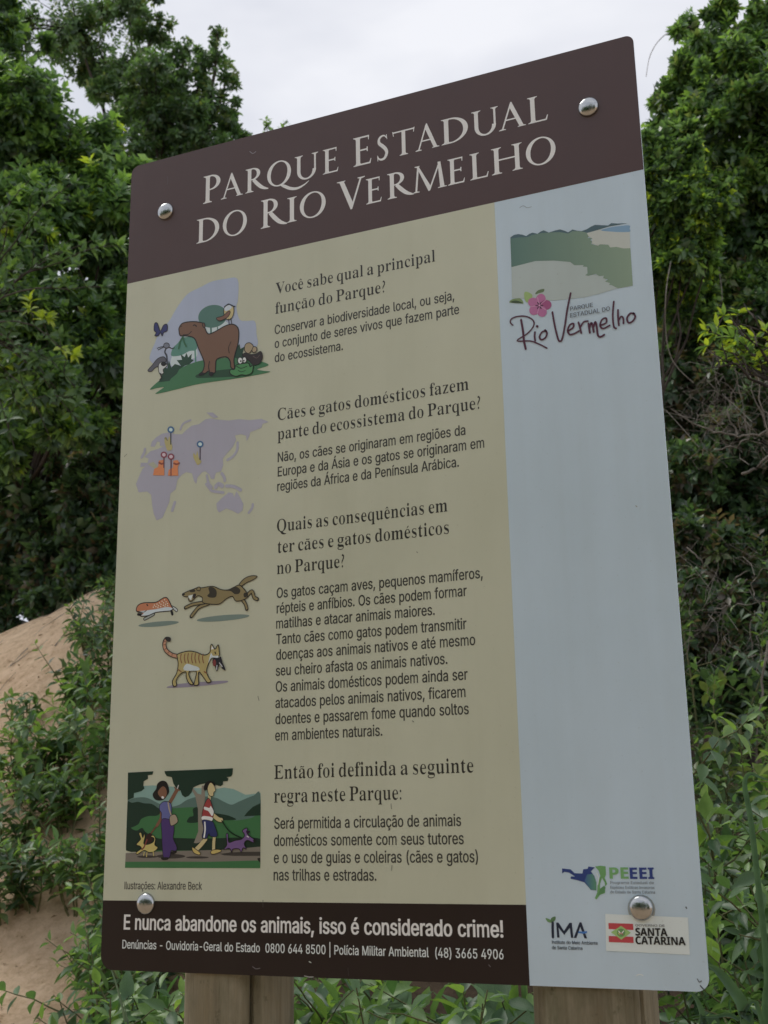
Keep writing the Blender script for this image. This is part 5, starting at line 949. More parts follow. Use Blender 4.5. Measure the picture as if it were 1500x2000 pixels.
class Print:
    "collects flat shapes in sign units (u right, v down) and their ink, each a hair above the last"
    def __init__(self, level=0.0003):
        self.v, self.f, self.c, self.y = [], [], [], level
    def step(self, d=0.00002):
        self.y += d
    def tris(self, pts, faces, col):
        b = len(self.v)
        for p in pts:
            self.v.append((p[0] * U0 - 0.45, -self.y, (SIGN_H - p[1]) * U0))
            self.c.append(col(p) if callable(col) else col)
        self.f += [tuple(b + i for i in t) for t in faces]
    def fill(self, pts, col):
        tr = tessellate_polygon([[Vector((x, y, 0)) for x, y in pts]])
        self.tris(pts, tr, col)
        self.step()
    def ribbon(self, pts, w, col, closed=False, caps=True):
        L, R = stroke_outline(pts, w, closed)
        n = len(pts)
        fs = []
        for i in range(n if closed else n - 1):
            j = (i + 1) % n
            fs.append((i, j, n + j, n + i))
        self.tris(L + R, fs, col)
        self.step(0.000008)
        if caps and not closed:
            for (e, q) in ((pts[0], pts[1]), (pts[-1], pts[-2])):
                a0 = math.atan2(e[1] - q[1], e[0] - q[0])
                arc = [(e[0] + w / 2 * math.cos(a0 + t), e[1] + w / 2 * math.sin(a0 + t)) for t in [(-0.5 + k / 6) * math.pi for k in range(7)]]
                self.tris(arc, [tuple(range(7))], col)
            self.step(0.000008)
        self.step(0.00001)
    def build(self, name, parent, label=None):
        me = bpy.data.meshes.new(name)
        fixed = []
        for t in self.f:                        # every face looks out of the sign
            a, b, c = (self.v[i] for i in t[:3])
            ny = (b[2] - a[2]) * (c[0] - a[0]) - (b[0] - a[0]) * (c[2] - a[2])
            fixed.append(t if ny < 0 else tuple(reversed(t)))
        me.from_pydata(self.v, [], fixed)
        ca = me.color_attributes.new('ink', 'FLOAT_COLOR', 'POINT')
        ca.data.foreach_set('color', [x for c in self.c for x in (*c, 1.0)])
        o = link_mesh(name, me, parent, [M_INK])
        if label: o['label'] = label
        return o

def ink(rgb, k=0.44, sat=0.82):
    "print colour from its look under this sky, which lights the sign face to k of white"
    if max(rgb) < 80: k = 0.72
    v = [x * t / k for x, t in zip(lin(rgb), (1.03, 1.07, 1.08))]
    g = 0.3 * v[0] + 0.6 * v[1] + 0.1 * v[2]
    return tuple(min(0.95, max(0.002, g + (x - g) * sat)) for x in v)

# lettering ---------------------------------------------------------
def inside(px, py, poly):
    r = False
    j = len(poly) - 1
    for i in range(len(poly)):
        (xi, yi), (xj, yj) = poly[i], poly[j]
        if (yi > py) != (yj > py) and px < (xj - xi) * (py - yi) / (yj - yi) + xi:
            r = not r
        j = i
    return r

def winding(px, py, poly):
    w, j = 0, len(poly) - 1
    for i in range(len(poly)):
        (xj, yj), (xi, yi) = poly[j], poly[i]
        if (yi > py) != (yj > py) and px < (xj - xi) * (py - yi) / (yj - yi) + xi:
            w += 1 if yi > yj else -1
        j = i
    return w

def is_hole(c, contours):
    "a contour that lies wholly within another one"
    n = len(c)
    pr = [(c[i][0] + (c[(i + 1) % n][0] - c[i][0]) * t, c[i][1] + (c[(i + 1) % n][1] - c[i][1]) * t) for i in range(n) for t in (0, .25, .5, .75)]
    return any(o is not c and all(inside(p[0], p[1], o) for p in pr) for o in contours)

def triangulate(polys, union, holes=None):
    "triangles of a union of pieces, or of contours with holes (even-odd)"
    pts, edges = [], []
    for c in polys:
        k = len(pts); pts += [Vector(p) for p in c]
        edges += [(k + i, k + (i + 1) % len(c)) for i in range(len(c))]
    vs, _e, tf, *_r = delaunay_2d_cdt(pts, edges, [], 0, 1e-6)
    if not union and holes is None: holes = [is_hole(c, polys) for c in polys]
    tr = []
    for t in tf:
        cx = sum(vs[i].x for i in t) / 3; cy = sum(vs[i].y for i in t) / 3
        hit = [winding(cx, cy, c) != 0 for c in polys]
        if any(h for i, h in enumerate(hit) if union or not holes[i]) and (union or not any(h and holes[i] for i, h in enumerate(hit))):
            tr.append(tuple(t))
    return [(p.x, p.y) for p in vs], tr

def embolden(contours, dx, dy):
    "push every outline outward (holes inward)"
    out = []
    for i, c in enumerate(contours):
        depth = 1 if is_hole(c, contours) else 0
        area = sum(c[k][0] * c[(k + 1) % len(c)][1] - c[(k + 1) % len(c)][0] * c[k][1] for k in range(len(c)))
        sgn = (1 if area > 0 else -1) * (1 if depth % 2 == 0 else -1)
        n, new = len(c), []
        for k in range(n):
            a, b, d = c[k - 1], c[k], c[(k + 1) % n]
            def nrm(p, q):
                l = math.hypot(q[0] - p[0], q[1] - p[1]) or 1e-9
                return ((q[1] - p[1]) / l, -(q[0] - p[0]) / l)
            n1, n2 = nrm(a, b), nrm(b, d)
            mxx, myy = n1[0] + n2[0], n1[1] + n2[1]
            l2 = max(0.6, mxx * mxx + myy * myy)
            new.append((b[0] + sgn * 2 * mxx / l2 * dx, b[1] + sgn * 2 * myy / l2 * dy))
        out.append(new)
    return out

_cache = {}
def glyph(font, ch):
    key = (id(font), ch)
    if key not in _cache:
        adv, data = font[ch]
        cs = [[tuple(float(v) / 400 for v in q.split(',')) for q in c.split()] for c in data.split(';')] if data else []
        dx, dy = WEIGHT[id(font)]
        if ch in FINE_JOINS: dx *= 0.6
        pts, tr = triangulate(embolden(cs, dx, dy), False, [is_hole(c, cs) for c in cs])
        _cache[key] = (adv / 400, pts, tr)
    return _cache[key]

FONT_R['I'] = (66, '20,0 20,203 46,203 46,0')
FINE_JOINS = 'mw'
WEIGHT = {id(FONT_R): (0.013, 0.006), id(FONT_B): (0.023, 0.011), id(FONT_S): (-0.017, 0.001), id(FONT_X): (0.014, 0.006)}
ACCENTS = {'ê': ('e', '^'), 'ã': ('a', '~'), 'é': ('e', "'"), 'ç': ('c', ','), 'õ': ('o', '~'), 'á': ('a', "'")}
def accent(kind, cx, top):
    if kind == '^':
        return [[(cx - .10, top + .05), (cx - .02, top + .155), (cx + .02, top + .155), (cx + .10, top + .05), (cx + .065, top + .05), (cx, top + .105), (cx - .065, top + .05)]]
    if kind == '~':
        return [[(cx - .12, top + .06), (cx - .10, top + .105), (cx - .06, top + .12), (cx, top + .10), (cx + .05, top + .085), (cx + .085, top + .12), (cx + .12, top + .12), (cx + .10, top + .07), (cx + .06, top + .045), (cx, top + .06), (cx - .05, top + .075), (cx - .085, top + .045)]]
    if kind == "'":
        return [[(cx - .03, top + .05), (cx + .04, top + .17), (cx + .11, top + .16), (cx, top + .05)]]
    return [[(cx - .02, .0), (cx - .03, -.06), (cx + .02, -.07), (cx + .03, -.10), (cx - .01, -.125), (cx - .06, -.11), (cx - .07, -.135), (cx, -.155), (cx + .06, -.13), (cx + .075, -.085), (cx + .03, -.045), (cx + .025, .0)]]

def text_line(pr, font, text, u0, v, u1, cap, col, squeeze=None, space=None):
    x, polys = 0.0, []
    for ch in text:
        if ch == ' ':
            x += space if space else (0.22 if font is not FONT_S else 0.19); continue
        base, acc = (ch, None)
        if font is FONT_S and ch in ACCENTS:
            base, acc = ACCENTS[ch]
        adv, pts, tr = glyph(font, base)
        polys.append(([(px + x, py) for px, py in pts], tr))
        if acc:
            cx = (min(p[0] for p in pts) + max(p[0] for p in pts)) / 2 + x
            for a in accent(acc, cx, max(p[1] for p in pts)):
                polys.append((a, tessellate_polygon([[Vector((q[0], q[1], 0)) for q in a]])))
        x += adv
    xs = [p[0] for pl, _ in polys for p in pl]
    lo, hi = min(xs), max(xs)
    ref = 'E' if 'E' in font else ('P' if 'P' in font else 'A')
    caph = max(p[1] for p in glyph(font, ref)[1])
    sx, sy = (u1 - u0) / (hi - lo), cap / caph
    for pl, tr in polys:
        pr.tris([(u0 + (px - lo) * sx, v - py * sy) for px, py in pl], tr, col)
    pr.step()

# classical capitals of the title, built from stems, bowls and bracketed serifs (units of the cap height)
TH, TN, SF = 0.135, 0.062, 0.085
def Q(*p): return list(p)
def stem(x, w=TH, y0=0.0, y1=1.0, foot=True, head=True):
    o = [[(x, y0), (x + w, y0), (x + w, y1), (x, y1)]]
    if foot: o.append([(x - SF, y0), (x + w + SF, y0), (x + w + SF, y0 + .022), (x + w + .02, y0 + .05), (x + w, y0 + .10), (x, y0 + .10), (x - .02, y0 + .05), (x - SF, y0 + .022)])
    if head: o.append([(x - SF, y1), (x - SF, y1 - .022), (x - .02, y1 - .05), (x, y1 - .10), (x + w, y1 - .10), (x + w + .02, y1 - .05), (x + w + SF, y1 - .022), (x + w + SF, y1)])
    return o
def bar(x0, x1, y, t=TN): return [[(x0, y - t / 2), (x1, y - t / 2), (x1, y + t / 2), (x0, y + t / 2)]]
def diag(x0, y0, x1, y1, w): return [[(x0 - w / 2, y0), (x0 + w / 2, y0), (x1 + w / 2, y1), (x1 - w / 2, y1)]]
def serif(x, y, up, w=SF + .06):
    t = .024 if up else -.024
    return [[(x - w, y), (x + w, y), (x + w, y + t), (x + w * .35, y + 2.2 * t), (x - w * .35, y + 2.2 * t), (x - w, y + t)]]
def arc(cx, cy, rx, ry, th, tn, a0, a1, tilt=0.0, n=26):
    "a crescent: heavy at the sides, light at top and bottom"
    o = []
    def pt(a, inner):
        q = 1 if inner else 0
        w = tn + (th - tn) * abs(math.cos(a + tilt)) ** 1.5
        return (cx + (rx - q * w) * math.cos(a), cy + (ry - q * w * 0.9) * math.sin(a))
    for i in range(n):
        t0, t1 = a0 + (a1 - a0) * i / n, a0 + (a1 - a0) * (i + 1) / n
        o.append([pt(t0, 0), pt(t1, 0), pt(t1, 1), pt(t0, 1)])
    return o
def swash(pts, ws):
    c = catmull(pts, False, 5); n = len(c); o = []
    W = lambda i: ws[min(len(ws) - 1, int(i / (n - 1) * (len(ws) - 1)))] * (1 - (i / (n - 1) * (len(ws) - 1)) % 1) + ws[min(len(ws) - 1, int(i / (n - 1) * (len(ws) - 1)) + 1)] * ((i / (n - 1) * (len(ws) - 1)) % 1)
    L, R = [], []
    for i in range(n):
        a, b = c[max(0, i - 1)], c[min(n - 1, i + 1)]
        d = math.hypot(b[0] - a[0], b[1] - a[1]) or 1
        nx, ny = -(b[1] - a[1]) / d, (b[0] - a[0]) / d
        w = W(i) / 2
        L.append((c[i][0] + nx * w, c[i][1] + ny * w)); R.append((c[i][0] - nx * w, c[i][1] - ny * w))
    for i in range(n - 1): o.append([L[i], L[i + 1], R[i + 1], R[i]])
    return o
H_ = math.pi / 2
def capital(ch):
    if ch == 'P': return stem(.08) + arc(.25, .725, .33, .275, .135, .055, -H_, H_) + bar(.14, .27, .972, .05) + bar(.2, .27, .475, .05)
    if ch == 'R': return stem(.08) + arc(.25, .745, .30, .255, .13, .055, -H_, H_) + bar(.14, .27, .974, .05) + bar(.2, .3, .515, .05) + swash([(.30, .50), (.44, .30), (.60, .12), (.74, .03), (.86, -.01)], [.12, .14, .13, .09, .03])
    if ch == 'A': return diag(.10, .02, .42, .98, .06) + [[(.36, .86), (.415, 1.03), (.45, 1.03), (.835, .02), (.69, .02)]] + bar(.23, .64, .36, .052) + serif(.10, 0, True, .12) + serif(.77, 0, True, .14)
    if ch in 'OQ':
        o = arc(.46, .5, .46, .53, .145, .055, 0, 2 * math.pi, .22, 44)
        if ch == 'Q': o += swash([(.50, .03), (.66, -.08), (.90, -.24), (1.16, -.30), (1.42, -.22), (1.60, -.10)], [.05, .12, .12, .10, .06, .02])
        return o
    if ch == 'U': return stem(.06, .125, .35, 1, False) + arc(.405, .36, .345, .385, .125, .07, math.pi, 2 * math.pi) + stem(.68, .065, .35, 1, False)
    if ch == 'E': return stem(.08) + bar(.15, .50, .972, .055) + bar(.15, .46, .525, .055) + bar(.15, .54, .028, .055) + [[(.47, 1.0), (.515, 1.0), (.505, .84), (.485, .84)], [(.43, .60), (.465, .61), (.465, .44), (.43, .45)], [(.49, 0), (.545, 0), (.575, .17), (.555, .17)]]
    if ch == 'S': return swash([(.46, .86), (.36, .965), (.22, .96), (.115, .86), (.12, .70), (.27, .56), (.40, .42), (.455, .26), (.36, .07), (.20, .03), (.08, .09), (.04, .18)], [.045, .055, .08, .105, .13, .145, .145, .135, .11, .08, .06, .05]) + [[(.44, 1.0), (.47, 1.0), (.49, .80), (.465, .80)], [(.02, .22), (.045, .22), (.06, -.01), (.03, .0)]]
    if ch == 'T': return stem(.34, TH, 0, 1, True, False) + bar(.02, .80, .97, .055) + [[(.0, 1.02), (.03, 1.02), (.055, .83), (.03, .83)], [(.79, 1.02), (.82, 1.02), (.79, .83), (.765, .83)]]
    if ch == 'D': return stem(.08) + arc(.27, .5, .53, .50, .145, .055, -H_, H_, -.1, 30) + bar(.14, .29, .972, .055) + bar(.14, .29, .028, .055)
    if ch == 'L': return stem(.08) + bar(.15, .55, .028, .055) + [[(.50, 0), (.56, 0), (.60, .20), (.575, .20)]]
    if ch == 'I': return stem(.085)
    if ch == 'V': return [[(.05, 1), (.20, 1), (.50, .18), (.455, -.04), (.42, -.04)]] + diag(.445, -.03, .77, 1, .062) + serif(.12, 1, False, .14) + serif(.78, 1, False, .12)
    if ch == 'M': return diag(.14, 0, .22, 1, .06) + [[(.16, 1.03), (.23, 1.03), (.60, .16), (.56, -.03), (.53, -.03)]] + diag(.555, -.02, .905, 1.02, .055) + [[(.84, 1.02), (.93, 1.02), (1.04, 0), (.90, 0)]] + serif(.14, 0, True, .11) + serif(.97, 0, True, .14) + serif(.19, 1.03, False, .08)
    if ch == 'H': return stem(.08) + stem(.70) + bar(.15, .75, .52, .055)
    return []

def title_line(pr, letters, v, col):
    for ch, u0, u1, cap in letters:
        pieces = capital(ch)
        ref = [p for pc in (capital('O') if ch == 'Q' else pieces) for p in pc]
        lo, hi = min(p[0] for p in ref), max(p[0] for p in ref)
        sx = (u1 - u0) / (hi - lo)
        vs, tr = triangulate([[(u0 + (px - lo) * sx, v - py * cap) for px, py in pc] for pc in pieces], True)
        pr.tris(vs, tr, col)
    pr.step()

def rounded(u0, v0, u1, v1, rs):
    pts = []
    for (cx, cy, r, a0) in ((u1 - rs[1], v0 + rs[1], rs[1], -90), (u1 - rs[2], v1 - rs[2], rs[2], 0), (u0 + rs[3], v1 - rs[3], rs[3], 90), (u0 + rs[0], v0 + rs[0], rs[0], 180)):
        if r == 0:
            pts.append((cx, cy)); continue
        for k in range(9):
            a = math.radians(a0 + 90 * k / 8)
            pts.append((cx + r * math.cos(a), cy + r * math.sin(a)))
    return pts

def build_sign():
    root = empty('information_sign', (0.45, 0.0, 0.80 + BASE))
    tag(root, 'tall brown, beige and pale blue park information sign on two wooden posts', 'sign')
    # panel: a 3 mm painted sheet with rounded corners
    out = rounded(0, 0, SIGN_W, SIGN_H, (17, 14, 18, 24))
    bm = bmesh.new()
    fr = [bm.verts.new((u * U0 - 0.45, 0, (SIGN_H - v) * U0)) for u, v in out]
    bk = [bm.verts.new((u * U0 - 0.45, 0.003, (SIGN_H - v) * U0)) for u, v in out]
    bm.faces.new(fr); bm.faces.new(list(reversed(bk)))
    n = len(fr)
    for i in range(n):
        bm.faces.new((fr[i], bk[i], bk[(i + 1) % n], fr[(i + 1) % n]))
    bmesh.ops.recalc_face_normals(bm, faces=bm.faces)
    me = bpy.data.meshes.new('panel'); bm.to_mesh(me); bm.free()
    blue = ink((134, 145, 154), k=0.385, sat=1)
    ca = me.color_attributes.new('ink', 'FLOAT_COLOR', 'POINT')
    ca.data.foreach_set('color', [x for _ in me.vertices for x in (*blue, 1.0)])
    link_mesh('panel', me, root, [M_INK])
    # painted fields
    p = Print(0.00012); p.fill(rounded(0, 0, SIGN_W, 252.5, (17, 14, 0, 0)), ink((70, 50, 48), sat=1)); p.build('header_band', root)
    p = Print(0.00012); p.fill(rounded(0, 252.5, 746, 1391.5, (0, 0, 0, 0)), ink((136, 136, 121), k=0.385, sat=1)); p.build('text_field', root)
    p = Print(0.00012); p.fill(rounded(0, 1391.5, 746, SIGN_H, (0, 0, 0, 24)), ink((34, 23, 22), sat=1)); p.build('footer_band', root)
    # title
    white = ink((170, 180, 193), sat=1)
    for letters, v, cuts in ((TITLE_1, 120.4, (0, 6, 14)), (TITLE_2, 201.2, (0, 2, 5, 13))):
        for a, b in zip(cuts, cuts[1:]):
            p = Print(); title_line(p, letters[a:b], v, white); p.build('title_word', root)
    # paragraphs, one line each
    dark, body = ink((46, 44, 40)), ink((56, 55, 51))
    for kind, t, u0, u1, v in LINES:
        p = Print()
        if kind == 'H': text_line(p, FONT_S, t, u0, v, u1, 22.0, dark)
        elif kind == 'B': text_line(p, FONT_R, t, u0, v, u1, 17.6, body)
        else: text_line(p, FONT_R, t, u0, v, u1, 12.2, ink((70, 68, 62)))
        p.build({'H': 'heading_line', 'B': 'paragraph_line'}.get(kind, 'credit_line'), root)
    p = Print(); text_line(p, FONT_B, 'E nunca abandone os animais, isso é considerado crime!', 43.9, 1437.3, 709.5, 23.6, ink((170, 178, 190))); p.build('warning_line', root)
    p = Print(); text_line(p, FONT_R, 'Denúncias - Ouvidoria-Geral do Estado  0800 644 8500 | Polícia Militar Ambiental  (48) 3665 4906', 42.5, 1467.6, 708.4, 13.6, ink((160, 164, 164))); p.build('contact_line', root)
    # illustrations and emblems
    for name, parts in ARTWORK.items():
        g = empty(name, (0, 0, 0)); g.parent = root
        lvl = 0.00035
        if name == 'government_sticker':
            # the sticker itself: a thin raised film, its lower left corner lifting
            q = [(862.5, 1402.6), (978.4, 1406.0), (977.2, 1454.9), (860.8, 1452.3)]
            bm = bmesh.new(); N = 10
            grid = [[None] * (N + 1) for _ in range(N + 1)]
            for i in range(N + 1):
                for j in range(N + 1):
                    s, t = i / N, j / N
                    u = (1 - s) * ((1 - t) * q[0][0] + t * q[3][0]) + s * ((1 - t) * q[1][0] + t * q[2][0])
                    v = (1 - s) * ((1 - t) * q[0][1] + t * q[3][1]) + s * ((1 - t) * q[1][1] + t * q[2][1])
                    lift = 0.0012 * max(0, 0.3 - s - (1 - t)) ** 1.0
                    grid[i][j] = bm.verts.new((u * U0 - .45, -0.0004 - lift, (SIGN_H - v) * U0))
            for i in range(N):
                for j in range(N):
                    bm.faces.new((grid[i][j], grid[i][j + 1], grid[i + 1][j + 1], grid[i + 1][j]))
            me = bpy.data.meshes.new('sticker_film'); bm.to_mesh(me); bm.free()
            ca = me.color_attributes.new('ink', 'FLOAT_COLOR', 'POINT')
            ca.data.foreach_set('color', [x for _ in me.vertices for x in (*ink((163, 171, 180), sat=1), 1.0)])
            link_mesh('sticker_film', me, g, [M_INK])
            lvl = 0.0007
        for pname, shapes in parts:
            pr = Print(lvl)
            for sh in shapes:
                k = sh[0]
                if k == 'g':
                    pts = parse(sh[3]); c0, c1 = ink(sh[1]), ink(sh[2])
                    a, b = min(q[0] for q in pts), max(q[0] for q in pts)
                    pr.fill(pts, lambda q, c0=c0, c1=c1, a=a, b=b: tuple(x + (y - x) * (q[0] - a) / (b - a) for x, y in zip(c0, c1)))
                    continue
                pts, col = parse(sh[3]), ink(sh[1])
                if k == 'p': pr.fill(pts, col)
                elif k == 'f':
                    c = catmull(pts, True)
                    if name == 'walking_scene_illustration':
                        c = [(min(303.4, max(42.8, x)), y) for x, y in c]
                    pr.fill(c, col)
                elif k == 's': pr.ribbon(catmull(pts, False), sh[2], col)
                elif k == 'o':
                    c = catmull(pts, True)
                    pr.fill(c, col); pr.ribbon(c, sh[2], ink((30, 26, 28)), closed=True)
            pr.build(pname, g)
            lvl = pr.y
        def small(text, font, u0, v, u1, cap, rgb, nm):
            pr = Print(lvl + 0.0001); text_line(pr, font, text, u0, v, u1, cap, ink(rgb)); pr.build(nm, g)
        if name == 'park_logo':
            small('PARQUE', FONT_R, 865.5, 475.4, 902.8, 7.0, (70, 76, 84), 'small_lettering')
            small('ESTADUAL DO', FONT_R, 864.8, 487.2, 929.9, 7.4, (70, 76, 84), 'small_lettering')
        if name == 'biosecurity_program_logo':
            small('PE', FONT_X, 872.2, 1354.5, 899.6, 15.3, (80, 128, 72), 'acronym_lettering')
            small('EEI', FONT_X, 901.4, 1354.8, 935.9, 15.3, (30, 48, 104), 'acronym_lettering')
            small('Programa Estadual de', FONT_R, 872.6, 1361.8, 934.8, 3.8, (96, 104, 112), 'small_lettering')
            small('Espécies Exóticas Invasoras', FONT_R, 872.2, 1368.4, 935.0, 3.8, (92, 100, 108), 'small_lettering')
            small('do Estado de Santa Catarina', FONT_R, 871.8, 1374.6, 935.4, 3.8, (92, 100, 108), 'small_lettering')
        if name == 'environment_institute_logo':
            small('Instituto do Meio Ambiente', FONT_R, 782.2, 1444.6, 849.3, 4.6, (44, 52, 66), 'small_lettering')
            small('de Santa Catarina', FONT_R, 781.8, 1452.0, 826.6, 4.6, (44, 52, 66), 'small_lettering')
        if name == 'government_sticker':
            small('GOVERNO DE', FONT_R, 904.6, 1418.8, 945.6, 3.0, (90, 90, 92), 'small_lettering')
            small('SANTA', FONT_X, 904.0, 1431.0, 948.7, 10.2, (26, 26, 28), 'name_lettering')
            small('CATARINA', FONT_X, 903.3, 1442.4, 972.6, 10.4, (26, 26, 28), 'name_lettering')
    # faint rust and dirt that has run from under the bolts
    for u, v, c in ((83.5, 117, (74, 56, 50)), (917.5, 116, (74, 56, 50)), (914.5, 1394, (116, 118, 116))):
        pr = Print(0.00022)
        ring = [(u + 19.5 * math.cos(t * .35), v + 1.5 + 19.5 * math.sin(t * .35)) for t in range(18)]
        pr.fill(ring, ink(c, sat=1)); pr.build('rust_stain', root)
    # domed bolt heads
    bm = bmesh.new()
    R, N, K = 0.0158, 32, 8
    rings = []
    for k in range(K + 1):
        a = k / K * H_
        r, y = R * math.cos(a), -0.0012 - 0.0085 * math.sin(a)
        rings.append([bm.verts.new((r * math.cos(2 * math.pi * i / N), y, r * math.sin(2 * math.pi * i / N))) for i in range(N)] if k < K else [bm.verts.new((0, y, 0))])
    base = [bm.verts.new((R * math.cos(2 * math.pi * i / N), 0.001, R * math.sin(2 * math.pi * i / N))) for i in range(N)]
    for i in range(N):
        j = (i + 1) % N
        bm.faces.new((base[i], base[j], rings[0][j], rings[0][i]))
        for k in range(K - 1):
            bm.faces.new((rings[k][i], rings[k][j], rings[k + 1][j], rings[k + 1][i]))
        bm.faces.new((rings[K - 1][i], rings[K - 1][j], rings[K][0]))
    for f in bm.faces: f.smooth = True
    bmesh.ops.recalc_face_normals(bm, faces=bm.faces)
    me = bpy.data.meshes.new('bolt'); bm.to_mesh(me); bm.free(); me.materials.append(M_STEEL)
    for i, (u, v) in enumerate(((83.5, 117), (917.5, 116), (87, 1396), (914.5, 1394))):
        b = bpy.data.objects.new('bolt', me); COL.objects.link(b); b.parent = root
        b.location = (u * U0 - 0.45, 0, (SIGN_H - v) * U0)
        b.rotation_euler = (0, i * 1.3, 0)
    # round posts with a drying crack
    for (cx, r, crack, seed) in ((0.195, 0.081, math.radians(-47), 1), (0.737, 0.082, math.radians(-31), 2)):
        N = 240; levels = 44
        vs, fs = [], []
        for j in range(levels + 1):
            z = -1.35 + (2.55) * j / levels
            for i in range(N):
                a = 2 * math.pi * i / N
                rr = r * (1 + 0.018 * noise.noise(Vector((math.cos(a) * 1.5, math.sin(a) * 1.5, z * 1.2 + seed * 9))) + 0.006 * noise.noise(Vector((math.cos(a) * 9, math.sin(a) * 9, z * 2 + seed))))
                da = (a - crack - 0.05 * noise.noise(Vector((z * 2.5, seed, 0))) + math.pi) % (2 * math.pi) - math.pi
                rr -= 0.026 * max(0.0, 1 - abs(da) / 0.035)
                # the side against the panel is planed a little flat
                x, y = rr * math.cos(a), rr * math.sin(a)
                y = max(y, -r * 0.93)
                vs.append((cx - 0.45 + x, y + r * 0.93 + 0.004, z))
        for j in range(levels):
            for i in range(N):
                k = (i + 1) % N
                fs.append((j * N + i, j * N + k, (j + 1) * N + k, (j + 1) * N + i))
        fs.append(tuple(range(levels * N, levels * N + N)))
        me = bpy.data.meshes.new('post'); me.from_pydata(vs, [], fs)
        me.polygons.foreach_set('use_smooth', [True] * len(fs))
        link_mesh('post', me, root, [M_WOOD])

build_sign()

# ------------------------------------------------------------------ vegetation
def leaf_template(fine):
    if fine:
        st = [(.13, .20, .02), (.32, .40, .05), (.55, .39, .04), (.78, .22, .00)]
        v = [(0, 0, 0)]
        for t, w, z in st:
            v += [(t, -w, z), (t, 0, -.035 - .03 * t), (t, w, z)]
        v.append((1.04, 0, -.12))
        f = [(0, 1, 2), (0, 2, 3)]
        for i in range(3):
            k = 1 + 3 * i
            f += [(k, k + 3, k + 4, k + 1), (k + 1, k + 4, k + 5, k + 2)]
        f += [(10, 13, 11), (11, 13, 12)]
    else:
        v = [(0, 0, 0), (.45, -.45, .05), (.5, 0, -.03), (.45, .45, .05), (1, 0, -.06)]
        f = [(0, 1, 2), (0, 2, 3), (1, 4, 2), (2, 4, 3)]
    return np.array(v, float), f

def unit(a):
    return a / (np.linalg.norm(a, axis=-1, keepdims=True) + 1e-9)

def leaves_mesh(name, P, D, N_, L, W, tint, fine, mat, smooth_=True):
    "one mesh of many leaves: base P, direction D, face normal N_, length L, width ratio W"
    tv, tf = leaf_template(fine)
    D = unit(D); S = unit(np.cross(D, N_)); Nn = np.cross(S, D)
    n, k = len(P), len(tv)
    V = (P[:, None, :] + D[:, None, :] * (tv[None, :, 0:1] * L[:, None, None])
         + S[:, None, :] * (tv[None, :, 1:2] * (L * W)[:, None, None]) + Nn[:, None, :] * (tv[None, :, 2:3] * L[:, None, None]))
    V[:, :, 2] -= (tv[None, :, 0] ** 2) * (L * 0.10)[:, None]
    loops, starts, off = [], [], 0
    for f in tf:
        starts.append(off); off += len(f); loops += f
    nl = len(loops)
    li = (np.array(loops)[None, :] + (np.arange(n) * k)[:, None]).ravel().astype(np.int32)
    ls = (np.array(starts)[None, :] + (np.arange(n) * nl)[:, None]).ravel().astype(np.int32)
    me = bpy.data.meshes.new(name)
    me.vertices.add(n * k); me.vertices.foreach_set('co', V.astype(np.float32).ravel())
    me.loops.add(n * nl); me.loops.foreach_set('vertex_index', li)
    me.polygons.add(n * len(tf)); me.polygons.foreach_set('loop_start', ls)
    if smooth_: me.polygons.foreach_set('use_smooth', np.ones(n * len(tf), bool))
    me.update(calc_edges=True)
    ca = me.color_attributes.new('tint', 'FLOAT_COLOR', 'POINT')
    c = np.concatenate([np.repeat(tint, k, axis=0), np.ones((n * k, 1))], axis=1)
    ca.data.foreach_set('color', c.astype(np.float32).ravel())
    me.materials.append(mat)
    return me

def tube(bm_v, bm_f, pts, r0, r1, n=6):
    b = len(bm_v)
    m_ = len(pts)
    for i, p in enumerate(pts):
        p = Vector(p)
        t = (Vector(pts[min(m_ - 1, i + 1)]) - Vector(pts[max(0, i - 1)])).normalized()
        a = t.orthogonal().normalized(); c = t.cross(a)
        r = r0 + (r1 - r0) * i / max(1, m_ - 1)
        for k in range(n):
            q = p + (a * math.cos(2 * math.pi * k / n) + c * math.sin(2 * math.pi * k / n)) * r
            bm_v.append(tuple(q))
    for i in range(m_ - 1):
        for k in range(n):
            j = (k + 1) % n
            bm_f.append((b + i * n + k, b + i * n + j, b + (i + 1) * n + j, b + (i + 1) * n + k))

def tubes_object(name, lines, mat, parent, kind=None, n=6):
    v, f = [], []
    for pts, r0, r1 in lines:
        tube(v, f, pts, r0, r1, n)
    me = bpy.data.meshes.new(name); me.from_pydata(v, [], f)
    me.polygons.foreach_set('use_smooth', [True] * len(f))
    o = link_mesh(name, me, parent, [mat])
    if kind: o['kind'] = kind
    return o

def bent(a, b, sag=0.1, n=6, wob=0.05):
    a, b = Vector(a), Vector(b)
    L = (b - a).length
    out = []
    ph = random.random() * 50
    for i in range(n + 1):
        t = i / n
        p = a.lerp(b, t)
        p.z += math.sin(t * math.pi) * sag * L
        p += Vector((noise.noise(Vector((ph, t * 3, 0))), noise.noise(Vector((ph, t * 3, 7))), noise.noise(Vector((ph, t * 3, 13))))) * wob * L * math.sin(t * math.pi)
        out.append(p)
    return out

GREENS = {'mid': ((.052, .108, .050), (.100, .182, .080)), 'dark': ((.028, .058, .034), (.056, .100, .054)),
          'fresh': ((.090, .178, .050), (.170, .290, .085)), 'lime': ((.20, .30, .03), (.34, .44, .06)),
          'olive': ((.075, .110, .045), (.125, .170, .068)), 'herb': ((.048, .112, .050), (.092, .180, .076)),
          'brown': ((.050, .044, .034), (.11, .092, .068)), 'pale': ((.11, .17, .09), (.17, .24, .13))}

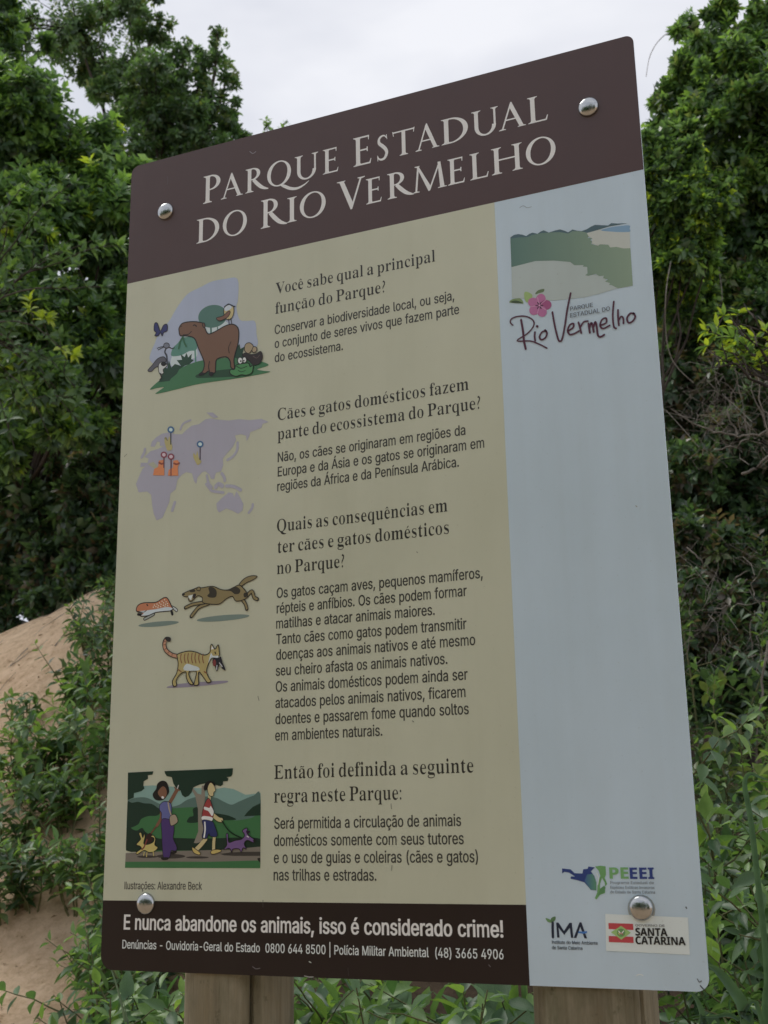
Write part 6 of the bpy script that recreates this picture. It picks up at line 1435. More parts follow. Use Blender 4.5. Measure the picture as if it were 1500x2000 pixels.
def tints(kind, n):
    a, b = np.array(GREENS[kind][0]), np.array(GREENS[kind][1])
    t = RNG.random((n, 1))
    return a + (b - a) * t

def crown_points(lumps, n, inner=0.45, seed=0):
    "twig tips spread through the lumps, mostly near their skins, with ragged edges"
    big = list(lumps); lumps = []
    for c, r in big:
        lumps.append((c, tuple(q * .80 for q in r)))
        for _ in range(11):
            d = unit(RNG.normal(size=3)); k = RNG.uniform(.14, .42)
            lumps.append((tuple(np.array(c) + d * np.array(r) * RNG.uniform(.65, 1.18)), tuple(q * k for q in r)))
    w = np.array([l[1][0] * l[1][1] + l[1][1] * l[1][2] for l in lumps]); w = w / w.sum()
    idx = RNG.choice(len(lumps), n, p=w)
    C = np.array([l[0] for l in lumps])[idx]; R = np.array([l[1] for l in lumps])[idx]
    d = unit(RNG.normal(size=(n, 3)))
    rad = inner + (1.0 - inner) * RNG.random(n) ** 0.6
    k = np.array([1 + 0.55 * noise.noise(Vector(tuple(x * 2.1 + seed))) + 0.30 * noise.noise(Vector(tuple(x * 5.3 + seed + 5))) for x in d * 1.3 + C * 0.35])
    P = C + d * R * (rad * k)[:, None] + RNG.normal(size=(n, 3)) * (R[:, :1] * .10)
    return P, d, np.minimum(idx // 12, len(big) - 1)

def rosettes(P, D, per, length, spread=0.9, up=0.25):
    n = len(P)
    reps = np.repeat(np.arange(n), per)
    ph = RNG.random(n)[reps] * 6.28 + np.tile(np.arange(per) * 2.399, n)
    Dd = unit(D + np.array([0, 0, up]))[reps]
    a = unit(np.cross(Dd, np.array([.31, .22, .93]))); b = np.cross(Dd, a)
    rad = a * np.cos(ph)[:, None] + b * np.sin(ph)[:, None]
    frac = np.tile((np.arange(per) + .5) / per, n)[:, None]
    dirs = unit(Dd * (0.25 + 0.9 * frac) + rad * spread + RNG.normal(size=(n * per, 3)) * .22)
    pos = P[reps] - Dd * (length * (0.9 - 0.7 * frac)) + rad * length * .08
    nor = unit(Dd * 1.0 - rad * .3 + np.array([0, 0, .6]) + RNG.normal(size=dirs.shape) * .35)
    L = length * (0.65 + 0.5 * RNG.random(n * per)) * (1.15 - 0.35 * frac[:, 0])
    return pos, dirs, nor, L, reps

def tree(name, label, category, base, lumps, n_tips, per, leaf_len, mix, group=None, width=.58, trunk_r=.12, fine=False,
         inner=.45, mat=None, limbs=True, single=0, single_mat=None, up=.25, spread=.9, seed=0):
    root = empty(name, base)
    tag(root, label, category, group)
    off = np.array(base)
    P, D, idx = crown_points(lumps, n_tips, inner, seed)
    pos, dirs, nor, L, reps = rosettes(P, D, per, leaf_len, spread, up)
    kinds = list(mix.keys()); pr = np.array([mix[k] for k in kinds]); pr = pr / pr.sum()
    ck = RNG.choice(len(kinds), n_tips, p=pr)
    tint = np.zeros((len(pos), 3))
    for i, k in enumerate(kinds):
        s = ck[reps] == i
        tint[s] = tints(k, s.sum())
    me = leaves_mesh('foliage', pos - off, dirs, nor, L, np.full(len(L), width), tint, fine, mat or M_LEAF)
    tag(link_mesh('foliage', me, root), kind='stuff')
    lines = []
    if limbs:
        top = Vector(tuple(np.mean([l[0] for l in lumps], axis=0))) - Vector(base)
        fork = Vector((top.x * .5, top.y * .5, top.z * .45))
        tubes_object('trunk', [(bent((0, 0, -.3), fork, 0, 8, .16), trunk_r, trunk_r * .7)], M_BARK, root, n=10)
        for c, r in lumps:
            lines.append((bent(fork, Vector(c) - Vector(base), .06, 8, .12), trunk_r * .5, trunk_r * .12))
        k = min(len(P), 260)
        for i in RNG.choice(len(P), k, replace=False):
            c = Vector(lumps[idx[i]][0]) - Vector(base)
            lines.append((bent(c, Vector(tuple(P[i] - off)), .05, 4, .15), leaf_len * .11, leaf_len * .035))
        tag(tubes_object('branches', lines, M_BARK, root, n=5), kind='stuff')
    return root

# leaves that can be picked out one by one are objects sharing a few meshes
LEAF_VARIANTS = {}
def leaf_variant(kind, width, mat):
    key = (kind, width, mat.name)
    if key not in LEAF_VARIANTS:
        out = []
        for i in range(4):
            one = np.ones(1)
            tv = leaves_mesh('leaf', np.zeros((1, 3)), np.array([[1.0, 0, -.05 * i]]), np.array([[0, 0, 1.0]]), one, one * width * (.9 + .07 * i), tints(kind, 1), True, mat)
            out.append(tv)
        LEAF_VARIANTS[key] = out
    return random.choice(LEAF_VARIANTS[key])

def leaf_object(parent, pos, direction, normal, length, kind, width=.30, mat=None):
    d = Vector(direction).normalized(); s = d.cross(Vector(normal)).normalized(); nn = s.cross(d)
    me = leaf_variant(kind, width, mat or M_HERB)
    o = bpy.data.objects.new('leaf', me)
    COL.objects.link(o); o.parent = parent
    mm = Matrix((d, -s, nn)).transposed().to_4x4()
    mm = Matrix.Translation(pos) @ mm @ Matrix.Scale(length, 4)
    o.matrix_local = mm
    return o

def herb(base, height, leaf_len, n_stems, label, kinds=('herb', 'herb', 'fresh'), lean=.35, width=.54, singles=40, group='leafy shrubs around the sign',
         name='leafy_shrub', category='shrub', node=.055, density=1.0, toward=None):
    "an upright shrub: leaning stems, paired leaves at every node, young pale leaves at the tips"
    root = empty(name, base)
    tag(root, label, category, group)
    lines, cand = [], []
    for s in range(n_stems):
        a = random.random() * 6.283
        h = height * random.uniform(.55, 1.05)
        ln = random.uniform(.25, 1.0) * lean
        end = Vector((math.cos(a) * ln * h, math.sin(a) * ln * h, h))
        if toward: end += Vector(toward) * h * random.uniform(.3, 1)
        st = Vector((math.cos(a) * .03, math.sin(a) * .03, -.05))
        pts = bent(st, end, random.uniform(-.02, .10), 9, .10)
        lines.append((pts, .0045 + .004 * height, .0015))
        # side shoots
        shoots = [(pts, .22)]
        for q in range(int(3 + 4 * height)):
            i = random.randint(3, 8)
            p0 = pts[i]
            b = random.random() * 6.283
            e = p0 + Vector((math.cos(b), math.sin(b), random.uniform(.2, 1.0))).normalized() * random.uniform(.12, .30) * (0.6 + height * .4)
            sp = bent(p0, e, .03, 5, .1)
            lines.append((sp, .003, .0012)); shoots.append((sp, .1))
        for sp, start in shoots:
            tot = sum((sp[i + 1] - sp[i]).length for i in range(len(sp) - 1))
            k = max(3, int(tot * (1 - start) / node * density))
            b0 = random.random() * 3.14
            for j in range(k):
                t = start + (1 - start) * (j + .6) / k
                f = t * (len(sp) - 1); i = min(len(sp) - 2, int(f))
                p = sp[i].lerp(sp[i + 1], f - i)
                axis = (sp[i + 1] - sp[i]).normalized()
                o1 = axis.orthogonal().normalized(); o2 = axis.cross(o1)
                size = leaf_len * (1.05 - .55 * t ** 3) * random.uniform(.75, 1.15)
                tip = t > .8
                for side in (0, math.pi):
                    ang = b0 + j * 1.57 + side + random.uniform(-.35, .35)
                    rad = o1 * math.cos(ang) + o2 * math.sin(ang)
                    d = (rad + axis * (.9 if tip else .35) + Vector((0, 0, -.12))).normalized()
                    nn = (axis + Vector((0, 0, .8)) + Vector((random.gauss(0, .3), random.gauss(0, .3), 0))).normalized()
                    kd = random.choice(kinds)
                    if tip and random.random() < .6: kd = 'fresh'
                    cand.append((p + rad * .004, d, nn, size, kd))
    tag(tubes_object('stems', lines, M_STEM, root, n=5), kind='stuff')
    # the leaves nearest the camera and outermost are objects, the rest one mesh
    toc = (CAM - Vector(base)).normalized()
    cand.sort(key=lambda c: -(c[0].dot(toc) + c[0].z * .35))
    for c in cand[:singles]:
        leaf_object(root, c[0], c[1], c[2], c[3], c[4], width)
    rest = cand[singles:]
    if rest:
        P = np.array([tuple(c[0]) for c in rest]); D = np.array([tuple(c[1]) for c in rest]); Nn = np.array([tuple(c[2]) for c in rest])
        L = np.array([c[3] for c in rest]); T = np.concatenate([tints(c[4], 1) for c in rest])
        me = leaves_mesh('foliage', P, D, Nn, L, np.full(len(L), width), T, True, M_HERB)
        tag(link_mesh('foliage', me, root), kind='stuff')
    return root

def lump(px, py, Y, rpx, ry=1.0, rz=1.0):
    r = px_size(rpx, Y)
    return (tuple(at(px, py, Y)), (r, r * ry, r * rz))

def foot(px, Y):
    p = at(px, 1200, Y)
    return (p.x, p.y, ground_z(p.x, p.y))

# ------------------------------------------------------------------ the trees on the bank
tree('broadleaf_tree', 'big dense broadleaf tree with glossy leaves filling the left edge', 'tree', foot(20, 7.6),
     [lump(-60, 120, 6.6, 190), lump(40, 260, 6.0, 170), lump(150, 330, 6.3, 130), lump(60, 430, 5.6, 150), lump(190, 480, 6.2, 110),
      lump(30, 620, 5.4, 130), lump(170, 640, 6.0, 100), lump(90, 740, 5.2, 80), lump(-60, 500, 6.0, 200), lump(225, 400, 6.0, 80), lump(250, 560, 6.4, 90), lump(60, 740, 6.0, 150),
      lump(260, 330, 6.3, 40), lump(130, 820, 5.6, 70), lump(10, 860, 5.6, 80), lump(215, 700, 6.0, 70)],
     8500, 9, .105, {'mid': 5, 'dark': 2.6, 'fresh': 3.0, 'lime': .3}, trunk_r=.05, width=.6, seed=3)
tree('tall_tree', 'tall dark small-leaved tree against the sky behind the left corner of the sign', 'tree', foot(230, 9.5),
     [lump(150, 60, 9.2, 140), lump(260, 150, 9.2, 115), lump(300, 60, 9.4, 52), lump(300, 230, 9.0, 120), lump(390, 135, 9.4, 52, .8), lump(424, 108, 9.4, 34), lump(445, 150, 9.4, 26), lump(425, 62, 9.4, 16), lump(360, 100, 9.4, 30),
      lump(405, 205, 9.3, 58), lump(370, 265, 9.2, 90), lump(450, 245, 9.4, 34), lump(200, 300, 9.0, 110), lump(440, 300, 9.4, 60), lump(250, 0, 9.4, 80), lump(345, 180, 9.3, 60)],
     5200, 6, .088, {'dark': 3, 'mid': 4, 'olive': 1}, trunk_r=.10, width=.55, seed=9, inner=.1, spread=1.1)
tree('sapling', 'small leafy sapling tip peeking over the top edge of the sign', 'tree', foot(535, 9.0),
     [lump(520, 246, 9.0, 15), lump(555, 242, 9.0, 12), lump(535, 300, 9.0, 50), lump(600, 330, 9.0, 60)], 200, 6, .08, {'mid': 3, 'fresh': 2}, trunk_r=.04, seed=21)
tree('spreading_tree', 'tall bright-topped tree rising into the sky at the right edge', 'tree', foot(1440, 7.0),
     [lump(1345, 45, 6.0, 20), lump(1400, 100, 5.9, 75), lump(1470, 80, 6.0, 62), lump(1340, 165, 5.8, 58), lump(1410, 210, 5.7, 90), lump(1302, 200, 5.9, 30), lump(1490, 190, 5.8, 100),
      lump(1285, 255, 6.0, 34), lump(1480, 330, 5.8, 110), lump(1370, 290, 5.6, 70), lump(1450, 480, 6.0, 110), lump(1550, 60, 6.2, 90), lump(1370, 440, 6.2, 90), lump(1480, 580, 6.0, 90)],
     10500, 7, .075, {'mid': 5, 'fresh': 3.4, 'olive': 1.5, 'dark': 2.6}, trunk_r=.06, width=.55, seed=31, inner=.25, spread=1.0)
tree('bushy_tree', 'lower bushy tree with yellow-green shoots just right of the sign header', 'tree', foot(1150, 5.2),
     [lump(1285, 310, 4.6, 45), lump(1330, 340, 4.6, 48), lump(1300, 400, 4.6, 58), lump(1370, 400, 4.6, 45), lump(1345, 480, 4.7, 68), lump(1290, 500, 4.8, 60), lump(1405, 380, 4.7, 22), lump(1320, 580, 5, 60)],
     5000, 7, .062, {'mid': 4, 'fresh': 3, 'lime': .7, 'dark': 3}, trunk_r=.02, width=.58, seed=37, inner=.3)
# dark wood that closes the view between the trunks
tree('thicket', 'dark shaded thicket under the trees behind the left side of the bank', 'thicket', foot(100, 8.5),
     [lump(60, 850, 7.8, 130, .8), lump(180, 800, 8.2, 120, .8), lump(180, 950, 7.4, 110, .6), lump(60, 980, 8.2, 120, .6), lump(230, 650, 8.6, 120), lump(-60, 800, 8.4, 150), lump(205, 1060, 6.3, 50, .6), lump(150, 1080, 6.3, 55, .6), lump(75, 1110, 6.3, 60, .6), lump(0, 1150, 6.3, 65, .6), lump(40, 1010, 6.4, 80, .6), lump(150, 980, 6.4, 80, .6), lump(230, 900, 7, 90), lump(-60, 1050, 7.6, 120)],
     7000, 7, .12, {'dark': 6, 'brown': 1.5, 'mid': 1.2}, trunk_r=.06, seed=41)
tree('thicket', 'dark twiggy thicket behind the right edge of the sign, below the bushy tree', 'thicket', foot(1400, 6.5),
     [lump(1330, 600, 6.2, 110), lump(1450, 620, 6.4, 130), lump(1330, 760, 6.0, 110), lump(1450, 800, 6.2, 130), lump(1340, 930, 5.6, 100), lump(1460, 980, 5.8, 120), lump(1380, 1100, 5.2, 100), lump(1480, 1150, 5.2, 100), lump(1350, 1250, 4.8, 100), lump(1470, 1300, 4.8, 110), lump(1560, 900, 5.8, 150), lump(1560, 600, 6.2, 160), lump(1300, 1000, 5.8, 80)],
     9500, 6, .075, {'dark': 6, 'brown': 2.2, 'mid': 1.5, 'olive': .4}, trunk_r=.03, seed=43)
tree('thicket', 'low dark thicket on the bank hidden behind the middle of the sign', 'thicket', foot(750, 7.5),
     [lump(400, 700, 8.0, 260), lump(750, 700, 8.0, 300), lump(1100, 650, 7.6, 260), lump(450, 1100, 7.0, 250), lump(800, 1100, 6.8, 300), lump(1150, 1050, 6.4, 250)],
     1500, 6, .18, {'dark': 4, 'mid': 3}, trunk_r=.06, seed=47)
tree('far_wood', 'dark wood far behind the trees, glimpsed low between their trunks', 'wood', foot(0, 14),
     [lump(-80, 900, 14, 200), lump(60, 800, 14, 180), lump(200, 850, 14, 180), lump(100, 1020, 13, 150), lump(-60, 1080, 13, 150), lump(240, 1020, 13, 120), lump(-100, 700, 15, 200)],
     4500, 6, .30, {'dark': 6, 'mid': 1}, trunk_r=.08, seed=53)
tree('far_wood', 'dark wood far behind the dry twigs at the right', 'wood', foot(1400, 12),
     [lump(1280, 900, 12, 170), lump(1420, 950, 12, 180), lump(1550, 900, 12, 180), lump(1350, 1150, 11, 160), lump(1500, 1200, 11, 160), lump(1400, 720, 13, 150), lump(1550, 680, 13, 160), lump(1280, 700, 13, 130), lump(1400, 1350, 10, 150)],
     5000, 6, .22, {'dark': 4, 'brown': 3}, trunk_r=.05, seed=59)

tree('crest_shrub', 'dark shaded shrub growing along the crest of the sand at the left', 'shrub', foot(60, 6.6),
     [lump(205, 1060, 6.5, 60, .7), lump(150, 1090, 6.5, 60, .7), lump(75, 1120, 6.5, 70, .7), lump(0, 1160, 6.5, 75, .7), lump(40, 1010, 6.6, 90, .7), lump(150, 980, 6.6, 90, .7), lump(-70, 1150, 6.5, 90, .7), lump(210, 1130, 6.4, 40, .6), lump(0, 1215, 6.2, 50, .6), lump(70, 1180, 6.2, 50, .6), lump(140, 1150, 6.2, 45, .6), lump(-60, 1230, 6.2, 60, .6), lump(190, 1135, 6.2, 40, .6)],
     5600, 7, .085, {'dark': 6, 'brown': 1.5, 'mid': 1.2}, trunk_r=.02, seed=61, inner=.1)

# a leafy branch with lime green young leaves hanging in from the right, its leaves one by one
def lime_branch():
    Y = 3.0
    base = foot(1560, Y)
    root = empty('lime_leafed_bush', base)
    tag(root, 'bush with lime green young leaves reaching in from the right edge', 'bush')
    o = Vector(base)
    W = lambda px, py, dy=0: at(px, py, Y + dy) - o
    lines, tips = [], []
    main = [Vector((0, 0, -.1)), W(1600, 1100), W(1560, 850), W(1530, 760)]
    lines.append((main, .02, .012))
    for (a, b) in (((1530, 760), (1380, 645)), ((1530, 760), (1420, 690)), ((1530, 760), (1470, 610)), ((1530, 760), (1375, 720)), ((1530, 760), (1450, 730)), ((1530, 760), (1500, 640)), ((1540, 770), (1440, 650)), ((1540, 800), (1400, 705)), ((1540, 800), (1480, 700))):
        p = bent(W(*a), W(b[0], b[1], random.uniform(-.25, .25)), .12, 8, .1)
        lines.append((p, .008, .002))
        for i in range(2, 9):
            tips.append((p[i], (p[i] - p[i - 1]).normalized(), i / 8))
            if i < 8 and random.random() < .8:
                e = p[i] + Vector((random.uniform(-.12, .05), random.uniform(-.1, .1), random.uniform(.03, .13)))
                q = bent(p[i], e, 0, 3, .1); lines.append((q, .004, .0015)); tips.append((q[-1], (q[-1] - q[0]).normalized(), .9)); tips.append((q[1], (q[-1] - q[0]).normalized(), .7))
    tag(tubes_object('branches', lines, M_BARK, root, n=5), kind='stuff')
    n = 0
    for p, ax, t in tips:
        o1 = ax.orthogonal().normalized(); o2 = ax.cross(o1)
        for k in range(7):
            a = k * .9 + random.random()
            rad = o1 * math.cos(a) + o2 * math.sin(a)
            d = (rad + ax * .6 + Vector((-.15, 0, -.05))).normalized()
            nn = Vector((random.gauss(0, .35), random.gauss(0, .35) - .2, 1)).normalized()
            if n < 295:
                leaf_object(root, p, d, nn, random.uniform(.036, .064), random.choice(['lime', 'lime', 'fresh', 'fresh', 'mid']), .46, M_HERB); n += 1
lime_branch()

def overhanging_branch():
    Y = 4.7
    base = foot(-60, 5.6)
    root = empty('overhanging_bush', base)
    tag(root, 'nearest bush at the left edge, its drooping branches ending in bright young leaf tufts', 'bush')
    o = Vector(base)
    lines, tips = [], []
    W = lambda px, py, dy=0: at(px, py, Y + dy) - o
    hub = W(-80, 640)
    lines.append((bent((0, 0, -.2), hub, .05, 8, .1), .03, .015))
    for px, py, kind in ((90, 620, 'lime'), (142, 692, 'lime'), (40, 560, 'mid'), (20, 520, 'fresh'), (165, 835, 'mid'), (110, 760, 'mid'), (60, 700, 'mid'), (150, 760, 'mid'), (40, 800, 'mid'),
                         (200, 560, 'mid'), (120, 490, 'fresh'), (180, 470, 'mid'), (70, 450, 'mid'), (10, 640, 'mid'), (100, 860, 'dark'), (30, 880, 'dark'), (230, 480, 'fresh'), (60, 350, 'fresh'), (140, 360, 'mid'), (20, 420, 'mid')):
        p = bent(hub, W(px, py, random.uniform(-.25, .3)), .10, 9, .08)
        lines.append((p, .009, .0025))
        for i in (6, 7, 8, 9):
            tips.append((p[i], (p[i] - p[i - 1]).normalized(), kind if i > 7 else 'mid', 9 if i == 9 else 4))
            if i < 9:
                e = p[i] + Vector((random.uniform(-.12, .16), random.uniform(-.15, .1), random.uniform(-.06, .14)))
                q = bent(p[i], e, 0, 3, .1); lines.append((q, .004, .0015)); tips.append((q[-1], (q[-1] - q[0]).normalized(), kind if random.random() < .4 else 'mid', 6))
    tag(tubes_object('branches', lines, M_BARK, root, n=5), kind='stuff')
    rest, n = [], 0
    random.shuffle(tips)
    for p, ax, kind, per in tips:
        o1 = ax.orthogonal().normalized(); o2 = ax.cross(o1)
        for k in range(per):
            a = k * 2.4
            f = k / per
            rad = o1 * math.cos(a) + o2 * math.sin(a)
            d = (rad * (1 - .5 * f) + ax * (.3 + f) + Vector((0, 0, .15))).normalized()
            nn = (ax * .8 - rad * .3 + Vector((random.gauss(0, .3), random.gauss(0, .3) - .3, .9))).normalized()
            L = random.uniform(.07, .105) * (1.1 - .35 * f)
            if n < 298:
                leaf_object(root, p + ax * (.02 * f), d, nn, L, kind, .5, M_HERB); n += 1
            else:
                rest.append((p + ax * (.02 * f), d, nn, L, kind))
    P, D, Nn = (np.array([tuple(c[i]) for c in rest]) for i in range(3))
    me = leaves_mesh('foliage', P, D, Nn, np.array([c[3] for c in rest]), np.full(len(rest), .5), np.concatenate([tints(c[4], 1) for c in rest]), True, M_HERB)
    tag(link_mesh('foliage', me, root), kind='stuff')
overhanging_branch()

# bare dry twigs and hanging vines in front of the right-hand thicket
def dead_branches():
    Y = 3.6
    base = foot(1520, Y)
    root = empty('dry_branches', base)
    tag(root, 'tangle of bare grey dry twigs below the lime green bush', 'dead branches')
    o = Vector(base)
    W = lambda px, py, dy=0: at(px, py, Y + dy) - o
    paths = [([(1560, 800), (1480, 850), (1440, 850), (1395, 845), (1350, 825), (1300, 790)], .010, .003),
             ([(1440, 850), (1420, 800), (1440, 740), (1432, 690)], .006, .002), ([(1460, 855), (1450, 790), (1440, 740)], .005, .002),
             ([(1500, 850), (1490, 800), (1480, 730), (1485, 720)], .006, .003), ([(1395, 845), (1410, 820), (1440, 800), (1425, 780)], .005, .002),
             ([(1400, 880), (1440, 872), (1462, 855), (1462, 825), (1478, 812)], .006, .002), ([(1450, 925), (1478, 915), (1500, 890), (1540, 870)], .011, .006),
             ([(1505, 860), (1470, 760), (1452, 700)], .005, .002), ([(1380, 850), (1385, 830), (1400, 815), (1440, 798)], .004, .002),
             ([(1560, 1260), (1500, 1275), (1462, 1285), (1440, 1300)], .007, .003), ([(1500, 1250), (1490, 1330), (1480, 1420), (1478, 1500)], .009, .005),
             ([(1475, 1300), (1465, 1220), (1475, 1190)], .005, .002), ([(1345, 1070), (1370, 1095), (1385, 1110), (1400, 1125)], .006, .002),
             ([(1415, 1150), (1440, 1130), (1460, 1115)], .006, .002), ([(1476, 1170), (1470, 1140), (1490, 1110)], .005, .002), ([(1400, 1190), (1440, 1180), (1500, 1175)], .004, .002)]
    for pts, r0, r1 in paths:
        k = random.uniform(-.2, .2)
        p = [W(x, y, k) for x, y in pts]
        c = []
        for i in range(len(p) - 1):
            for s in range(4):
                c.append(p[i].lerp(p[i + 1], s / 4) + Vector((random.gauss(0, .004), random.gauss(0, .01), random.gauss(0, .004))))
        c.append(p[-1])
        tubes_object('twig', [(c, r0 * .62, r1 * .7)], M_TWIG, root, n=6)
    fine = []
    for _ in range(60):
        x, y = random.uniform(1345, 1540), random.uniform(740, 930)
        a = random.gauss(-2.0, .8); L = random.uniform(30, 110)
        fine.append((bent(W(x, y, random.uniform(-.4, .5)), W(x + math.cos(a) * L, y + math.sin(a) * L, random.uniform(-.4, .5)), .16, 8, .45), 0.0014, .0006))
    for _ in range(40):
        x, y = random.uniform(1310, 1540), random.uniform(1120, 1330)
        a = random.gauss(-1.5, .9); L = random.uniform(30, 120)
        fine.append((bent(W(x, y, random.uniform(-.4, .5)), W(x + math.cos(a) * L, y + math.sin(a) * L, random.uniform(-.4, .5)), .16, 8, .45), 0.0014, .0006))
    tag(tubes_object('fine_twigs', fine, M_TWIG, root, n=4), kind='stuff')
dead_branches()

def vine(pts, Y, r, label):
    p = [at(q[0], q[1], q[2] if len(q) > 2 else Y) for q in pts]
    c = catm3(p)
    root = empty('hanging_vine', tuple(p[0]))
    tag(root, label, 'vine')
    tubes_object('stem', [([q - p[0] for q in c], r, r * .6)], M_TWIG, root, n=6)
def catm3(p, k=6):
    out = []
    for i in range(len(p) - 1):
        p0, p1, p2, p3 = p[max(0, i - 1)], p[i], p[i + 1], p[min(len(p) - 1, i + 2)]
        for s in range(k):
            t = s / k
            out.append(0.5 * ((2 * p1) + (p2 - p0) * t + (2 * p0 - 5 * p1 + 4 * p2 - p3) * t * t + (3 * p1 - p0 - 3 * p2 + p3) * t ** 3))
    out.append(p[-1])
    return out
vine([(1395, 470, 5.6), (1410, 570), (1405, 600), (1402, 620)], 4.6, .0028, 'short thin vine in the gap left of the lime green bush')
vine([(1330, 380, 5.3), (1318, 470, 4.9), (1302, 560), (1300, 640), (1308, 690), (1325, 720), (1355, 748)], 4.2, .0032, 'long curved hanging vine close to the right edge of the sign')
vine([(1350, 52), (1320, 56), (1290, 76), (1270, 108), (1262, 150)], 5.9, .0035, 'thin arching twig against the sky at the sign corner')

# ------------------------------------------------------------------ shrubs and herbs at the foot of the bank
SH = [

    (1310, 3.8, 985, .06, 3, 'thin shrub of small dark leaves beside the sign edge under the curved vine', dict(kinds=('dark', 'mid', 'dark'), lean=.5)),
    # px, Y, top py, leaf, stems, label, extra
    (1405, 3.5, 1040, .065, 4, 'shrub with a few bright drooping leaves level with the middle of the sign edge', dict(kinds=('mid', 'dark', 'dark'))),
    (1335, 3.2, 1130, .07, 5, 'dark rounded-leaf shrub touching the right edge of the sign', dict(kinds=('mid', 'dark', 'olive'), width=.56)),
    (1475, 3.0, 1180, .06, 4, 'shrub with a lone pale leaf below the dry twigs', dict(kinds=('mid', 'dark', 'dark'))),
    (1390, 2.2, 1290, .092, 9, 'pale-tipped shrub standing beside the lower half of the sign', dict(kinds=('herb', 'pale', 'mid'), width=.5)),
    (1460, 2.0, 1330, .080, 8, 'upright shrub at the right edge behind the bent grass blade', dict(kinds=('herb', 'mid', 'fresh'))),
    (1350, 2.0, 1480, .072, 8, 'mid-green shrub close behind the lower right edge of the sign', dict(kinds=('herb', 'mid'))),
    (1430, 1.5, 1600, .064, 9, 'dense shrub right of the small stickers', dict(kinds=('herb', 'mid', 'mid'))),
    (1500, 1.4, 1540, .066, 8, 'leafy shrub cut off by the right edge', dict(kinds=('herb', 'fresh', 'mid'))),
    (1395, 1.1, 1740, .06, 8, 'low shrub beside the sign bottom right corner', dict(kinds=('herb', 'mid'))),
    (1470, .9, 1830, .062, 8, 'lowest shrub in the bottom right corner with bright shoots', dict(kinds=('herb', 'fresh'), width=.34)),
    (600, 1.7, 1890, .09, 8, 'shrub behind the right side of the left post', dict(kinds=('herb', 'mid'))),
    (700, 1.4, 1900, .10, 9, 'yellow-green shrub between the posts, nearer the left one', dict(kinds=('herb', 'fresh', 'mid'), width=.52)),
    (810, 1.6, 1880, .12, 8, 'large-leaved shrub in the middle between the posts', dict(kinds=('herb', 'fresh', 'mid'))),
    (920, 1.3, 1900, .15, 8, 'shrub with the broadest leaf, between the middle and the right post', dict(kinds=('herb', 'mid'), width=.52)),
    (1020, 1.6, 1890, .09, 8, 'shrub touching the left side of the right post', dict(kinds=('herb', 'mid', 'fresh'))),
    (1330, 1.0, 1880, .075, 7, 'shrub just right of the right post', dict(kinds=('mid', 'dark', 'herb'))),
    (320, 1.5, 1870, .095, 8, 'bright shrub touching the left side of the left post', dict(kinds=('fresh', 'herb', 'herb'), width=.52)),
    (225, 1.3, 1880, .08, 8, 'bright low shrub under the bottom left corner of the sign', dict(kinds=('fresh', 'herb'), width=.55)),
    (235, 1.9, 1740, .075, 7, 'shrub close behind the lower left edge of the sign', dict(kinds=('herb', 'mid'))),
    (560, 1.1, 1915, .085, 8, 'low shrub showing just right of the left post', dict(kinds=('herb', 'fresh', 'mid'))),
    (760, 1.0, 1930, .085, 8, 'lowest bright shrub between the two posts', dict(kinds=('fresh', 'herb', 'herb'))),
    (1010, 1.1, 1935, .08, 7, 'low shrub showing just left of the right post', dict(kinds=('herb', 'mid'))),
    (500, 2.2, 1860, .09, 7, 'dark shrub behind the left post', dict(kinds=('mid', 'dark'))),
    (1150, 1.9, 1860, .09, 7, 'dark shrub behind the right post', dict(kinds=('mid', 'dark'))),
]
for px, Y, top, ll, ns, lab, kw in SH:
    b = foot(px, Y)
    h = max(.35, at(px, top, Y).z - b[2]) * (.88 if 1300 < px and Y < 3.9 else 1.0)
    herb(b, h * 1.0, ll, ns, lab, density=1.3, **kw)

# plants scattered over the sand bank on the left: position by where they grow on the slope
BK = [
    (215, 1200, .32, .065, 4, 'topmost small shrub on the crest of the sand, against the shade'),
    (180, 1290, .36, .075, 5, 'dark-leaved shrub on the upper sand slope', ),
    (225, 1340, .48, .08, 6, 'shrub half hidden by the left sign edge on the upper slope'),
    (160, 1410, .40, .085, 7, 'bright shrub in the middle of the slope'),
    (45, 1425, .22, .08, 3, 'small lone shrub on bare sand near the left edge'),
    (210, 1450, .60, .09, 7, 'dense shrub beside the sign edge at mid slope'),
    (110, 1530, .32, .08, 6, 'bushy plant with a pale dead stem beside it'),
    (195, 1580, .50, .09, 7, 'shrub beside the printed walking scene'),
    (50, 1580, .40, .09, 7, 'shrub at the left edge level with the printed walking scene'),
    (130, 1640, .45, .09, 8, 'large herb clump in the middle of the lower slope'),
    (20, 1680, .38, .09, 6, 'shrub cut off by the left edge above the bare sand'),
    (200, 1720, .42, .085, 7, 'shrub beside the footer band of the sign'),
    (70, 1775, .30, .08, 6, 'low plant above the bright bare sand'),
    (150, 1800, .34, .085, 7, 'star-leaved plant at the lower left'),
    (222, 1890, .30, .08, 6, 'plant spilling toward the bare sand, below the sign corner'),
    (10, 1800, .26, .08, 5, 'small plant at the left edge above the bare sand'),
    (225, 1992, .28, .08, 7, 'lowest plant of the slope beside bare sand'),
    (255, 1990, .40, .08, 8, 'bright plant at the bottom left of the left post'),
]
for px, py, h, ll, ns, lab in BK:
    p = on_ground(px, py)
    herb((p.x, p.y, ground_z(p.x, p.y)), h, ll, ns, lab, lean=.9, kinds=random.choice([('herb', 'mid', 'fresh'), ('herb', 'fresh', 'herb'), ('mid', 'herb', 'dark'), ('herb', 'herb', 'pale')]), width=.5,
         group='herbs scattered over the sand bank', name='bank_herb', category='plant', singles=30, density=1.15)

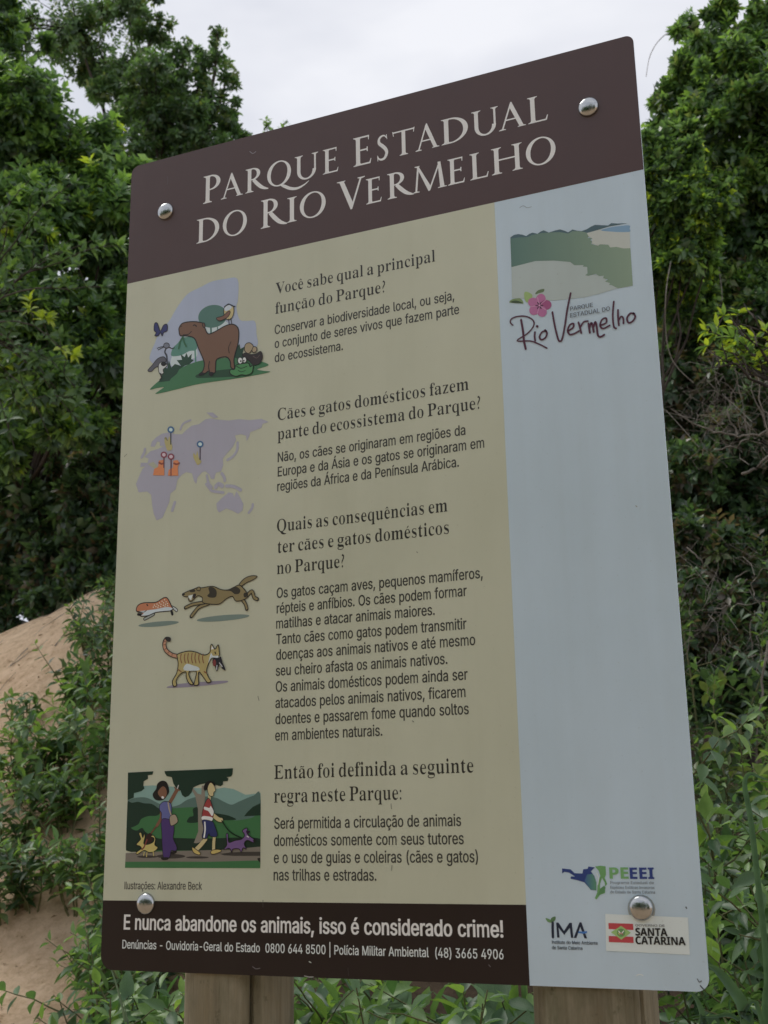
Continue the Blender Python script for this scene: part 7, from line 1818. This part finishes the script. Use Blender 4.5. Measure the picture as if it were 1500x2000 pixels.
# fallen leaves and twig litter lying on the sand
def sticks():
    lines = []
    for _ in range(90):
        x, y = random.uniform(-6, -1.3), random.uniform(1.8, 5.6)
        a, L = random.random() * 6.28, random.uniform(.06, .35)
        pts = []
        for k in range(5):
            u, v = x + math.cos(a) * L * k / 4 + random.gauss(0, .008), y + math.sin(a) * L * k / 4 + random.gauss(0, .008)
            pts.append((u, v, ground_z(u, v) + .006 + random.uniform(0, .012)))
        lines.append((pts, random.uniform(.002, .005), .001))
    root = tubes_object('dry_sticks', lines, M_TWIG, None, 'stuff', 5)
    tag(root, 'broken dry sticks and roots scattered over the sand bank')
sticks()

def litter():
    P, D, Nn, L = [], [], [], []
    for _ in range(1500):
        x, y = random.uniform(-6.5, -1.2), random.uniform(1.5, 5.8)
        P.append((x, y, ground_z(x, y) + .004)); a = random.random() * 6.28
        D.append((math.cos(a), math.sin(a), random.uniform(-.1, .5))); Nn.append((random.gauss(0, .3), random.gauss(0, .3), 1)); L.append(random.uniform(.015, .05))
    T = np.array([(.12, .07, .04)]) * (0.5 + RNG.random((len(P), 1)))
    me = leaves_mesh('leaf_litter', np.array(P), np.array(D), np.array(Nn), np.array(L), np.full(len(L), .35), T, False, M_HERB)
    tag(link_mesh('leaf_litter', me), 'brown dead leaves strewn over the sand', kind='stuff')
litter()

# broad grass blades at the right
def blade(root, pts, w, fold=.25, kind='herb'):
    c = catm3(pts, 6); n = len(c)
    v, f, tn = [], [], []
    for i, p in enumerate(c):
        t = (c[min(n - 1, i + 1)] - c[max(0, i - 1)]).normalized()
        s = t.cross((CAM - p - root.location).normalized()).normalized()
        up_ = s.cross(t)
        ww = w * (1 - (i / (n - 1)) ** 3 * .95)
        v += [tuple(p - s * ww / 2), tuple(p - up_ * ww * fold), tuple(p + s * ww / 2)]
    for i in range(n - 1):
        a = i * 3
        f += [(a, a + 1, a + 4, a + 3), (a + 1, a + 2, a + 5, a + 4)]
    me = bpy.data.meshes.new('blade'); me.from_pydata(v, [], f)
    me.polygons.foreach_set('use_smooth', [True] * len(f))
    ca = me.color_attributes.new('tint', 'FLOAT_COLOR', 'POINT')
    a, b = GREENS[kind]
    ca.data.foreach_set('color', [x for _ in v for x in ((a[0] + b[0]) / 2 * .9, (a[1] + b[1]) / 2 * .9, (a[2] + b[2]) / 2 * 1.3, 1)])
    link_mesh('blade', me, root, [M_HERB])
def grasses():
    for (Y, label, blades) in (
        (.95, 'tall bent grass with a kinked blade at the right edge', [([(1500, 2080), (1498, 1900), (1480, 1720), (1466, 1600), (1455, 1540), (1457, 1518), (1468, 1511), (1490, 1520), (1530, 1530)], .012)]),
        (.55, 'broad grass blades at the bottom right corner of the sign', [([(1470, 2120), (1455, 1980), (1430, 1930), (1400, 1895), (1380, 1885)], .022), ([(1385, 2120), (1375, 2000), (1362, 1955), (1335, 1920)], .012), ([(1500, 2080), (1440, 1990), (1395, 1985), (1350, 1990)], .008)]),
        (.9, 'thin dry grass stalk under the lower left corner of the sign', [([(250, 2080), (243, 1990), (232, 1940), (218, 1895), (200, 1860)], .006), ([(262, 2080), (250, 2000), (240, 1950)], .006)])):
        b = at(blades[0][0][0][0], blades[0][0][0][1], Y)
        root = empty('grass_clump', (b.x, b.y, ground_z(b.x, b.y)))
        tag(root, label, 'grass clump')
        o = root.location
        for pts, w in blades:
            p = [at(x, y, Y) - o for x, y in pts]
            p = [Vector((p[0].x * .3, p[0].y * .3, -.05))] + p
            blade(root, p, w, kind='pale' if 'dry' in label else 'herb')
grasses()

# the scrub across the path, behind the photographer: it is what the bolt heads and the paint mirror
tree('scrub_hedge', 'loose line of scrub across the sandy clearing, facing the sign', 'hedge', (-1.5, -7, ground_z(-1.5, -7)),
     [((-9 + 2.4 * i, -6.6 - .8 * (i % 3), 2.3 + .5 * (i % 2)), (1.9, 1.3, 2.7 + .5 * ((i * 7) % 3))) for i in range(9)],
     6500, 6, .28, {'mid': 3, 'dark': 3, 'fresh': 1}, trunk_r=.1, seed=77)
